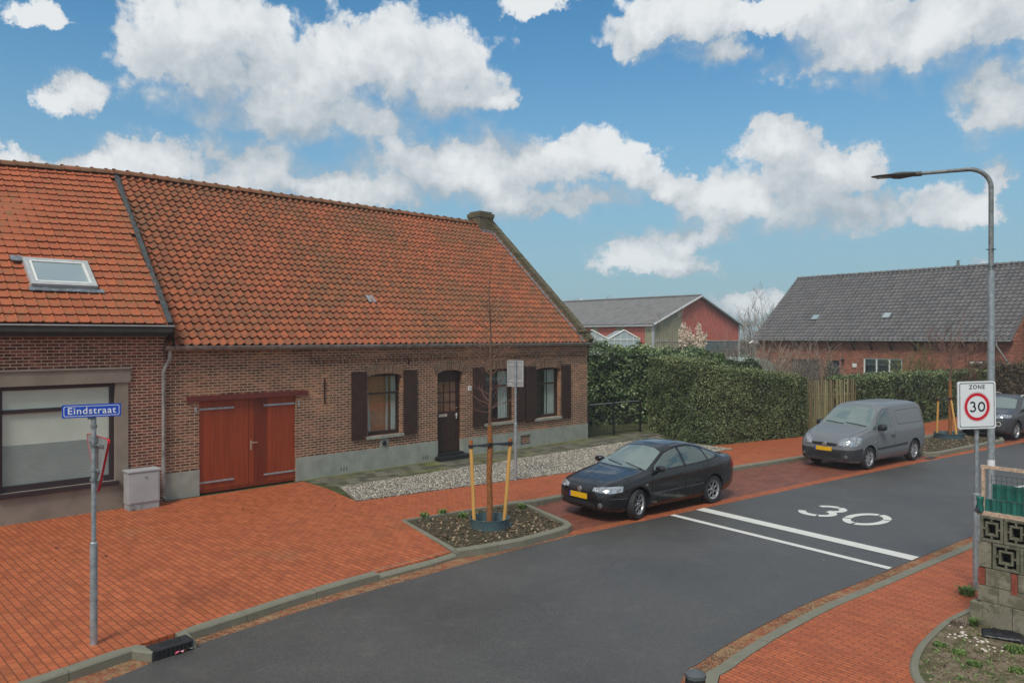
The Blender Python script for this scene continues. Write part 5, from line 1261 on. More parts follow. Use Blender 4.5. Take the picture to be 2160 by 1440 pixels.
for i in range(5): x_=garage[0]+(garage[1]-garage[0])*i/5; mb.box(x_,x_+.02,.14,.1499,0,garage[3])
mb.build('garage_door',dk,fh)
mb=MB(); mb.box(fdo[0],fdo[1],.15,.2,0,fdo[3]); dd_=mb.build('door',dk,fh); mb=MB(); mb.box(fdo[0]+.06,fdo[0]+.12,.13,.1499,.9,1.0); mb.build('handle',M['galv'],dd_)
mb=MB(); a_,b_,c_,d_=fwn; wF=b_-a_
for x_ in (a_,a_+wF*.333-.03,a_+wF*.666-.03,b_-.08): mb.box(x_,x_+.08,.05,.12,c_,d_)
mb.box(a_,b_,.052,.118,d_-.08,d_); mb.box(a_,b_,.052,.118,c_,c_+.08); wf=mb.build('window',M['white_paint'],fh)
mb=MB(); mb.box(a_+.05,b_-.05,.08,.09,c_+.05,d_-.05); mb.build('pane',M['glass'],wf); mb=MB(); mb.box(a_,b_,.5,.52,c_-.2,d_); mb.box(a_,b_,.25,.27,d_-.45,d_-.08); mb.build('blind',plain('window_inside',(.16,.15,.12),.8,var=.4),wf)
mb=MB(); a_,b_,c_,d_=fd2; mb.box(a_,a_+.1,.02,.12,0,d_); mb.box(b_-.1,b_,.02,.12,0,d_); mb.box(a_+.1,b_-.1,.02,.12,d_-.1,d_); df=mb.build('door_frame',M['white_paint'],fh); mb=MB(); mb.box(a_+.1,b_-.1,.09,.12,0,d_-.1); mb.build('door',dk,df)
for (xz,yz) in ((525,562),(1085,548)):
    best=min(((abs(FF.at(1580+xz/3.724,520+yz/3.724,o_)[1]-(zeF+(o_+.35)*math.tan(pF))),o_) for o_ in [i*.05 for i in range(0,100)]))[1]
    s_,z_=FF.at(1580+xz/3.724,520+yz/3.724,best); mb=MB(); mb.obox(T(s_,best,z_)@RX(pF)@T(0,0,.08),.52,.55,.06); rw=mb.build('roof_window',M['galv_dull'],fh); mb=MB(); mb.obox(T(s_,best,z_)@RX(pF)@T(0,0,.113),.42,.45,.004); mb.build('pane',m2,rw)
s_,z_=FF.at(2021,556,5.2); mb=MB(); mb.lathe([(.09,8.0),(.09,8.42),(.04,8.44),(.04,8.5),(.17,8.52),(.0,8.58)],12,T(s_,5.2,0)); mb.build('flue',M['galv_dull'],fh)
sx=fz(745,885)[0]; zl=fz(745,885)[1]; mb=MB(); mb.lathe([(.09,-.12),(.1,.0),(.05,.09),(0,.12)],8,T(sx,-.15,zl)); mb.box(sx-.02,sx+.02,-.12,0,zl,zl+.03); mb.build('wall_lamp',M['castiron'],fh)
sx,zl=fz(830,932); mb=MB(); mb.box(sx-.14,sx+.14,-.03,-.002,zl-.12,zl+.12); mb.build('house_plate',M['white_paint'],fh)
sx,_=fz(1968,800); mb=MB(); mb.tube([(sx,-.40,3.45),(sx,-.40,3.2),(sx+.5,-.1,2.2),(sx+.5,-.1,.0)],.05,8); mb.build('downpipe',M['zinc'],fh)
# lower annex behind its left gable
an=thing('outbuilding','low outbuilding with pale roof edge left behind the farmhouse','outbuilding',(*FF.w(-.6,4.2),0),FF.a)
def apx(px,Y,py): return ((px-CX)/F_*Y, Y, H_-(py-HY)/F_*Y)
mb=MB(); mb.box(-2.6,.3,.0,4.5,0,3.2); mb.build('wall',M['brick_farm'],an)
mb=MB(); mb.add([(-3.0,-.3,3.15),(.3,-.3,3.15),(.3,2.3,5.4),(-.9,2.3,5.4)],[(0,1,2,3)]); mb.add([(-3.0,-.3,3.05),(.3,-.3,3.05),(.3,2.3,5.3),(-.9,2.3,5.3)],[(3,2,1,0)]); mb.add([(-3,-.3,3.15),(-.9,2.3,5.4),(-3,5.0,3.1)],[(0,1,2)]); mb.add([(-.9,2.3,5.4),(.3,2.3,5.4),(.3,5,3.1),(-3,5,3.1)],[(0,1,2,3)]); mb.build('roof',M['rooftile_farm'],an)
mb=MB(); mb.tube([(-3.03,-.32,3.17),(-.9,2.3,5.44)],.08,4); mb.build('verge_board',M['white_paint'],an)
# brick house beyond the right end
nb=thing('brick_house','brick gable wall with grooved courses right of the farmhouse','house',(*FF.w(fE+.35,1.2),0),FF.a)
mb=MB(); mb.box(0,9,0,9,0,5.6); mb.add([(0,0,5.6),(9,0,5.6),(9,4.5,9.4),(0,4.5,9.4),(0,9,5.6),(9,9,5.6)],[(0,1,2,3),(3,2,5,4),(0,3,4),(1,5,2)]); mb.build('wall',M['brick_farm'],nb)
mb=MB()
for i in range(24): mb.box(.3,9.0,-.025,-.002,1.9+i*.15,1.97+i*.15)
mb.build('brick_band',M['brick_farm'],nb)
mb=MB(); mb.box(.62,1.0,-.06,-.03,1.45,2.0); mb.build('door_frame',M['white_paint'],nb)
# ---- hall
HC=(13.9,75.0); gx=Vector((.747,.665)).normalized(); lx=Vector((-gx.y,gx.x))
hall=thing('barn','large agricultural hall with red cladding gable and grey corrugated roof','barn',(*HC,0),math.atan2(gx.y,gx.x))
W_=15.3; LH=48; zEv=4.95; zA=7.85
mb=MB()
def corr(mb,x0,x1,zb,zt,y,step=.3,dp=.05):     # vertical ribs on a wall facing -y
    n=int((x1-x0)/step); vs=[];fs=[]
    for i in range(n):
        a_=x0+(x1-x0)*i/n; w_=(x1-x0)/n
        for f_,d_ in ((0,0),(.5,0),(.6,-dp),(.9,-dp),(1,0)):
            x_=a_+w_*f_; vs+= [(x_,y+d_,zb),(x_,y+d_,zt(x_) if callable(zt) else zt)]
    for i in range(len(vs)//2-1): fs.append((2*i,2*i+2,2*i+3,2*i+1))
    mb.add(vs,fs)
zt=lambda x:zEv+(zA-zEv)*(1-abs(x-W_/2)/(W_/2))
xo=W_*.30
corr(mb,xo,W_,3.3,zt,-.02); mb.build('red_cladding',M['cladding'],hall)
mb=MB(); corr(mb,0,xo,2.2,zt,-.02); mb.build('olive_cladding',M['clad_olive'],hall)
# long side (faces -x): build in rotated coordinates y = distance back
def corr_side(mb,y0,y1,zb,ztp,step=.3,dp=.05):
    n=int((y1-y0)/step); vs=[]
    for i in range(n):
        a_=y0+(y1-y0)*i/n; w_=(y1-y0)/n
        for f_,d_ in ((0,0),(.5,0),(.6,-dp),(.9,-dp),(1,0)): vs+= [(-.02+d_,a_+w_*f_,zb),(-.02+d_,a_+w_*f_,ztp)]
    mb.add(vs,[(2*i,2*i+2,2*i+3,2*i+1) for i in range(len(vs)//2-1)])
mb=MB(); o2=MB(); yy=0
for seg,red_ in ((1.0,0),(2.6,1),(1.0,0),(2.6,1),(1.0,0),(2.6,1),(1.0,0),(5,1),(2,0),(8,1),(2,0),(8,1),(11,0)):
    mb=MB(); corr_side(mb,yy,yy+seg,2.0,zEv-.05); yy+=seg; mb.build('red_cladding' if red_ else 'olive_cladding',M['cladding'] if red_ else M['clad_olive'],hall)
mb=MB(); mb.box(.0,W_,.0,.25,0,3.2); mb.box(.001,.25,.25,LH,0,4.8); mb.box(W_-.25,W_-.001,.25,LH,0,4.8); mb.box(.25,W_-.25,LH-.25,LH,0,4.8); mb.build('base_wall',plain('dark_base_wall',(.10,.095,.085),.8,var=.3),hall)
mb=MB()
for i in range(7): x_=W_*.52+i*.9; mb.box(x_,x_+.78,-.06,-.0221,2.35,2.95)
mb.build('window',M['glass'],hall); mb=MB(); mb.box(W_*.5,W_,-.02,-.001,2.2,3.3); mb.build('window_band',plain('grey_window_band',(.16,.17,.17),.6,var=.3),hall)
mb=MB(); 
def roofside(mb,sgn):
    xa=W_/2; xe_=(-.4 if sgn<0 else W_+.4); n=int(LH/.35)
    vs=[]
    for i in range(2*n+1):
        y_=-.35+(LH+.5)*i/(2*n); d_=.05*(i%2)
        vs+= [(xa,y_,zA+.12+d_),(xe_,y_,zEv-.02+d_)]
    fs=[(2*i,2*i+1,2*i+3,2*i+2) if sgn<0 else (2*i,2*i+2,2*i+3,2*i+1) for i in range(2*n)]
    mb.add(vs,fs)
roofside(mb,-1); roofside(mb,1); mb.build('roof',M['fibre'],hall)
mb=MB(); 
for sgn in (-1,1):
    xe_=-.4 if sgn<0 else W_+.4
    mb.tube([(xe_,-.38,zEv-.08),(W_/2,-.38,zA+.08)],.13,4)
mb.box(-.45,-.40,-.3,LH,zEv-.22,zEv-.06); mb.build('verge_trim',M['trim'],hall)
mb=MB(); mb.tube([(W_/2,-.36,zA+.2),(W_/2,LH,zA+.2)],.12,6); mb.build('ridge_cap',M['fibre'],hall)
mb=MB(); mb.box(-.12,.12,-.10,.1,0,zEv-.1); mb.box(W_-.12,W_+.14,-.10,.1,0,zEv-.1); mb.box(.3,W_,-.09,-.021,3.22,3.3001); mb.build('corner_post',M['trim'],hall)
# ---- greenhouse with two gables in front of the hall
gh=thing('greenhouse','glass greenhouse with two white edged gables behind the laurel hedge','greenhouse',(*gp(1245,710+1607*3.7/62)[:1],62,0),.15)
gh.location=((1245-CX)/F_*62,62,0); gw=(1350-1295)*2*0+3.7
fr=MB(); gl_=MB()
gh.location=((1249-CX)/F_*62,62,0); gh.rotation_euler=(0,0,0); gw=2.6; x=-1.3
for k in range(2):
    x0=x+k*gw; xm=x0+gw/2; x1=x0+gw; ze_,za_=3.50,4.22
    for a_,b_ in (((x0,0,ze_),(xm,0,za_)),((xm,0,za_),(x1,0,ze_))): fr.tube([a_,b_],.07,4)
    fr.tube([(x0,0,0),(x0,0,ze_)],.05,4); fr.tube([(x0,0,3.45),(x1,0,3.45)],.04,4); fr.tube([(x0,0,2.7),(x1,0,2.7)],.04,4); fr.tube([(x0,0,1.9),(x1,0,1.9)],.04,4)
    for q in range(1,5):
        xx=x0+gw*q/5; zt_=ze_+(za_-ze_)*(1-abs(xx-xm)/(gw/2)); fr.tube([(xx,0,0),(xx,0,zt_)],.03,4)
    gl_.add([(x0,.02,0),(x1,.02,0),(x1,.02,ze_),(xm,.02,za_),(x0,.02,ze_)],[(0,1,2,3,4)])
    gl_.add([(x0,.02,ze_),(xm,.02,za_),(xm,5,za_),(x0,5,ze_)],[(0,1,2,3)]); gl_.add([(xm,.02,za_),(x1,.02,ze_),(x1,5,ze_),(xm,5,za_)],[(0,1,2,3)])
fr.build('frame',M['white_paint'],gh); m4,nt,b=material('whitewashed_glass'); b.inputs['Base Color'].default_value=(.36,.42,.44,1); b.inputs['Roughness'].default_value=.15; gl_.build('glazing',m4,gh)
# ---- polytunnel end
pt=thing('polytunnel','rounded pale green tarpaulin shelter behind bare shrubs left of the farmhouse','shelter',(14.5,44.5,0),.3)
mb=MB(); vs=[];n=12
for y_ in (0,5):
    for i in range(n+1): a=math.pi*i/n; vs.append((-1.45*math.cos(a),y_,.9+1.55*math.sin(a)))
    vs+= [(1.45,y_,0),(-1.45,y_,0)]
k=n+3; mb.add(vs,[(i,(i+1)%k,k+(i+1)%k,k+i) for i in range(k)]+[tuple(range(k-1,-1,-1)),tuple(range(k,2*k))]); mb.build('cover',plain('pale_teal_sheet',(.30,.40,.36),.6,var=.15),pt,smooth='auto')
# ---- pampas grass
pg=thing('pampas_grass','cream feathery pampas grass plumes rising above the hedge','plant',(9.2,39.0,0))
rg=random.Random(31); st=MB(); pm=MB()
for i in range(34):
    a=rg.uniform(0,6.28); r0=rg.uniform(0,.25); ln=rg.uniform(.04,.26) ; h=rg.uniform(3.2,3.8) if i>5 else rg.uniform(3.8,4.25); 
    b0=Vector((r0*math.cos(a),r0*math.sin(a),0)); tp=Vector(((r0+h*ln*.75)*math.cos(a)*1.0,(r0+h*ln*.6)*math.sin(a),h))
    st.tube([b0,b0.lerp(tp,.5)+Vector((0,0,.2)),tp],.008,4)
    d=(tp-b0).normalized()
    for q in range(150):
        f=rg.random(); p=tp+d*(f-.65)*.75; rr=.10*math.sin(math.pi*min(1,f*.9+.08)); leaf_pts(pm,[p+Vector((rg.gauss(0,rr*.6),rg.gauss(0,rr*.6),rg.gauss(0,.03)))],.02,.06,rg,0)
for i in range(260):
    a=rg.uniform(0,6.28); h=rg.uniform(1.2,2.6); st.tube([(0,0,0),(h*.25*math.cos(a),h*.25*math.sin(a),h*.8),(h*.6*math.cos(a),h*.6*math.sin(a),h*.75)],[.012,.01,.003],3)
st.build('stems',plain('straw_stem',(.28,.24,.12),.8),pg); pm.build('plumes',M['plume'],pg,tint=True)
# ---- bare shrubs and trees
def shrub(name,label,cat,x,y,h,w_,seed,mat,nst=14,depth=2,group=None,n=4,r=.028,leaf=None,nleaf=0,rmin=.008):
    rg=random.Random(seed); t=thing(name,label,cat,(x,y,0),0,group); mb=MB()
    for i in range(nst):
        a=rg.uniform(0,6.28); q=rg.uniform(0,w_*.35); dv=Vector((math.cos(a)*w_*.32,math.sin(a)*w_*.32,h*.75)); branchy(mb,(q*math.cos(a),q*math.sin(a),0),dv,h*rg.uniform(.6,.98),r,depth,rg,n,.55,4,5,.3,.10,rmin)
    mb.build('branches',mat,t)
    if leaf:
        lm=MB(); 
        for k in range(nleaf): a=rg.uniform(0,6.28); q=w_*.5*math.sqrt(rg.random()); leaf_pts(lm,[(q*math.cos(a),q*math.sin(a),h*rg.uniform(.3,.9))],.03,.06,rg)
        lm.build('leaves',leaf,t,tint=True)
    return t
gS='bare winter shrubs behind the clipped hedge'
shrub('bare_shrub','tangled bare shrub leftmost of the thicket before the pale shelter','shrub',12.0,39.5,3.5,2.2,1,M['twig'],24,2,gS)
shrub('bare_shrub','bare shrub right in front of the pale green shelter','shrub',13.4,41.0,3.2,2.6,2,M['twig'],24,2,gS)
shrub('bare_shrub','reddish bare shrub before the left corner of the farmhouse','shrub',15.2,41.5,3.5,3.2,3,M['twig'],20,2,gS)
shrub('bare_shrub','greenish brown shrub before the farmhouse garage','shrub',16.4,42.0,2.8,2.6,4,M['twig'],18,2,gS,leaf=M['beech'],nleaf=500)
shrub('bare_shrub','tall slender bare shrub beside the hall corner','shrub',9.6,46,4.6,1.8,5,M['twig'],12,2,gS)
shrub('willow_shrub','yellow green shrub beside the white farmhouse window','shrub',20.7,38.8,2.75,1.7,6,M['moss'],34,2)
shrub('bare_tree','small bare tree rising in front of the farmhouse wall right of its window','tree',21.4,36.6,4.1,2.0,7,M['twig_red'],7,3,None,r=.025)
shrub('evergreen_shrub','small dark shrub beside the farmhouse door above the fence','shrub',16.9,40.2,2.3,.9,8,M['twig'],8,1,None,leaf=M['conifer'],nleaf=700)
gT='far bare trees on the horizon'
for i,(px,Y,h,sd,lb) in enumerate(((1585,120,8.5,1,'faint bare tree on the horizon just right of the hall'),(1608,130,9.5,2,'tallest faint bare tree between hall and farmhouse'),(1642,125,8.8,3,'faint bare tree touching the farmhouse roof edge'),(1200,150,10.5,4,'faint bare tree above the hall roof beside the cottage gable'),(1222,155,10.8,5,'second faint bare tree above the hall roof beside the cottage gable'),(1250,150,10.3,6,'third faint bare tree from the cottage gable above the hall roof'),(1670,128,7.5,7,'faint bare tree behind the farmhouse outbuilding'))):
    shrub('bare_tree',lb,'tree',(px-CX)/F_*Y,Y,h,h*.45,50+sd,M['twig'],6,3,gT,n=4,r=.10,rmin=.018)
mb=MB(); rg=random.Random(71)
for i in range(9000):
    x_=rg.uniform(-60,140); y_=150+rg.uniform(0,12)+x_*.15; h_=(2.6+1.4*mnoise.noise(Vector((x_*.08,0,0)))+.8*mnoise.noise(Vector((x_*.4,3,0))))*math.sqrt(rg.random())
    leaf_pts(mb,[(x_,y_,h_)],.3,.7,rg)
o=mb.build('far_hedgerow',M['beech'],tint=True); tag(o,'distant dull hedgerow along the horizon behind the buildings','hedgerow',kind='stuff')
# ============================================================= CARS
def carpaint(name,col,rough=.28,coat=1.0,dust=.12):
    m,nt,b=material(name); v=coords(nt); n=nt.noise(v,3,5)
    c=nt.mix(nt.ramp(n,.4,.8,0,dust),col,(.20,.18,.16)); nt.set(b,'Base Color',c); nt.set(b,'Roughness',nt.ramp(n,.3,.8,rough,rough+.15)); b.inputs['Coat Weight'].default_value=coat; b.inputs['Coat Roughness'].default_value=.06; return m
M['cblack']=carpaint('black_car_paint',(.004,.004,.005),.2,.55,.03); M['cgrey']=carpaint('grey_van_paint',(.15,.163,.175),.45,.35,.2); M['cdark']=carpaint('anthracite_car_paint',(.035,.036,.042),.4,.6)
def cglass(name,col):
    m,nt,b=material(name); b.inputs['Base Color'].default_value=(*col,1); b.inputs['Roughness'].default_value=.04; b.inputs['IOR'].default_value=1.75; b.inputs['Specular IOR Level'].default_value=.7; return m
M['cglass']=cglass('car_window_glass',(.15,.19,.18)); M['cglass_s']=cglass('car_side_glass',(.06,.085,.08)); M['cglass_f']=cglass('windscreen_glass',(.15,.195,.185))  # opaque glass, sky reflection partly put into the base colours
M['trimblk']=plain('black_trim',(.018,.018,.02),.5); M['tyre']=plain('tyre_rubber',(.022,.022,.024),.75,var=.3,nscale=20); M['rim']=plain('alloy_rim',(.50,.50,.51),.32,.75,var=.2,nscale=30); M['disc']=plain('brake_disc',(.03,.03,.03),.6,.3)
M['lamp']=plain('headlamp_lens',(.34,.36,.38),.14,.4,var=.45,nscale=14,coat=1); M['fog']=plain('fog_lens',(.13,.13,.135),.2,.2,var=.3,nscale=18); M['yplate']=plain('yellow_plate',(.75,.42,.01),.4,var=.05); M['bplate']=plain('blue_plate_band',(.02,.05,.35),.4); M['tail']=plain('tail_lamp_red',(.30,.01,.012),.2,coat=1); M['chrome']=plain('chrome_badge',(.5,.5,.52),.25,.8,var=.05); M['seam']=plain('panel_gap',(.004,.004,.004),.8); M['bumper_dk']=plain('dark_plastic',(.028,.03,.034),.6,var=.2)
def lerpf(pts):
    xs=[p[0] for p in pts]; ys=[p[1] for p in pts]
    def f(x,s=.035):
        return float(np.mean([np.interp(min(max(x+d,xs[0]),xs[-1]),xs,ys) for d in (-s,-s/2,0,s/2,s)]))
    return f
class Car:
    def __init__(c,name,label,cat,O,ang,L,top,sh,hw,wr,zb,axles,wR,paint,wheel_w=.2,spokes=6,steer=0,spoke_style='five',track=None):
        c.root=thing(name,label,cat,(*O,-.10),ang); c.L=L
        T_,S_,W_,WR,ZB=map(lerpf,(top,sh,hw,wr,zb)); xs=[0,.012,.03,.06,.1]+list(np.arange(.16,L-.12,.07))+[L-.1,L-.06,L-.03,L-.012,L]
        mb=MB(); rings=[]
        for x in xs:
            e=.0 if .1<x<L-.1 else .0; w=W_(x,.01); zt=T_(x); zs=min(S_(x),zt-.015); zb_=ZB(x); wr_=WR(x)*w; h=zs-zb_; ws=w*.955
            zr=zs+(zt-zs)*.86
            half=[(0,zb_),(.6*w,zb_),(.90*w,zb_+.015),(w*.965,zb_+.08*h+.02),(w*.985,zb_+.28*h),(w,zb_+.55*h),(w*.995,zb_+.8*h),(w*.98,zb_+.92*h),(ws,zs),(ws*.82+wr_*.18,zs+(zr-zs)*.25),(ws*.45+wr_*.55,zs+(zr-zs)*.66),(wr_,zr),(wr_*.88,zr+(zt-zr)*.50),(wr_*.6,zr+(zt-zr)*.86),(0,zt)]
            ring=[(x,y,z) for y,z in half]+[(x,-y,z) for y,z in half[-2:0:-1]]; rings.append(ring)
        n=len(rings[0])
        for r in rings: mb.v+=r
        for i in range(len(rings)-1):
            for k in range(n): k2=(k+1)%n; mb.f.append((i*n+k,(i+1)*n+k,(i+1)*n+k2,i*n+k2))
        # closed ends: strips across
        for i,flip in ((0,1),((len(rings)-1),0)):
            h=(n)//2
            for k in range(h):
                a,b,c2,d=i*n+k,i*n+k+1,i*n+(n-k-1)%n,i*n+(n-k)%n
                q=[a,b,c2,d]; q2=[]
                for z_ in q:
                    if z_ not in q2: q2.append(z_)
                if len(q2)>=3: mb.f.append(tuple(q2 if flip else q2[::-1]))
        mb.t=[.5]*len(mb.f); mb.m=[0]*len(mb.f)
        body=mb.build('body',None,c.root,mats=[paint,M['trimblk']],smooth=False)
        bm=bmesh.new(); bm.from_mesh(body.data); bmesh.ops.recalc_face_normals(bm,faces=bm.faces)
        bmesh.ops.subdivide_edges(bm,edges=[],cuts=1); bm.to_mesh(body.data)
        c.bvh0=BVHTree.FromBMesh(bm); bm.free()
        body.data.polygons.foreach_set('use_smooth',[True]*len(body.data.polygons))
        # wheel arches
        cut=MB(); cut.mi=1
        for ax in axles:
            w=W_(ax)
            for s in (-1,1):
                cut.lathe([(0,-.001),(wR+.055,0),(wR+.055,.5),(0,.501)],40,T(ax,s*(w-.27) if s>0 else -(w-.27)-.5*0,wR)@RX(R(-90) if s>0 else R(90)))
        co=cut.build('cutter',None,c.root,mats=[paint,M['trimblk']])
        bm=bmesh.new(); bm.from_mesh(co.data); bmesh.ops.remove_doubles(bm,verts=bm.verts,dist=1e-4); bmesh.ops.recalc_face_normals(bm,faces=bm.faces); bm.to_mesh(co.data); bm.free()
        md=body.modifiers.new('b','BOOLEAN'); md.operation='DIFFERENCE'; md.object=co; md.solver='EXACT'
        bpy.context.view_layer.update(); dg=bpy.context.evaluated_depsgraph_get(); me=bpy.data.meshes.new_from_object(body.evaluated_get(dg)); body.modifiers.clear(); body.data=me; bpy.data.objects.remove(co)
        me.set_sharp_from_angle(angle=R(38)); c.body=body
        # wheels
        for ia,ax in enumerate(axles):
            w=W_(ax)
            for s in (-1,1):
                yw=s*(w-.02-wheel_w/2); Mw=T(ax,yw,wR)@(RZ(R(steer)) if ia==0 else Matrix())@RX(R(90)*(1 if s<0 else -1))   # local z = outward
                hw_=wheel_w/2
                hub=MB(); hub.lathe([(0,-.02),(wR*.52,-.02),(wR*.52,.0),(0,.0)],24,Mw); hub.lathe([(wR*.655,-hw_*.8),(wR*.655,hw_*.7)],28,Mw); wo=hub.build('wheel',M['disc'],c.root)
                ty=MB(); ty.lathe([(wR*.66,hw_*.72),(wR*.70,hw_*.93),(wR*.80,hw_),(wR*.93,hw_*.95),(wR*.99,hw_*.72),(wR,hw_*.4),(wR,-hw_*.4),(wR*.98,-hw_*.8),(wR*.8,-hw_),(wR*.66,-hw_*.8)],40,Mw); ty.build('tyre',M['tyre'],wo,smooth='auto')
                rm=MB(); rm.lathe([(wR*.60,hw_*.45),(wR*.63,hw_*.80),(wR*.685,hw_*.86),(wR*.69,hw_*.74)],40,Mw); rm.lathe([(0,hw_*.62),(wR*.09,hw_*.6),(wR*.11,hw_*.45),(wR*.11,.0)],16,Mw)
                for k in range(spokes):
                    a=2*math.pi*k/spokes
                    if spoke_style=='ring':
                        cr=wR*.205; cc=wR*.40; seg=14; vs=[];
                        for q in range(seg+1):
                            t=2*math.pi*q/seg; vs.append(Mw@RZ(a)@Vector((cc+cr*math.cos(t),cr*.92*math.sin(t),hw_*.55)))
                        rm.tube(vs,wR*.036,6,cap=False)
                    else:
                        for da in ((-.09,.09) if spoke_style=='double' else (0,)):
                            wd=.034 if spoke_style=='double' else .06
                            vs=[Mw@RZ(a+da*f_)@Vector((r_,y_,z_)) for (f_,r_,z_,ww) in ((.4,wR*.08,hw_*.58,1.3),(1.3,wR*.64,hw_*.70,.8)) for y_ in (-wd*ww/2,wd*ww/2)]
                            vl=[Mw@RZ(a+da*f_)@Vector((r_,y_,z_-.03)) for (f_,r_,z_,ww) in ((.4,wR*.08,hw_*.58,1.3),(1.3,wR*.64,hw_*.70,.8)) for y_ in (-wd*ww/2,wd*ww/2)]
                            rm.add(vs+vl,[(0,2,3,1),(0,4,6,2),(1,3,7,5),(4,5,7,6)])
                rm.build('rim',M['rim'],wo,smooth='auto')
        c.W=W_;c.wR=wR;c.axles=axles
    def ray(c,p,pr):
        if pr=='L': o,d=Vector((p[0],-3,p[1])),Vector((0,1,0))
        elif pr=='R': o,d=Vector((p[0],3,p[1])),Vector((0,-1,0))
        elif pr=='F': o,d=Vector((-3,p[0],p[1])),Vector((1,0,0))
        elif pr=='B': o,d=Vector((c.L+3,p[0],p[1])),Vector((-1,0,0))
        elif pr=='T': o,d=Vector((p[0],p[1],4)),Vector((0,0,-1))
        elif pr=='N': h,nr,_,_=c.bvh0.find_nearest(Vector(p)); return h,nr
        h,nr,_,_=c.bvh0.ray_cast(o,d)
        if h is None: h,nr,_,_=c.bvh0.find_nearest(o+d*3)
        return h,nr
    def patch(c,name,A,B,pr,mat,eps=.004,n=18,m=6,parent=None,label=None,mir=False):
        def rs(P,k):
            P=[Vector(p) for p in P]; L=[0]
            for i in range(1,len(P)): L.append(L[-1]+(P[i]-P[i-1]).length)
            out=[]
            for i in range(k+1):
                l=L[-1]*i/k
                for j in range(1,len(L)):
                    if l<=L[j]+1e-9: t=(l-L[j-1])/max(L[j]-L[j-1],1e-9); out.append(P[j-1].lerp(P[j],t)); break
            return out
        A=rs(A,n);B=rs(B,n); mb=MB(); vs=[]
        for i in range(n+1):
            for j in range(m+1):
                p=A[i].lerp(B[i],j/m)
                h,nr=c.ray(p,pr); vs.append(h+nr*eps)
        fs=[(i*(m+1)+j,(i+1)*(m+1)+j,(i+1)*(m+1)+j+1,i*(m+1)+j+1) for i in range(n) for j in range(m)]
        mb.add(vs,fs); o=mb.build(name,mat,parent or c.root,smooth=True)
        bm=bmesh.new(); bm.from_mesh(o.data); bm.normal_update()
        s_=sum((f.normal.dot(c.bvh0.find_nearest(f.calc_center_median())[1]) for f in bm.faces))
        if s_<0: bmesh.ops.reverse_faces(bm,faces=bm.faces)
        bm.to_mesh(o.data); bm.free()
        if label: o['label']=label
        return o
    def line(c,mb,P,pr,w=.007,eps=.003,step=.05):
        P=[Vector(p) for p in P]; Q=[]
        for a,b in zip(P[:-1],P[1:]):
            k=max(1,int((b-a).length/step)); Q+=[a.lerp(b,i/k) for i in range(k)]
        Q.append(P[-1]); vs=[]
        for i,p in enumerate(Q):
            t=(Q[min(i+1,len(Q)-1)]-Q[max(i-1,0)]).normalized(); nr2=Vector((-t.y,t.x))*w/2
            for q in (p-nr2,p+nr2):
                h,nr=c.ray(q,pr); vs.append(h+nr*eps)
        mb.add(vs,[(2*i,2*i+2,2*i+3,2*i+1) for i in range(len(Q)-1)])
    def both(c,fn):
        for s,pr in ((-1,'L'),(1,'R')): fn(s,pr)
    def mirror(c,x,z,w,mat,sz=(.10,.11,.075)):
        for s in (-1,1):
            mb=MB(); Mm=T(x,s*(w+sz[1]*.75),z); vs=[];fs=[];nu,nv=12,8
            for i in range(nv+1):
                f_=math.pi*i/nv
                for k in range(nu):
                    t=2*math.pi*k/nu; X=math.copysign(abs(math.cos(t))**.7,math.cos(t))*math.sin(f_)**.7; Z=math.copysign(abs(math.sin(t))**.7,math.sin(t))*math.sin(f_)**.7
                    vs.append(Mm@Vector((X*sz[0]*(.6),-s*0+math.cos(f_)*sz[1]*s,Z*sz[2])))
            for i in range(nv):
                for k in range(nu): k2=(k+1)%nu; fs.append((i*nu+k,i*nu+k2,(i+1)*nu+k2,(i+1)*nu+k))
            mb.add(vs,fs); mb.obox(T(x+.01,s*(w-.01),z-sz[2]*.7),.07,.16,.035); o=mb.build('wing_mirror',mat,c.root,smooth='auto')
            g=MB(); g.obox(T(x+sz[0]*.6,s*(w+sz[1]*.75),z),.004,sz[1]*1.5,sz[2]*1.4); g.build('mirror_glass',M['cglass'],o)
    def plate(c,z,w=.52,h=.11,x=None):
        hh,_=c.ray((0,z),'F'); x0=hh.x-.016
        mb=MB(); mb.box(x0,x0+.03,-w/2+.04,w/2,z-h/2,z+h/2); o=mb.build('number_plate',M['yplate'],c.root); 
        mb=MB(); mb.box(x0,x0+.03,-w/2,-w/2+.04,z-h/2,z+h/2) if False else mb.box(x0,x0+.03,-w/2+w-.0,w/2+.04,z-h/2,z+h/2); mb.build('blue_band',M['bplate'],o)
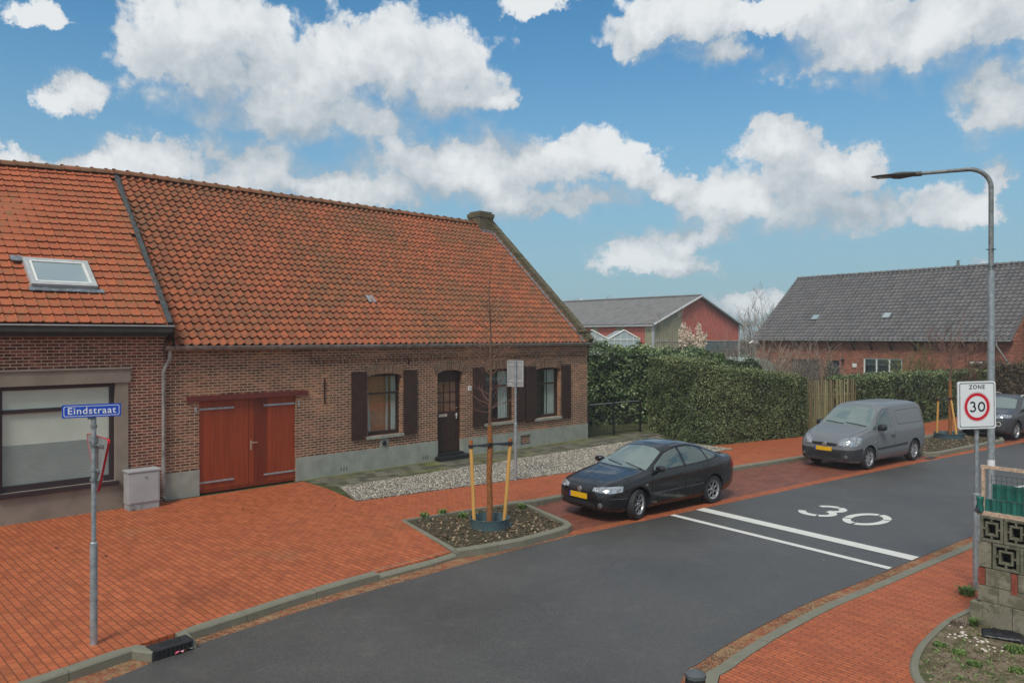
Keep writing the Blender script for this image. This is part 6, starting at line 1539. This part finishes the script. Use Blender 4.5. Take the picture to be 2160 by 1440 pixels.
# ---------------- black saloon
A_=math.atan2(.624,.781)
c=Car('parked_car','black four door saloon parked in the brick bay in front of the cottage','car',(1.417,15.94),A_,4.44,
 top=[(0,.60),(.02,.66),(.10,.72),(.30,.79),(.7,.875),(1.12,.945),(1.28,.985),(1.45,1.07),(2.0,1.36),(2.25,1.42),(2.6,1.44),(2.9,1.42),(3.25,1.34),(3.6,1.205),(3.9,1.085),(4.02,1.055),(4.28,1.035),(4.38,1.0),(4.44,.90)],
 sh=[(0,.52),(.1,.62),(.35,.73),(.8,.82),(1.2,.885),(1.6,.915),(2.5,.935),(3.3,.965),(3.8,.985),(4.2,.97),(4.44,.82)],
 hw=[(0,.50),(.03,.60),(.08,.68),(.2,.765),(.45,.83),(.9,.865),(1.5,.87),(3.4,.87),(3.8,.845),(4.15,.79),(4.32,.73),(4.41,.64),(4.44,.56)],
 wr=[(0,.80),(.5,.80),(1.15,.80),(1.35,.79),(2.0,.665),(2.8,.655),(3.4,.665),(3.95,.74),(4.1,.80),(4.44,.8)],
 zb=[(0,.30),(.1,.22),(.4,.19),(3.6,.19),(4.1,.24),(4.44,.36)],axles=(.905,3.415),wR=.315,paint=M['cblack'],steer=16,spoke_style='ring',spokes=7)
c.patch('windscreen',[(1.27,-.70),(1.22,-.35),(1.21,0),(1.22,.35),(1.27,.70)],[(1.90,-.545),(1.97,-.3),(1.985,0),(1.97,.3),(1.90,.545)],'T',M['cglass_f'],n=24,m=10)
c.patch('rear_window',[(3.86,-.58),(3.92,0),(3.86,.58)],[(3.22,-.52),(3.18,0),(3.22,.52)],'T',M['cglass'],n=16,m=8)
def sd(s,pr):
    c.patch('side_window',[(1.42,.955),(1.9,.965),(2.36,.975)],[(1.50,1.03),(1.93,1.245),(2.12,1.30),(2.34,1.335)],pr,M['cglass_s'])
    c.patch('side_window',[(2.45,.98),(2.8,.99),(3.20,1.01)],[(2.42,1.34),(2.7,1.34),(2.95,1.31),(3.13,1.265)],pr,M['cglass_s'])
    c.patch('side_window',[(3.26,1.015),(3.45,1.03),(3.60,1.07)],[(3.19,1.25),(3.35,1.205),(3.5,1.145),(3.585,1.10)],pr,M['cglass_s'],n=10)
    mb=MB(); c.line(mb,[(1.32,.90),(1.27,.55),(1.33,.24)],pr); c.line(mb,[(2.39,.96),(2.37,.5),(2.37,.24)],pr); c.line(mb,[(3.22,1.0),(3.22,.82),(3.05,.6),(2.98,.45),(2.96,.24)],pr); c.line(mb,[(1.33,.24),(2.96,.24)],pr); c.line(mb,[(.30,.70),(.9,.80),(1.30,.88)],pr,.006)
    c.line(mb,[(1.38,.945),(1.6,1.10),(1.95,1.27),(2.4,1.365),(2.75,1.365),(3.1,1.30),(3.45,1.19),(3.66,1.08),(3.6,1.04),(3.2,.99),(1.38,.935)],pr,.016); mb.build('panel_gaps',M['seam'],c.body)
    gm=bpy.data.materials.get('moulding_grey') or plain('moulding_grey',(.10,.10,.105),.35)
    for nm_,pp,ww in (('side_moulding',[(1.33,.50),(2.35,.515)],.018),('side_moulding',[(2.39,.515),(3.02,.52)],.018),('bumper_strip',[(.16,.50),(.55,.49)],.014),('bumper_strip',[(3.80,.54),(4.25,.56)],.012)): mb=MB(); c.line(mb,pp,pr,ww,.008); mb.build(nm_,gm,c.root)
    for x,z in ((2.22,.83),(3.12,.87)):
        h,_=c.ray((x,z),pr); mb=MB(); mb.tube([(x-.09,h.y,z),(x-.06,h.y+s*.03,z+.004),(x+.06,h.y+s*.03,z+.006),(x+.09,h.y,z)],.014,7); mb.build('door_handle',M['cblack'],c.root,smooth='auto')
    h,_=c.ray((1.12,.70),pr); mb=MB(); mb.obox(T(1.12,h.y+s*.003,.70),.06,.012,.035); mb.build('indicator',M['lamp'],c.root)
c.both(sd)
for s in (-1,1):
    hl=c.patch('headlight',[(.07,s*.36,.69),(.12,s*.5,.70),(.22,s*.66,.72),(.46,s*.82,.745)],[(.05,s*.36,.60),(.08,s*.5,.595),(.17,s*.68,.595),(.42,s*.83,.63)],'N',M['lamp'],.006,n=14,m=5)
    c.patch('headlight_surround',[(.07,s*.35,.70),(.12,s*.5,.712),(.22,s*.67,.732),(.48,s*.83,.757)],[(.05,s*.35,.59),(.08,s*.5,.585),(.17,s*.69,.585),(.44,s*.84,.62)],'N',M['trimblk'],.003,n=14,m=5,parent=c.body)
    for q,(yy,r_) in enumerate(((.47,.035),(.60,.038))):
        h,nr=c.ray((s*yy,.648),'F'); mb=MB(); mb.lathe([(r_,-.004),(r_,.010),(r_*.8,.013),(r_*.5,.006),(0,.008)],14,T(*h)@nr.to_track_quat('Z','Y').to_matrix().to_4x4()); mb.build('lamp_reflector',M['chrome'],hl,smooth='auto')
    c.patch('grille',[(.0,0),(.1,0)] and [(s*.09,.655),(s*.33,.675)],[(s*.09,.585),(s*.32,.59)],'F',M['trimblk'],.006,n=6,m=3)
    h,nr=c.ray((s*.57,.36),'F'); mb=MB(); mb.lathe([(.055,-.01),(.055,.008),(.045,.014),(0,.016)],16,T(*h)@nr.to_track_quat('Z','Y').to_matrix().to_4x4()); mb.build('fog_lamp',M['fog'],c.root,smooth='auto')
    c.patch('tail_light',[(4.10,s*.80,.92),(4.30,s*.76,.92),(4.42,s*.55,.90)],[(4.14,s*.82,.74),(4.32,s*.76,.73),(4.43,s*.55,.72)],'N',M['tail'],.006,n=10,m=4)
c.patch('lower_grille',[(-.42,.40),(0,.41),(.42,.40)],[(-.50,.29),(0,.28),(.50,.29)],'F',M['trimblk'],.006,n=16,m=3)
h,nr=c.ray((0,.625),'F'); mb=MB(); mb.lathe([(.062,-.01),(.062,.012),(.05,.018),(0,.02)],20,T(*h)@RY(R(-90))); mb.build('badge',M['chrome'],c.root,smooth='auto')
c.plate(.50)
c.mirror(1.50,1.00,.83,M['cblack'],(.15,.11,.07))
mb=MB(); c.line(mb,[(.28,-.60),(.8,-.70),(1.22,-.72)],'T',.007); c.line(mb,[(.28,.60),(.8,.70),(1.22,.72)],'T',.007); c.line(mb,[(.13,-.58),(.10,-.3),(.09,0),(.10,.3),(.13,.58)],'T',.008); c.line(mb,[(.25,-.16),(.8,-.33),(1.15,-.42)],'T',.010,.002); c.line(mb,[(.25,.16),(.8,.33),(1.15,.42)],'T',.010,.002)
c.line(mb,[(3.95,-.62),(4.0,0),(3.95,.62)],'T',.01); mb.build('bonnet_seam',M['seam'],c.body)
mb=MB(); 
for a_,b_ in (((1.24,-.62),(1.36,-.05)),((1.26,-.02),(1.38,.5))):
    p0,_=c.ray(a_,'T'); p1,_=c.ray(b_,'T'); mb.tube([p0+Vector((0,0,.015)),p1+Vector((-.01,0,.02))],.008,5)
mb.build('wiper',M['trimblk'],c.root)
p0,_=c.ray((3.05,0),'T'); mb=MB(); mb.tube([p0,p0+Vector((.12,0,.20))],.004,5); mb.build('antenna',M['trimblk'],c.root)
black_car=c
# ---------------- grey van
c=Car('parked_van','matt grey small delivery van with windowless rear side parked by the hedge','van',(9.02,21.99),math.atan2(.603,.797),4.41,
 top=[(0,.70),(.02,.80),(.08,.88),(.2,.95),(.5,1.06),(.85,1.15),(1.02,1.20),(1.2,1.32),(1.7,1.68),(1.95,1.78),(2.3,1.815),(3.2,1.83),(3.9,1.815),(4.2,1.78),(4.32,1.70),(4.38,1.5),(4.41,1.2)],
 sh=[(0,.62),(.08,.74),(.25,.86),(.6,.99),(.95,1.08),(1.3,1.11),(4.2,1.12),(4.41,1.05)],
 hw=[(0,.60),(.03,.69),(.08,.76),(.2,.83),(.45,.88),(.9,.895),(3.9,.895),(4.2,.87),(4.33,.83),(4.39,.76),(4.41,.70)],
 wr=[(0,.84),(.9,.82),(1.05,.83),(1.8,.76),(2.2,.775),(4.2,.79),(4.41,.84)],
 zb=[(0,.30),(.1,.22),(.4,.2),(3.7,.2),(4.2,.26),(4.41,.35)],axles=(.88,3.56),wR=.325,paint=M['cgrey'],spoke_style='double',spokes=7,wheel_w=.21)
c.patch('windscreen',[(1.06,-.76),(1.0,-.35),(.985,0),(1.0,.35),(1.06,.76)],[(1.68,-.635),(1.74,-.3),(1.75,0),(1.74,.3),(1.68,.635)],'T',M['cglass_f'],n=24,m=10)
def sd(s,pr):
    c.patch('side_window',[(1.36,1.13),(1.75,1.125),(2.22,1.12)],[(1.42,1.26),(1.75,1.51),(2.0,1.60),(2.18,1.615)],pr,M['cglass_s'])
    c.patch('quarter_window',[(1.12,1.10),(1.22,1.115),(1.30,1.125)],[(1.13,1.14),(1.24,1.21),(1.32,1.25)],pr,M['cglass_s'],n=6)
    mb=MB(); c.line(mb,[(1.38,1.10),(1.27,.7),(1.33,.24)],pr); c.line(mb,[(2.28,1.62),(2.33,1.12),(2.33,.24)],pr); c.line(mb,[(1.33,1.20),(1.6,1.46),(1.9,1.63),(2.28,1.65)],pr,.012); c.line(mb,[(1.33,.24),(2.33,.24)],pr); c.line(mb,[(.3,.90),(.7,1.03),(1.1,1.11)],pr,.006)
    mb.build('panel_gaps',M['seam'],c.body)
    for pp in ([(1.30,.55),(2.31,.57)],[(2.35,.57),(3.10,.585)]): mb=MB(); c.line(mb,pp,pr,.05,.010); mb.build('side_moulding',M['bumper_dk'],c.root)
    mb=MB(); c.line(mb,[(2.55,1.18),(2.55,1.58),(3.95,1.60),(4.12,1.56),(4.14,1.18),(2.55,1.18)],pr,.012,.002); mb.build('pressed_panel',M['trimblk'],c.body)
    for x,z in ((2.18,.88),):
        h,_=c.ray((x,z),pr); mb=MB(); mb.tube([(x-.09,h.y,z),(x-.06,h.y+s*.03,z+.004),(x+.06,h.y+s*.03,z+.006),(x+.09,h.y,z)],.016,7); mb.build('door_handle',M['bumper_dk'],c.root,smooth='auto')
    h,_=c.ray((1.16,.77),pr); mb=MB(); mb.obox(T(1.16,h.y+s*.003,.77),.05,.012,.04); mb.build('indicator',M['lamp'],c.root)
c.both(sd)
c.patch('front_bumper',[(-.80,.60),(-.4,.585),(0,.58),(.4,.585),(.80,.60)],[(-.80,.30),(0,.29),(.80,.30)],'F',M['bumper_dk'],.007,n=30,m=6)
for s in (-1,1):
    c.patch('front_bumper',[(.14,s*.80,.60),(.3,s*.86,.62),(.5,s*.89,.63)],[(.14,s*.80,.28),(.3,s*.86,.27),(.48,s*.89,.27)],'N',M['bumper_dk'],.007,n=10,m=5)
    hl=c.patch('headlight',[(.10,s*.40,.80),(.16,s*.55,.87),(.28,s*.70,.92),(.48,s*.84,.93)],[(.04,s*.42,.69),(.08,s*.58,.69),(.16,s*.74,.70),(.36,s*.86,.74)],'N',M['lamp'],.006,n=14,m=5)
    for yy,zz_ in ((.50,.745),(.66,.785)):
        h,nr=c.ray((s*yy,zz_),'F'); mb=MB(); mb.lathe([(.05,-.004),(.05,.010),(.042,.012),(.02,.004),(0,.006)],14,T(*h)@nr.to_track_quat('Z','Y').to_matrix().to_4x4()); mb.build('lamp_reflector',M['chrome'],hl,smooth='auto')
    h,nr=c.ray((s*.64,.40),'F'); mb=MB(); mb.lathe([(.055,-.0),(.055,.016),(.04,.02),(0,.02)],16,T(*h)@nr.to_track_quat('Z','Y').to_matrix().to_4x4()); mb.build('fog_lamp',M['fog'],c.root,smooth='auto')
    c.patch('tail_light',[(4.25,s*.86,1.15),(4.38,s*.80,1.15)],[(4.25,s*.86,.80),(4.38,s*.80,.80)],'N',M['tail'],.006,n=4,m=6)
c.patch('grille',[(-.38,.755),(0,.765),(.38,.755)],[(-.37,.685),(0,.68),(.37,.685)],'F',M['trimblk'],.007,n=14,m=3)
c.patch('lower_grille',[(-.48,.50),(0,.50),(.48,.50)],[(-.52,.37),(0,.36),(.52,.37)],'F',M['trimblk'],.010,n=14,m=3)
h,nr=c.ray((0,.72),'F'); mb=MB(); mb.lathe([(.072,-.01),(.072,.014),(.06,.02),(0,.022)],20,T(*h)@RY(R(-90))); mb.build('badge',M['chrome'],c.root,smooth='auto')
c.plate(.585); c.mirror(1.42,1.17,.88,M['trimblk'],(.17,.12,.10))
for s in (-1,1): mb=MB(); c.line(mb,[(.22,s*.62),(.6,s*.74),(.98,s*.79)],'T',.008); mb.build('bonnet_seam',M['seam'],c.body)
mb=MB()
for a_,b_ in (((1.03,-.70),(1.10,-.05)),((1.04,0),(1.12,.6))):
    p0,_=c.ray(a_,'T'); p1,_=c.ray(b_,'T'); mb.tube([p0+Vector((-.01,0,.015)),p1+Vector((-.02,0,.02))],.010,5)
mb.build('wiper',M['trimblk'],c.root)
# ---------------- dark SUV
c=Car('parked_car','anthracite compact SUV with pale roof rails parked half behind the ZONE 30 sign','car',(17.36,28.23),math.atan2(.58,.81),4.24,
 top=[(0,.78),(.03,.88),(.1,.96),(.3,1.01),(.7,1.06),(1.02,1.10),(1.2,1.18),(1.75,1.47),(2.0,1.54),(2.4,1.575),(3.1,1.55),(3.6,1.45),(3.95,1.22),(4.1,1.12),(4.2,1.0),(4.24,.8)],
 sh=[(0,.70),(.1,.86),(.35,.94),(.8,.99),(1.3,1.02),(2.5,1.04),(3.6,1.08),(4.24,.9)],
 hw=[(0,.62),(.04,.72),(.1,.79),(.25,.86),(.5,.90),(.9,.91),(3.6,.91),(4.0,.87),(4.2,.78),(4.24,.7)],
 wr=[(0,.82),(.9,.80),(1.1,.80),(1.8,.68),(3.2,.67),(3.9,.72),(4.24,.8)],
 zb=[(0,.36),(.1,.28),(.4,.22),(3.6,.22),(4.24,.4)],axles=(.85,3.45),wR=.345,paint=M['cdark'],spoke_style='five',spokes=5,wheel_w=.22)
c.patch('windscreen',[(1.12,-.72),(1.04,0),(1.12,.72)],[(1.72,-.57),(1.80,0),(1.72,.57)],'T',M['cglass_f'],n=20,m=8)
def sd(s,pr):
    c.patch('side_window',[(1.38,1.05),(1.9,1.06),(2.30,1.07)],[(1.45,1.13),(1.85,1.36),(2.28,1.45)],pr,M['cglass_s'])
    c.patch('side_window',[(2.38,1.07),(2.8,1.08),(3.4,1.12)],[(2.36,1.455),(2.8,1.44),(3.3,1.33)],pr,M['cglass_s'])
    mb=MB(); c.line(mb,[(1.34,1.04),(1.27,.7),(1.33,.3)],pr); c.line(mb,[(2.34,1.06),(2.34,.3)],pr); mb.build('panel_gaps',M['seam'],c.body)
    mb=MB(); w_=.60; mb.tube([(1.95,s*w_,1.52),(2.05,s*w_,1.575),(2.6,s*w_,1.60),(3.1,s*w_,1.575),(3.3,s*w_,1.50)],.016,6); mb.build('roof_rail',M['white_paint'],c.root,smooth='auto')
    mb=MB()
    for ax in c.axles:
        pts=[(ax+ (c.wR+.075)*math.cos(t),c.wR+(c.wR+.075)*math.sin(t)) for t in [R(a) for a in range(10,171,10)]]; c.line(mb,pts,pr,.06,.006)
    c.line(mb,[(1.3,.30),(3.0,.30)],pr,.14,.006); mb.build('wheel_arch_trim',M['bumper_dk'],c.root)
c.both(sd)
for s in (-1,1):
    c.patch('headlight',[(.08,s*.36,.86),(.14,s*.55,.885),(.26,s*.72,.91),(.46,s*.87,.93)],[(.06,s*.36,.80),(.10,s*.56,.80),(.20,s*.74,.82),(.40,s*.88,.86)],'N',M['lamp'],.006,n=14,m=4)
    h,nr=c.ray((s*.60,.62),'F'); mb=MB(); Mq=T(*h)@nr.to_track_quat('Z','Y').to_matrix().to_4x4(); mb.tube([Mq@Vector((.085*math.cos(t),.075*math.sin(t),.01)) for t in [2*math.pi*i/14 for i in range(15)]],.011,5,cap=False); mb.build('day_light_ring',M['white_paint'],c.root,smooth='auto')
    mb=MB(); c.line(mb,[(s*.42,.70),(s*.50,.50),(s*.36,.42),(0,.40)],'F',.022,.008); mb.build('bumper_trim',M['chrome'],c.root)
    mb=MB(); c.line(mb,[(s*.1,.845),(s*.36,.845)],'F',.014,.010); mb.build('grille_trim',M['chrome'],c.root)
c.patch('grille',[(-.36,.86),(0,.87),(.36,.86)],[(-.36,.78),(0,.775),(.36,.78)],'F',M['trimblk'],.006,n=14,m=3)
c.patch('lower_grille',[(-.46,.70),(0,.70),(.46,.70)],[(-.40,.46),(0,.45),(.40,.46)],'F',M['trimblk'],.006,n=14,m=3)
c.plate(.60); c.mirror(1.5,1.10,.88,M['cdark'],(.15,.12,.085))
h,nr=c.ray((0,.825),'F'); mb=MB(); mb.lathe([(.065,-.01),(.065,.016),(0,.02)],20,T(*h)@RY(R(-90))); mb.build('badge',M['chrome'],c.root,smooth='auto')
# ============================================================= SKY, LIGHT, CAMERA
SUN_EL,SUN_AZ=R(52),R(200)      # azimuth clockwise from +Y
w_=bpy.data.worlds.new('World'); SC.world=w_; w_.use_nodes=True; nt=NT(w_.node_tree)
for n_ in list(nt.n): nt.n.remove(n_)
sky=nt.new('ShaderNodeTexSky',{'sky_type':'NISHITA','sun_disc':False,'sun_elevation':SUN_EL,'sun_rotation':SUN_AZ,'altitude':0,'air_density':1.0,'dust_density':.7,'ozone_density':2.0})
tc=nt.new('ShaderNodeTexCoord'); D=tc.outputs['Generated']; sx=nt.new('ShaderNodeSeparateXYZ',None,Vector=D)
az=nt.math('ARCTAN2',sx.outputs[0],sx.outputs[1]); el=nt.math('ARCSINE',sx.outputs[2])
P0=nt.new('ShaderNodeCombineXYZ',None,X=az,Y=el,Z=0.0).outputs[0]
CL=[(430,110,165,105),(600,175,270,100),(850,130,190,85),(940,190,110,55),(650,245,280,45),(480,60,130,70),(760,90,110,60),(1040,215,50,28),
(140,185,80,42),(70,12,75,26),
(130,345,170,32),(330,330,120,45),(560,345,150,65),(700,400,330,50),(860,330,140,65),(1010,370,200,70),(1230,330,120,55),(1330,345,70,50),(1120,420,220,35),(300,400,260,45),
(1400,40,130,60),(1510,105,100,38),(1600,20,220,40),(1800,90,200,85),(2010,70,190,95),(2110,190,110,85),(1130,15,55,26),
(1640,320,110,55),(1720,370,130,55),(1560,420,150,55),(1780,450,280,55),(2020,450,90,42),(1330,535,80,38),(1420,560,90,24),(1460,500,100,30),
(1690,400,170,80),(950,335,230,62),(600,225,240,45),(600,225,240,45),(1570,625,90,24),(2110,370,48,46),(1430,390,80,32),(1210,633,34,8),(2090,560,40,14)]
n1=nt.new('ShaderNodeTexNoise',None,Vector=P0,Scale=9.0,Detail=6.0,Roughness=.70)
WV=nt.vmath('MULTIPLY',nt.vmath('SUBTRACT',n1.outputs['Color'],(.5,.5,.5)),(.14,.10,0))
nb=nt.new('ShaderNodeTexNoise',None,Vector=nt.vmath('MULTIPLY',P0,(1.0,1.8,1.0)),Scale=2.6,Detail=2.0,Roughness=.5)
out=nt.ramp(nt.math('ABSOLUTE',az),.66,.80); out=nt.math('MAXIMUM',out,nt.ramp(el,.44,.56))
gen=nt.math('ADD',nt.math('MULTIPLY',nt.math('SUBTRACT',nb.outputs['Fac'],.39),5.0),nt.math('MULTIPLY',nt.math('SUBTRACT',out,1.0),6.0))  # unseen cloud cover outside the view, thickened to whiten light and reflections
def cloud_field(P,det):
    Q=nt.vmath('ADD',P,WV); acc=None
    for cx,cy,rx,ry in CL:
        k=(cx-CX)/F_; a=math.atan(k); ca=math.cos(a); e=math.atan((HY-cy)/F_*ca)
        v=nt.new('ShaderNodeVectorMath',{'operation':'MULTIPLY_ADD'},i0=Q,i1=(F_/rx/1.08*(1+k*k),F_/ry/ca/1.10,0),i2=(-a*F_/rx/1.08*(1+k*k),-e*F_/ry/ca/1.10,0)).outputs[0]
        l=nt.math('SUBTRACT',1.0,nt.vmath('LENGTH',v))
        acc=l if acc is None else nt.math('SMOOTH_MAX',acc,l,.35)
    acc=nt.math('MAXIMUM',acc,gen)
    n2=nt.new('ShaderNodeTexNoise',{'noise_dimensions':'2D'},Vector=P,Scale=17.0,Detail=det,Roughness=.66)
    vo=nt.new('ShaderNodeTexVoronoi',{'voronoi_dimensions':'2D','feature':'F1','normalize':True},Vector=nt.vmath('ADD',P,nt.vmath('SCALE',WV)),Scale=17.0,Detail=2.0 if det>4 else 1.0,Roughness=.55,Lacunarity=2.3)
    nt.n[-3].inputs['Scale'].default_value=.35
    bill=nt.math('MULTIPLY',nt.math('SUBTRACT',.36,vo.outputs['Distance']),1.15)
    return nt.math('ADD',nt.math('ADD',acc,bill),nt.math('MULTIPLY',nt.math('SUBTRACT',n2.outputs['Fac'],.5),.95))
d0=cloud_field(P0,6.0); d1=cloud_field(nt.vmath('ADD',P0,(-.016,.052,0)),4.0)
lit=nt.ramp(nt.math('SUBTRACT',d0,d1),-.85,1.75)
alpha=nt.new('ShaderNodeMapRange',{'interpolation_type':'SMOOTHSTEP'},Value=d0,From_Min=-.08,From_Max=nt.math('MULTIPLY_ADD',nt.ramp(nt.math('SUBTRACT',d0,d1),-.35,.35,1,0),.65,.26),To_Min=0.0,To_Max=1.0).outputs[0]
n3=nt.new('ShaderNodeTexNoise',{'noise_dimensions':'2D'},Vector=P0,Scale=15.0,Detail=7.0,Roughness=.68).outputs['Fac']
cc=nt.mix(nt.math('MULTIPLY',nt.math('ADD',nt.math('MULTIPLY',lit,1.15),nt.math('MULTIPLY',nt.math('SUBTRACT',n3,.52),1.0)),1.0,clamp=True),(.30,.345,.385),(.60,.62,.63))
skc=nt.vmath('SCALE',sky.outputs[0]); skn=nt.n[-1]; skn.inputs['Scale'].default_value=.10
skc=nt.mix(1.0,skc,(.45,.87,.97),'MULTIPLY')
skc=nt.mix(nt.ramp(el,.0,.42,.86,.0),skc,(.215,.305,.36))
fin=nt.mix(nt.math('MULTIPLY',alpha,nt.ramp(el,.0,.2,.8,.97)),skc,cc)
# pale mist near the horizon
bg=nt.new('ShaderNodeBackground',None,Color=fin,Strength=1.0); ou=nt.new('ShaderNodeOutputWorld'); nt.l.new(bg.outputs[0],ou.inputs[0])
sl=bpy.data.lights.new('sun','SUN'); sl.energy=1.9; sl.angle=R(16); sl.color=(1,.94,.84)
so=bpy.data.objects.new('sun',sl); COL.objects.link(so)
dv=Vector((math.sin(SUN_AZ)*math.cos(SUN_EL),math.cos(SUN_AZ)*math.cos(SUN_EL),math.sin(SUN_EL))); so.rotation_euler=dv.to_track_quat('Z','Y').to_euler(); so.location=(0,0,30)
cam=bpy.data.cameras.new('camera'); co=bpy.data.objects.new('camera',cam); COL.objects.link(co); SC.camera=co
co.location=(0,0,H_); co.rotation_euler=(R(90),0,0); cam.sensor_width=36; cam.lens=F_/2160*36; cam.shift_y=-(HY-720)/2160*-1*-1 if False else (HY-720)/2160; cam.clip_end=5000; cam.clip_start=.1
SC.view_settings.view_transform='Standard'; SC.view_settings.look='None'; SC.view_settings.gamma=1; SC.view_settings.exposure=.46
SC.render.resolution_x=1024; SC.render.resolution_y=682
SC.cycles.max_bounces=6; SC.cycles.transparent_max_bounces=8

# ============================================================= AIR
mb=MB(); mb.box(-330,330,-70,620,-1.2,16.0); hz=mb.build('haze'); hz['kind']='stuff'; hz['label']='thin pale winter mist in the air over the street'; hz['category']='haze'
mh=bpy.data.materials.new('thin_mist'); mh.use_nodes=True; nt=NT(mh.node_tree); nt.n.remove(nt.n['Principled BSDF'])
pv=nt.new('ShaderNodeVolumePrincipled'); pv.inputs['Color'].default_value=(.86,.90,.95,1); pv.inputs['Density'].default_value=.001; nt.l.new(pv.outputs[0],nt.n['Material Output'].inputs['Volume']); hz.data.materials.append(mh)
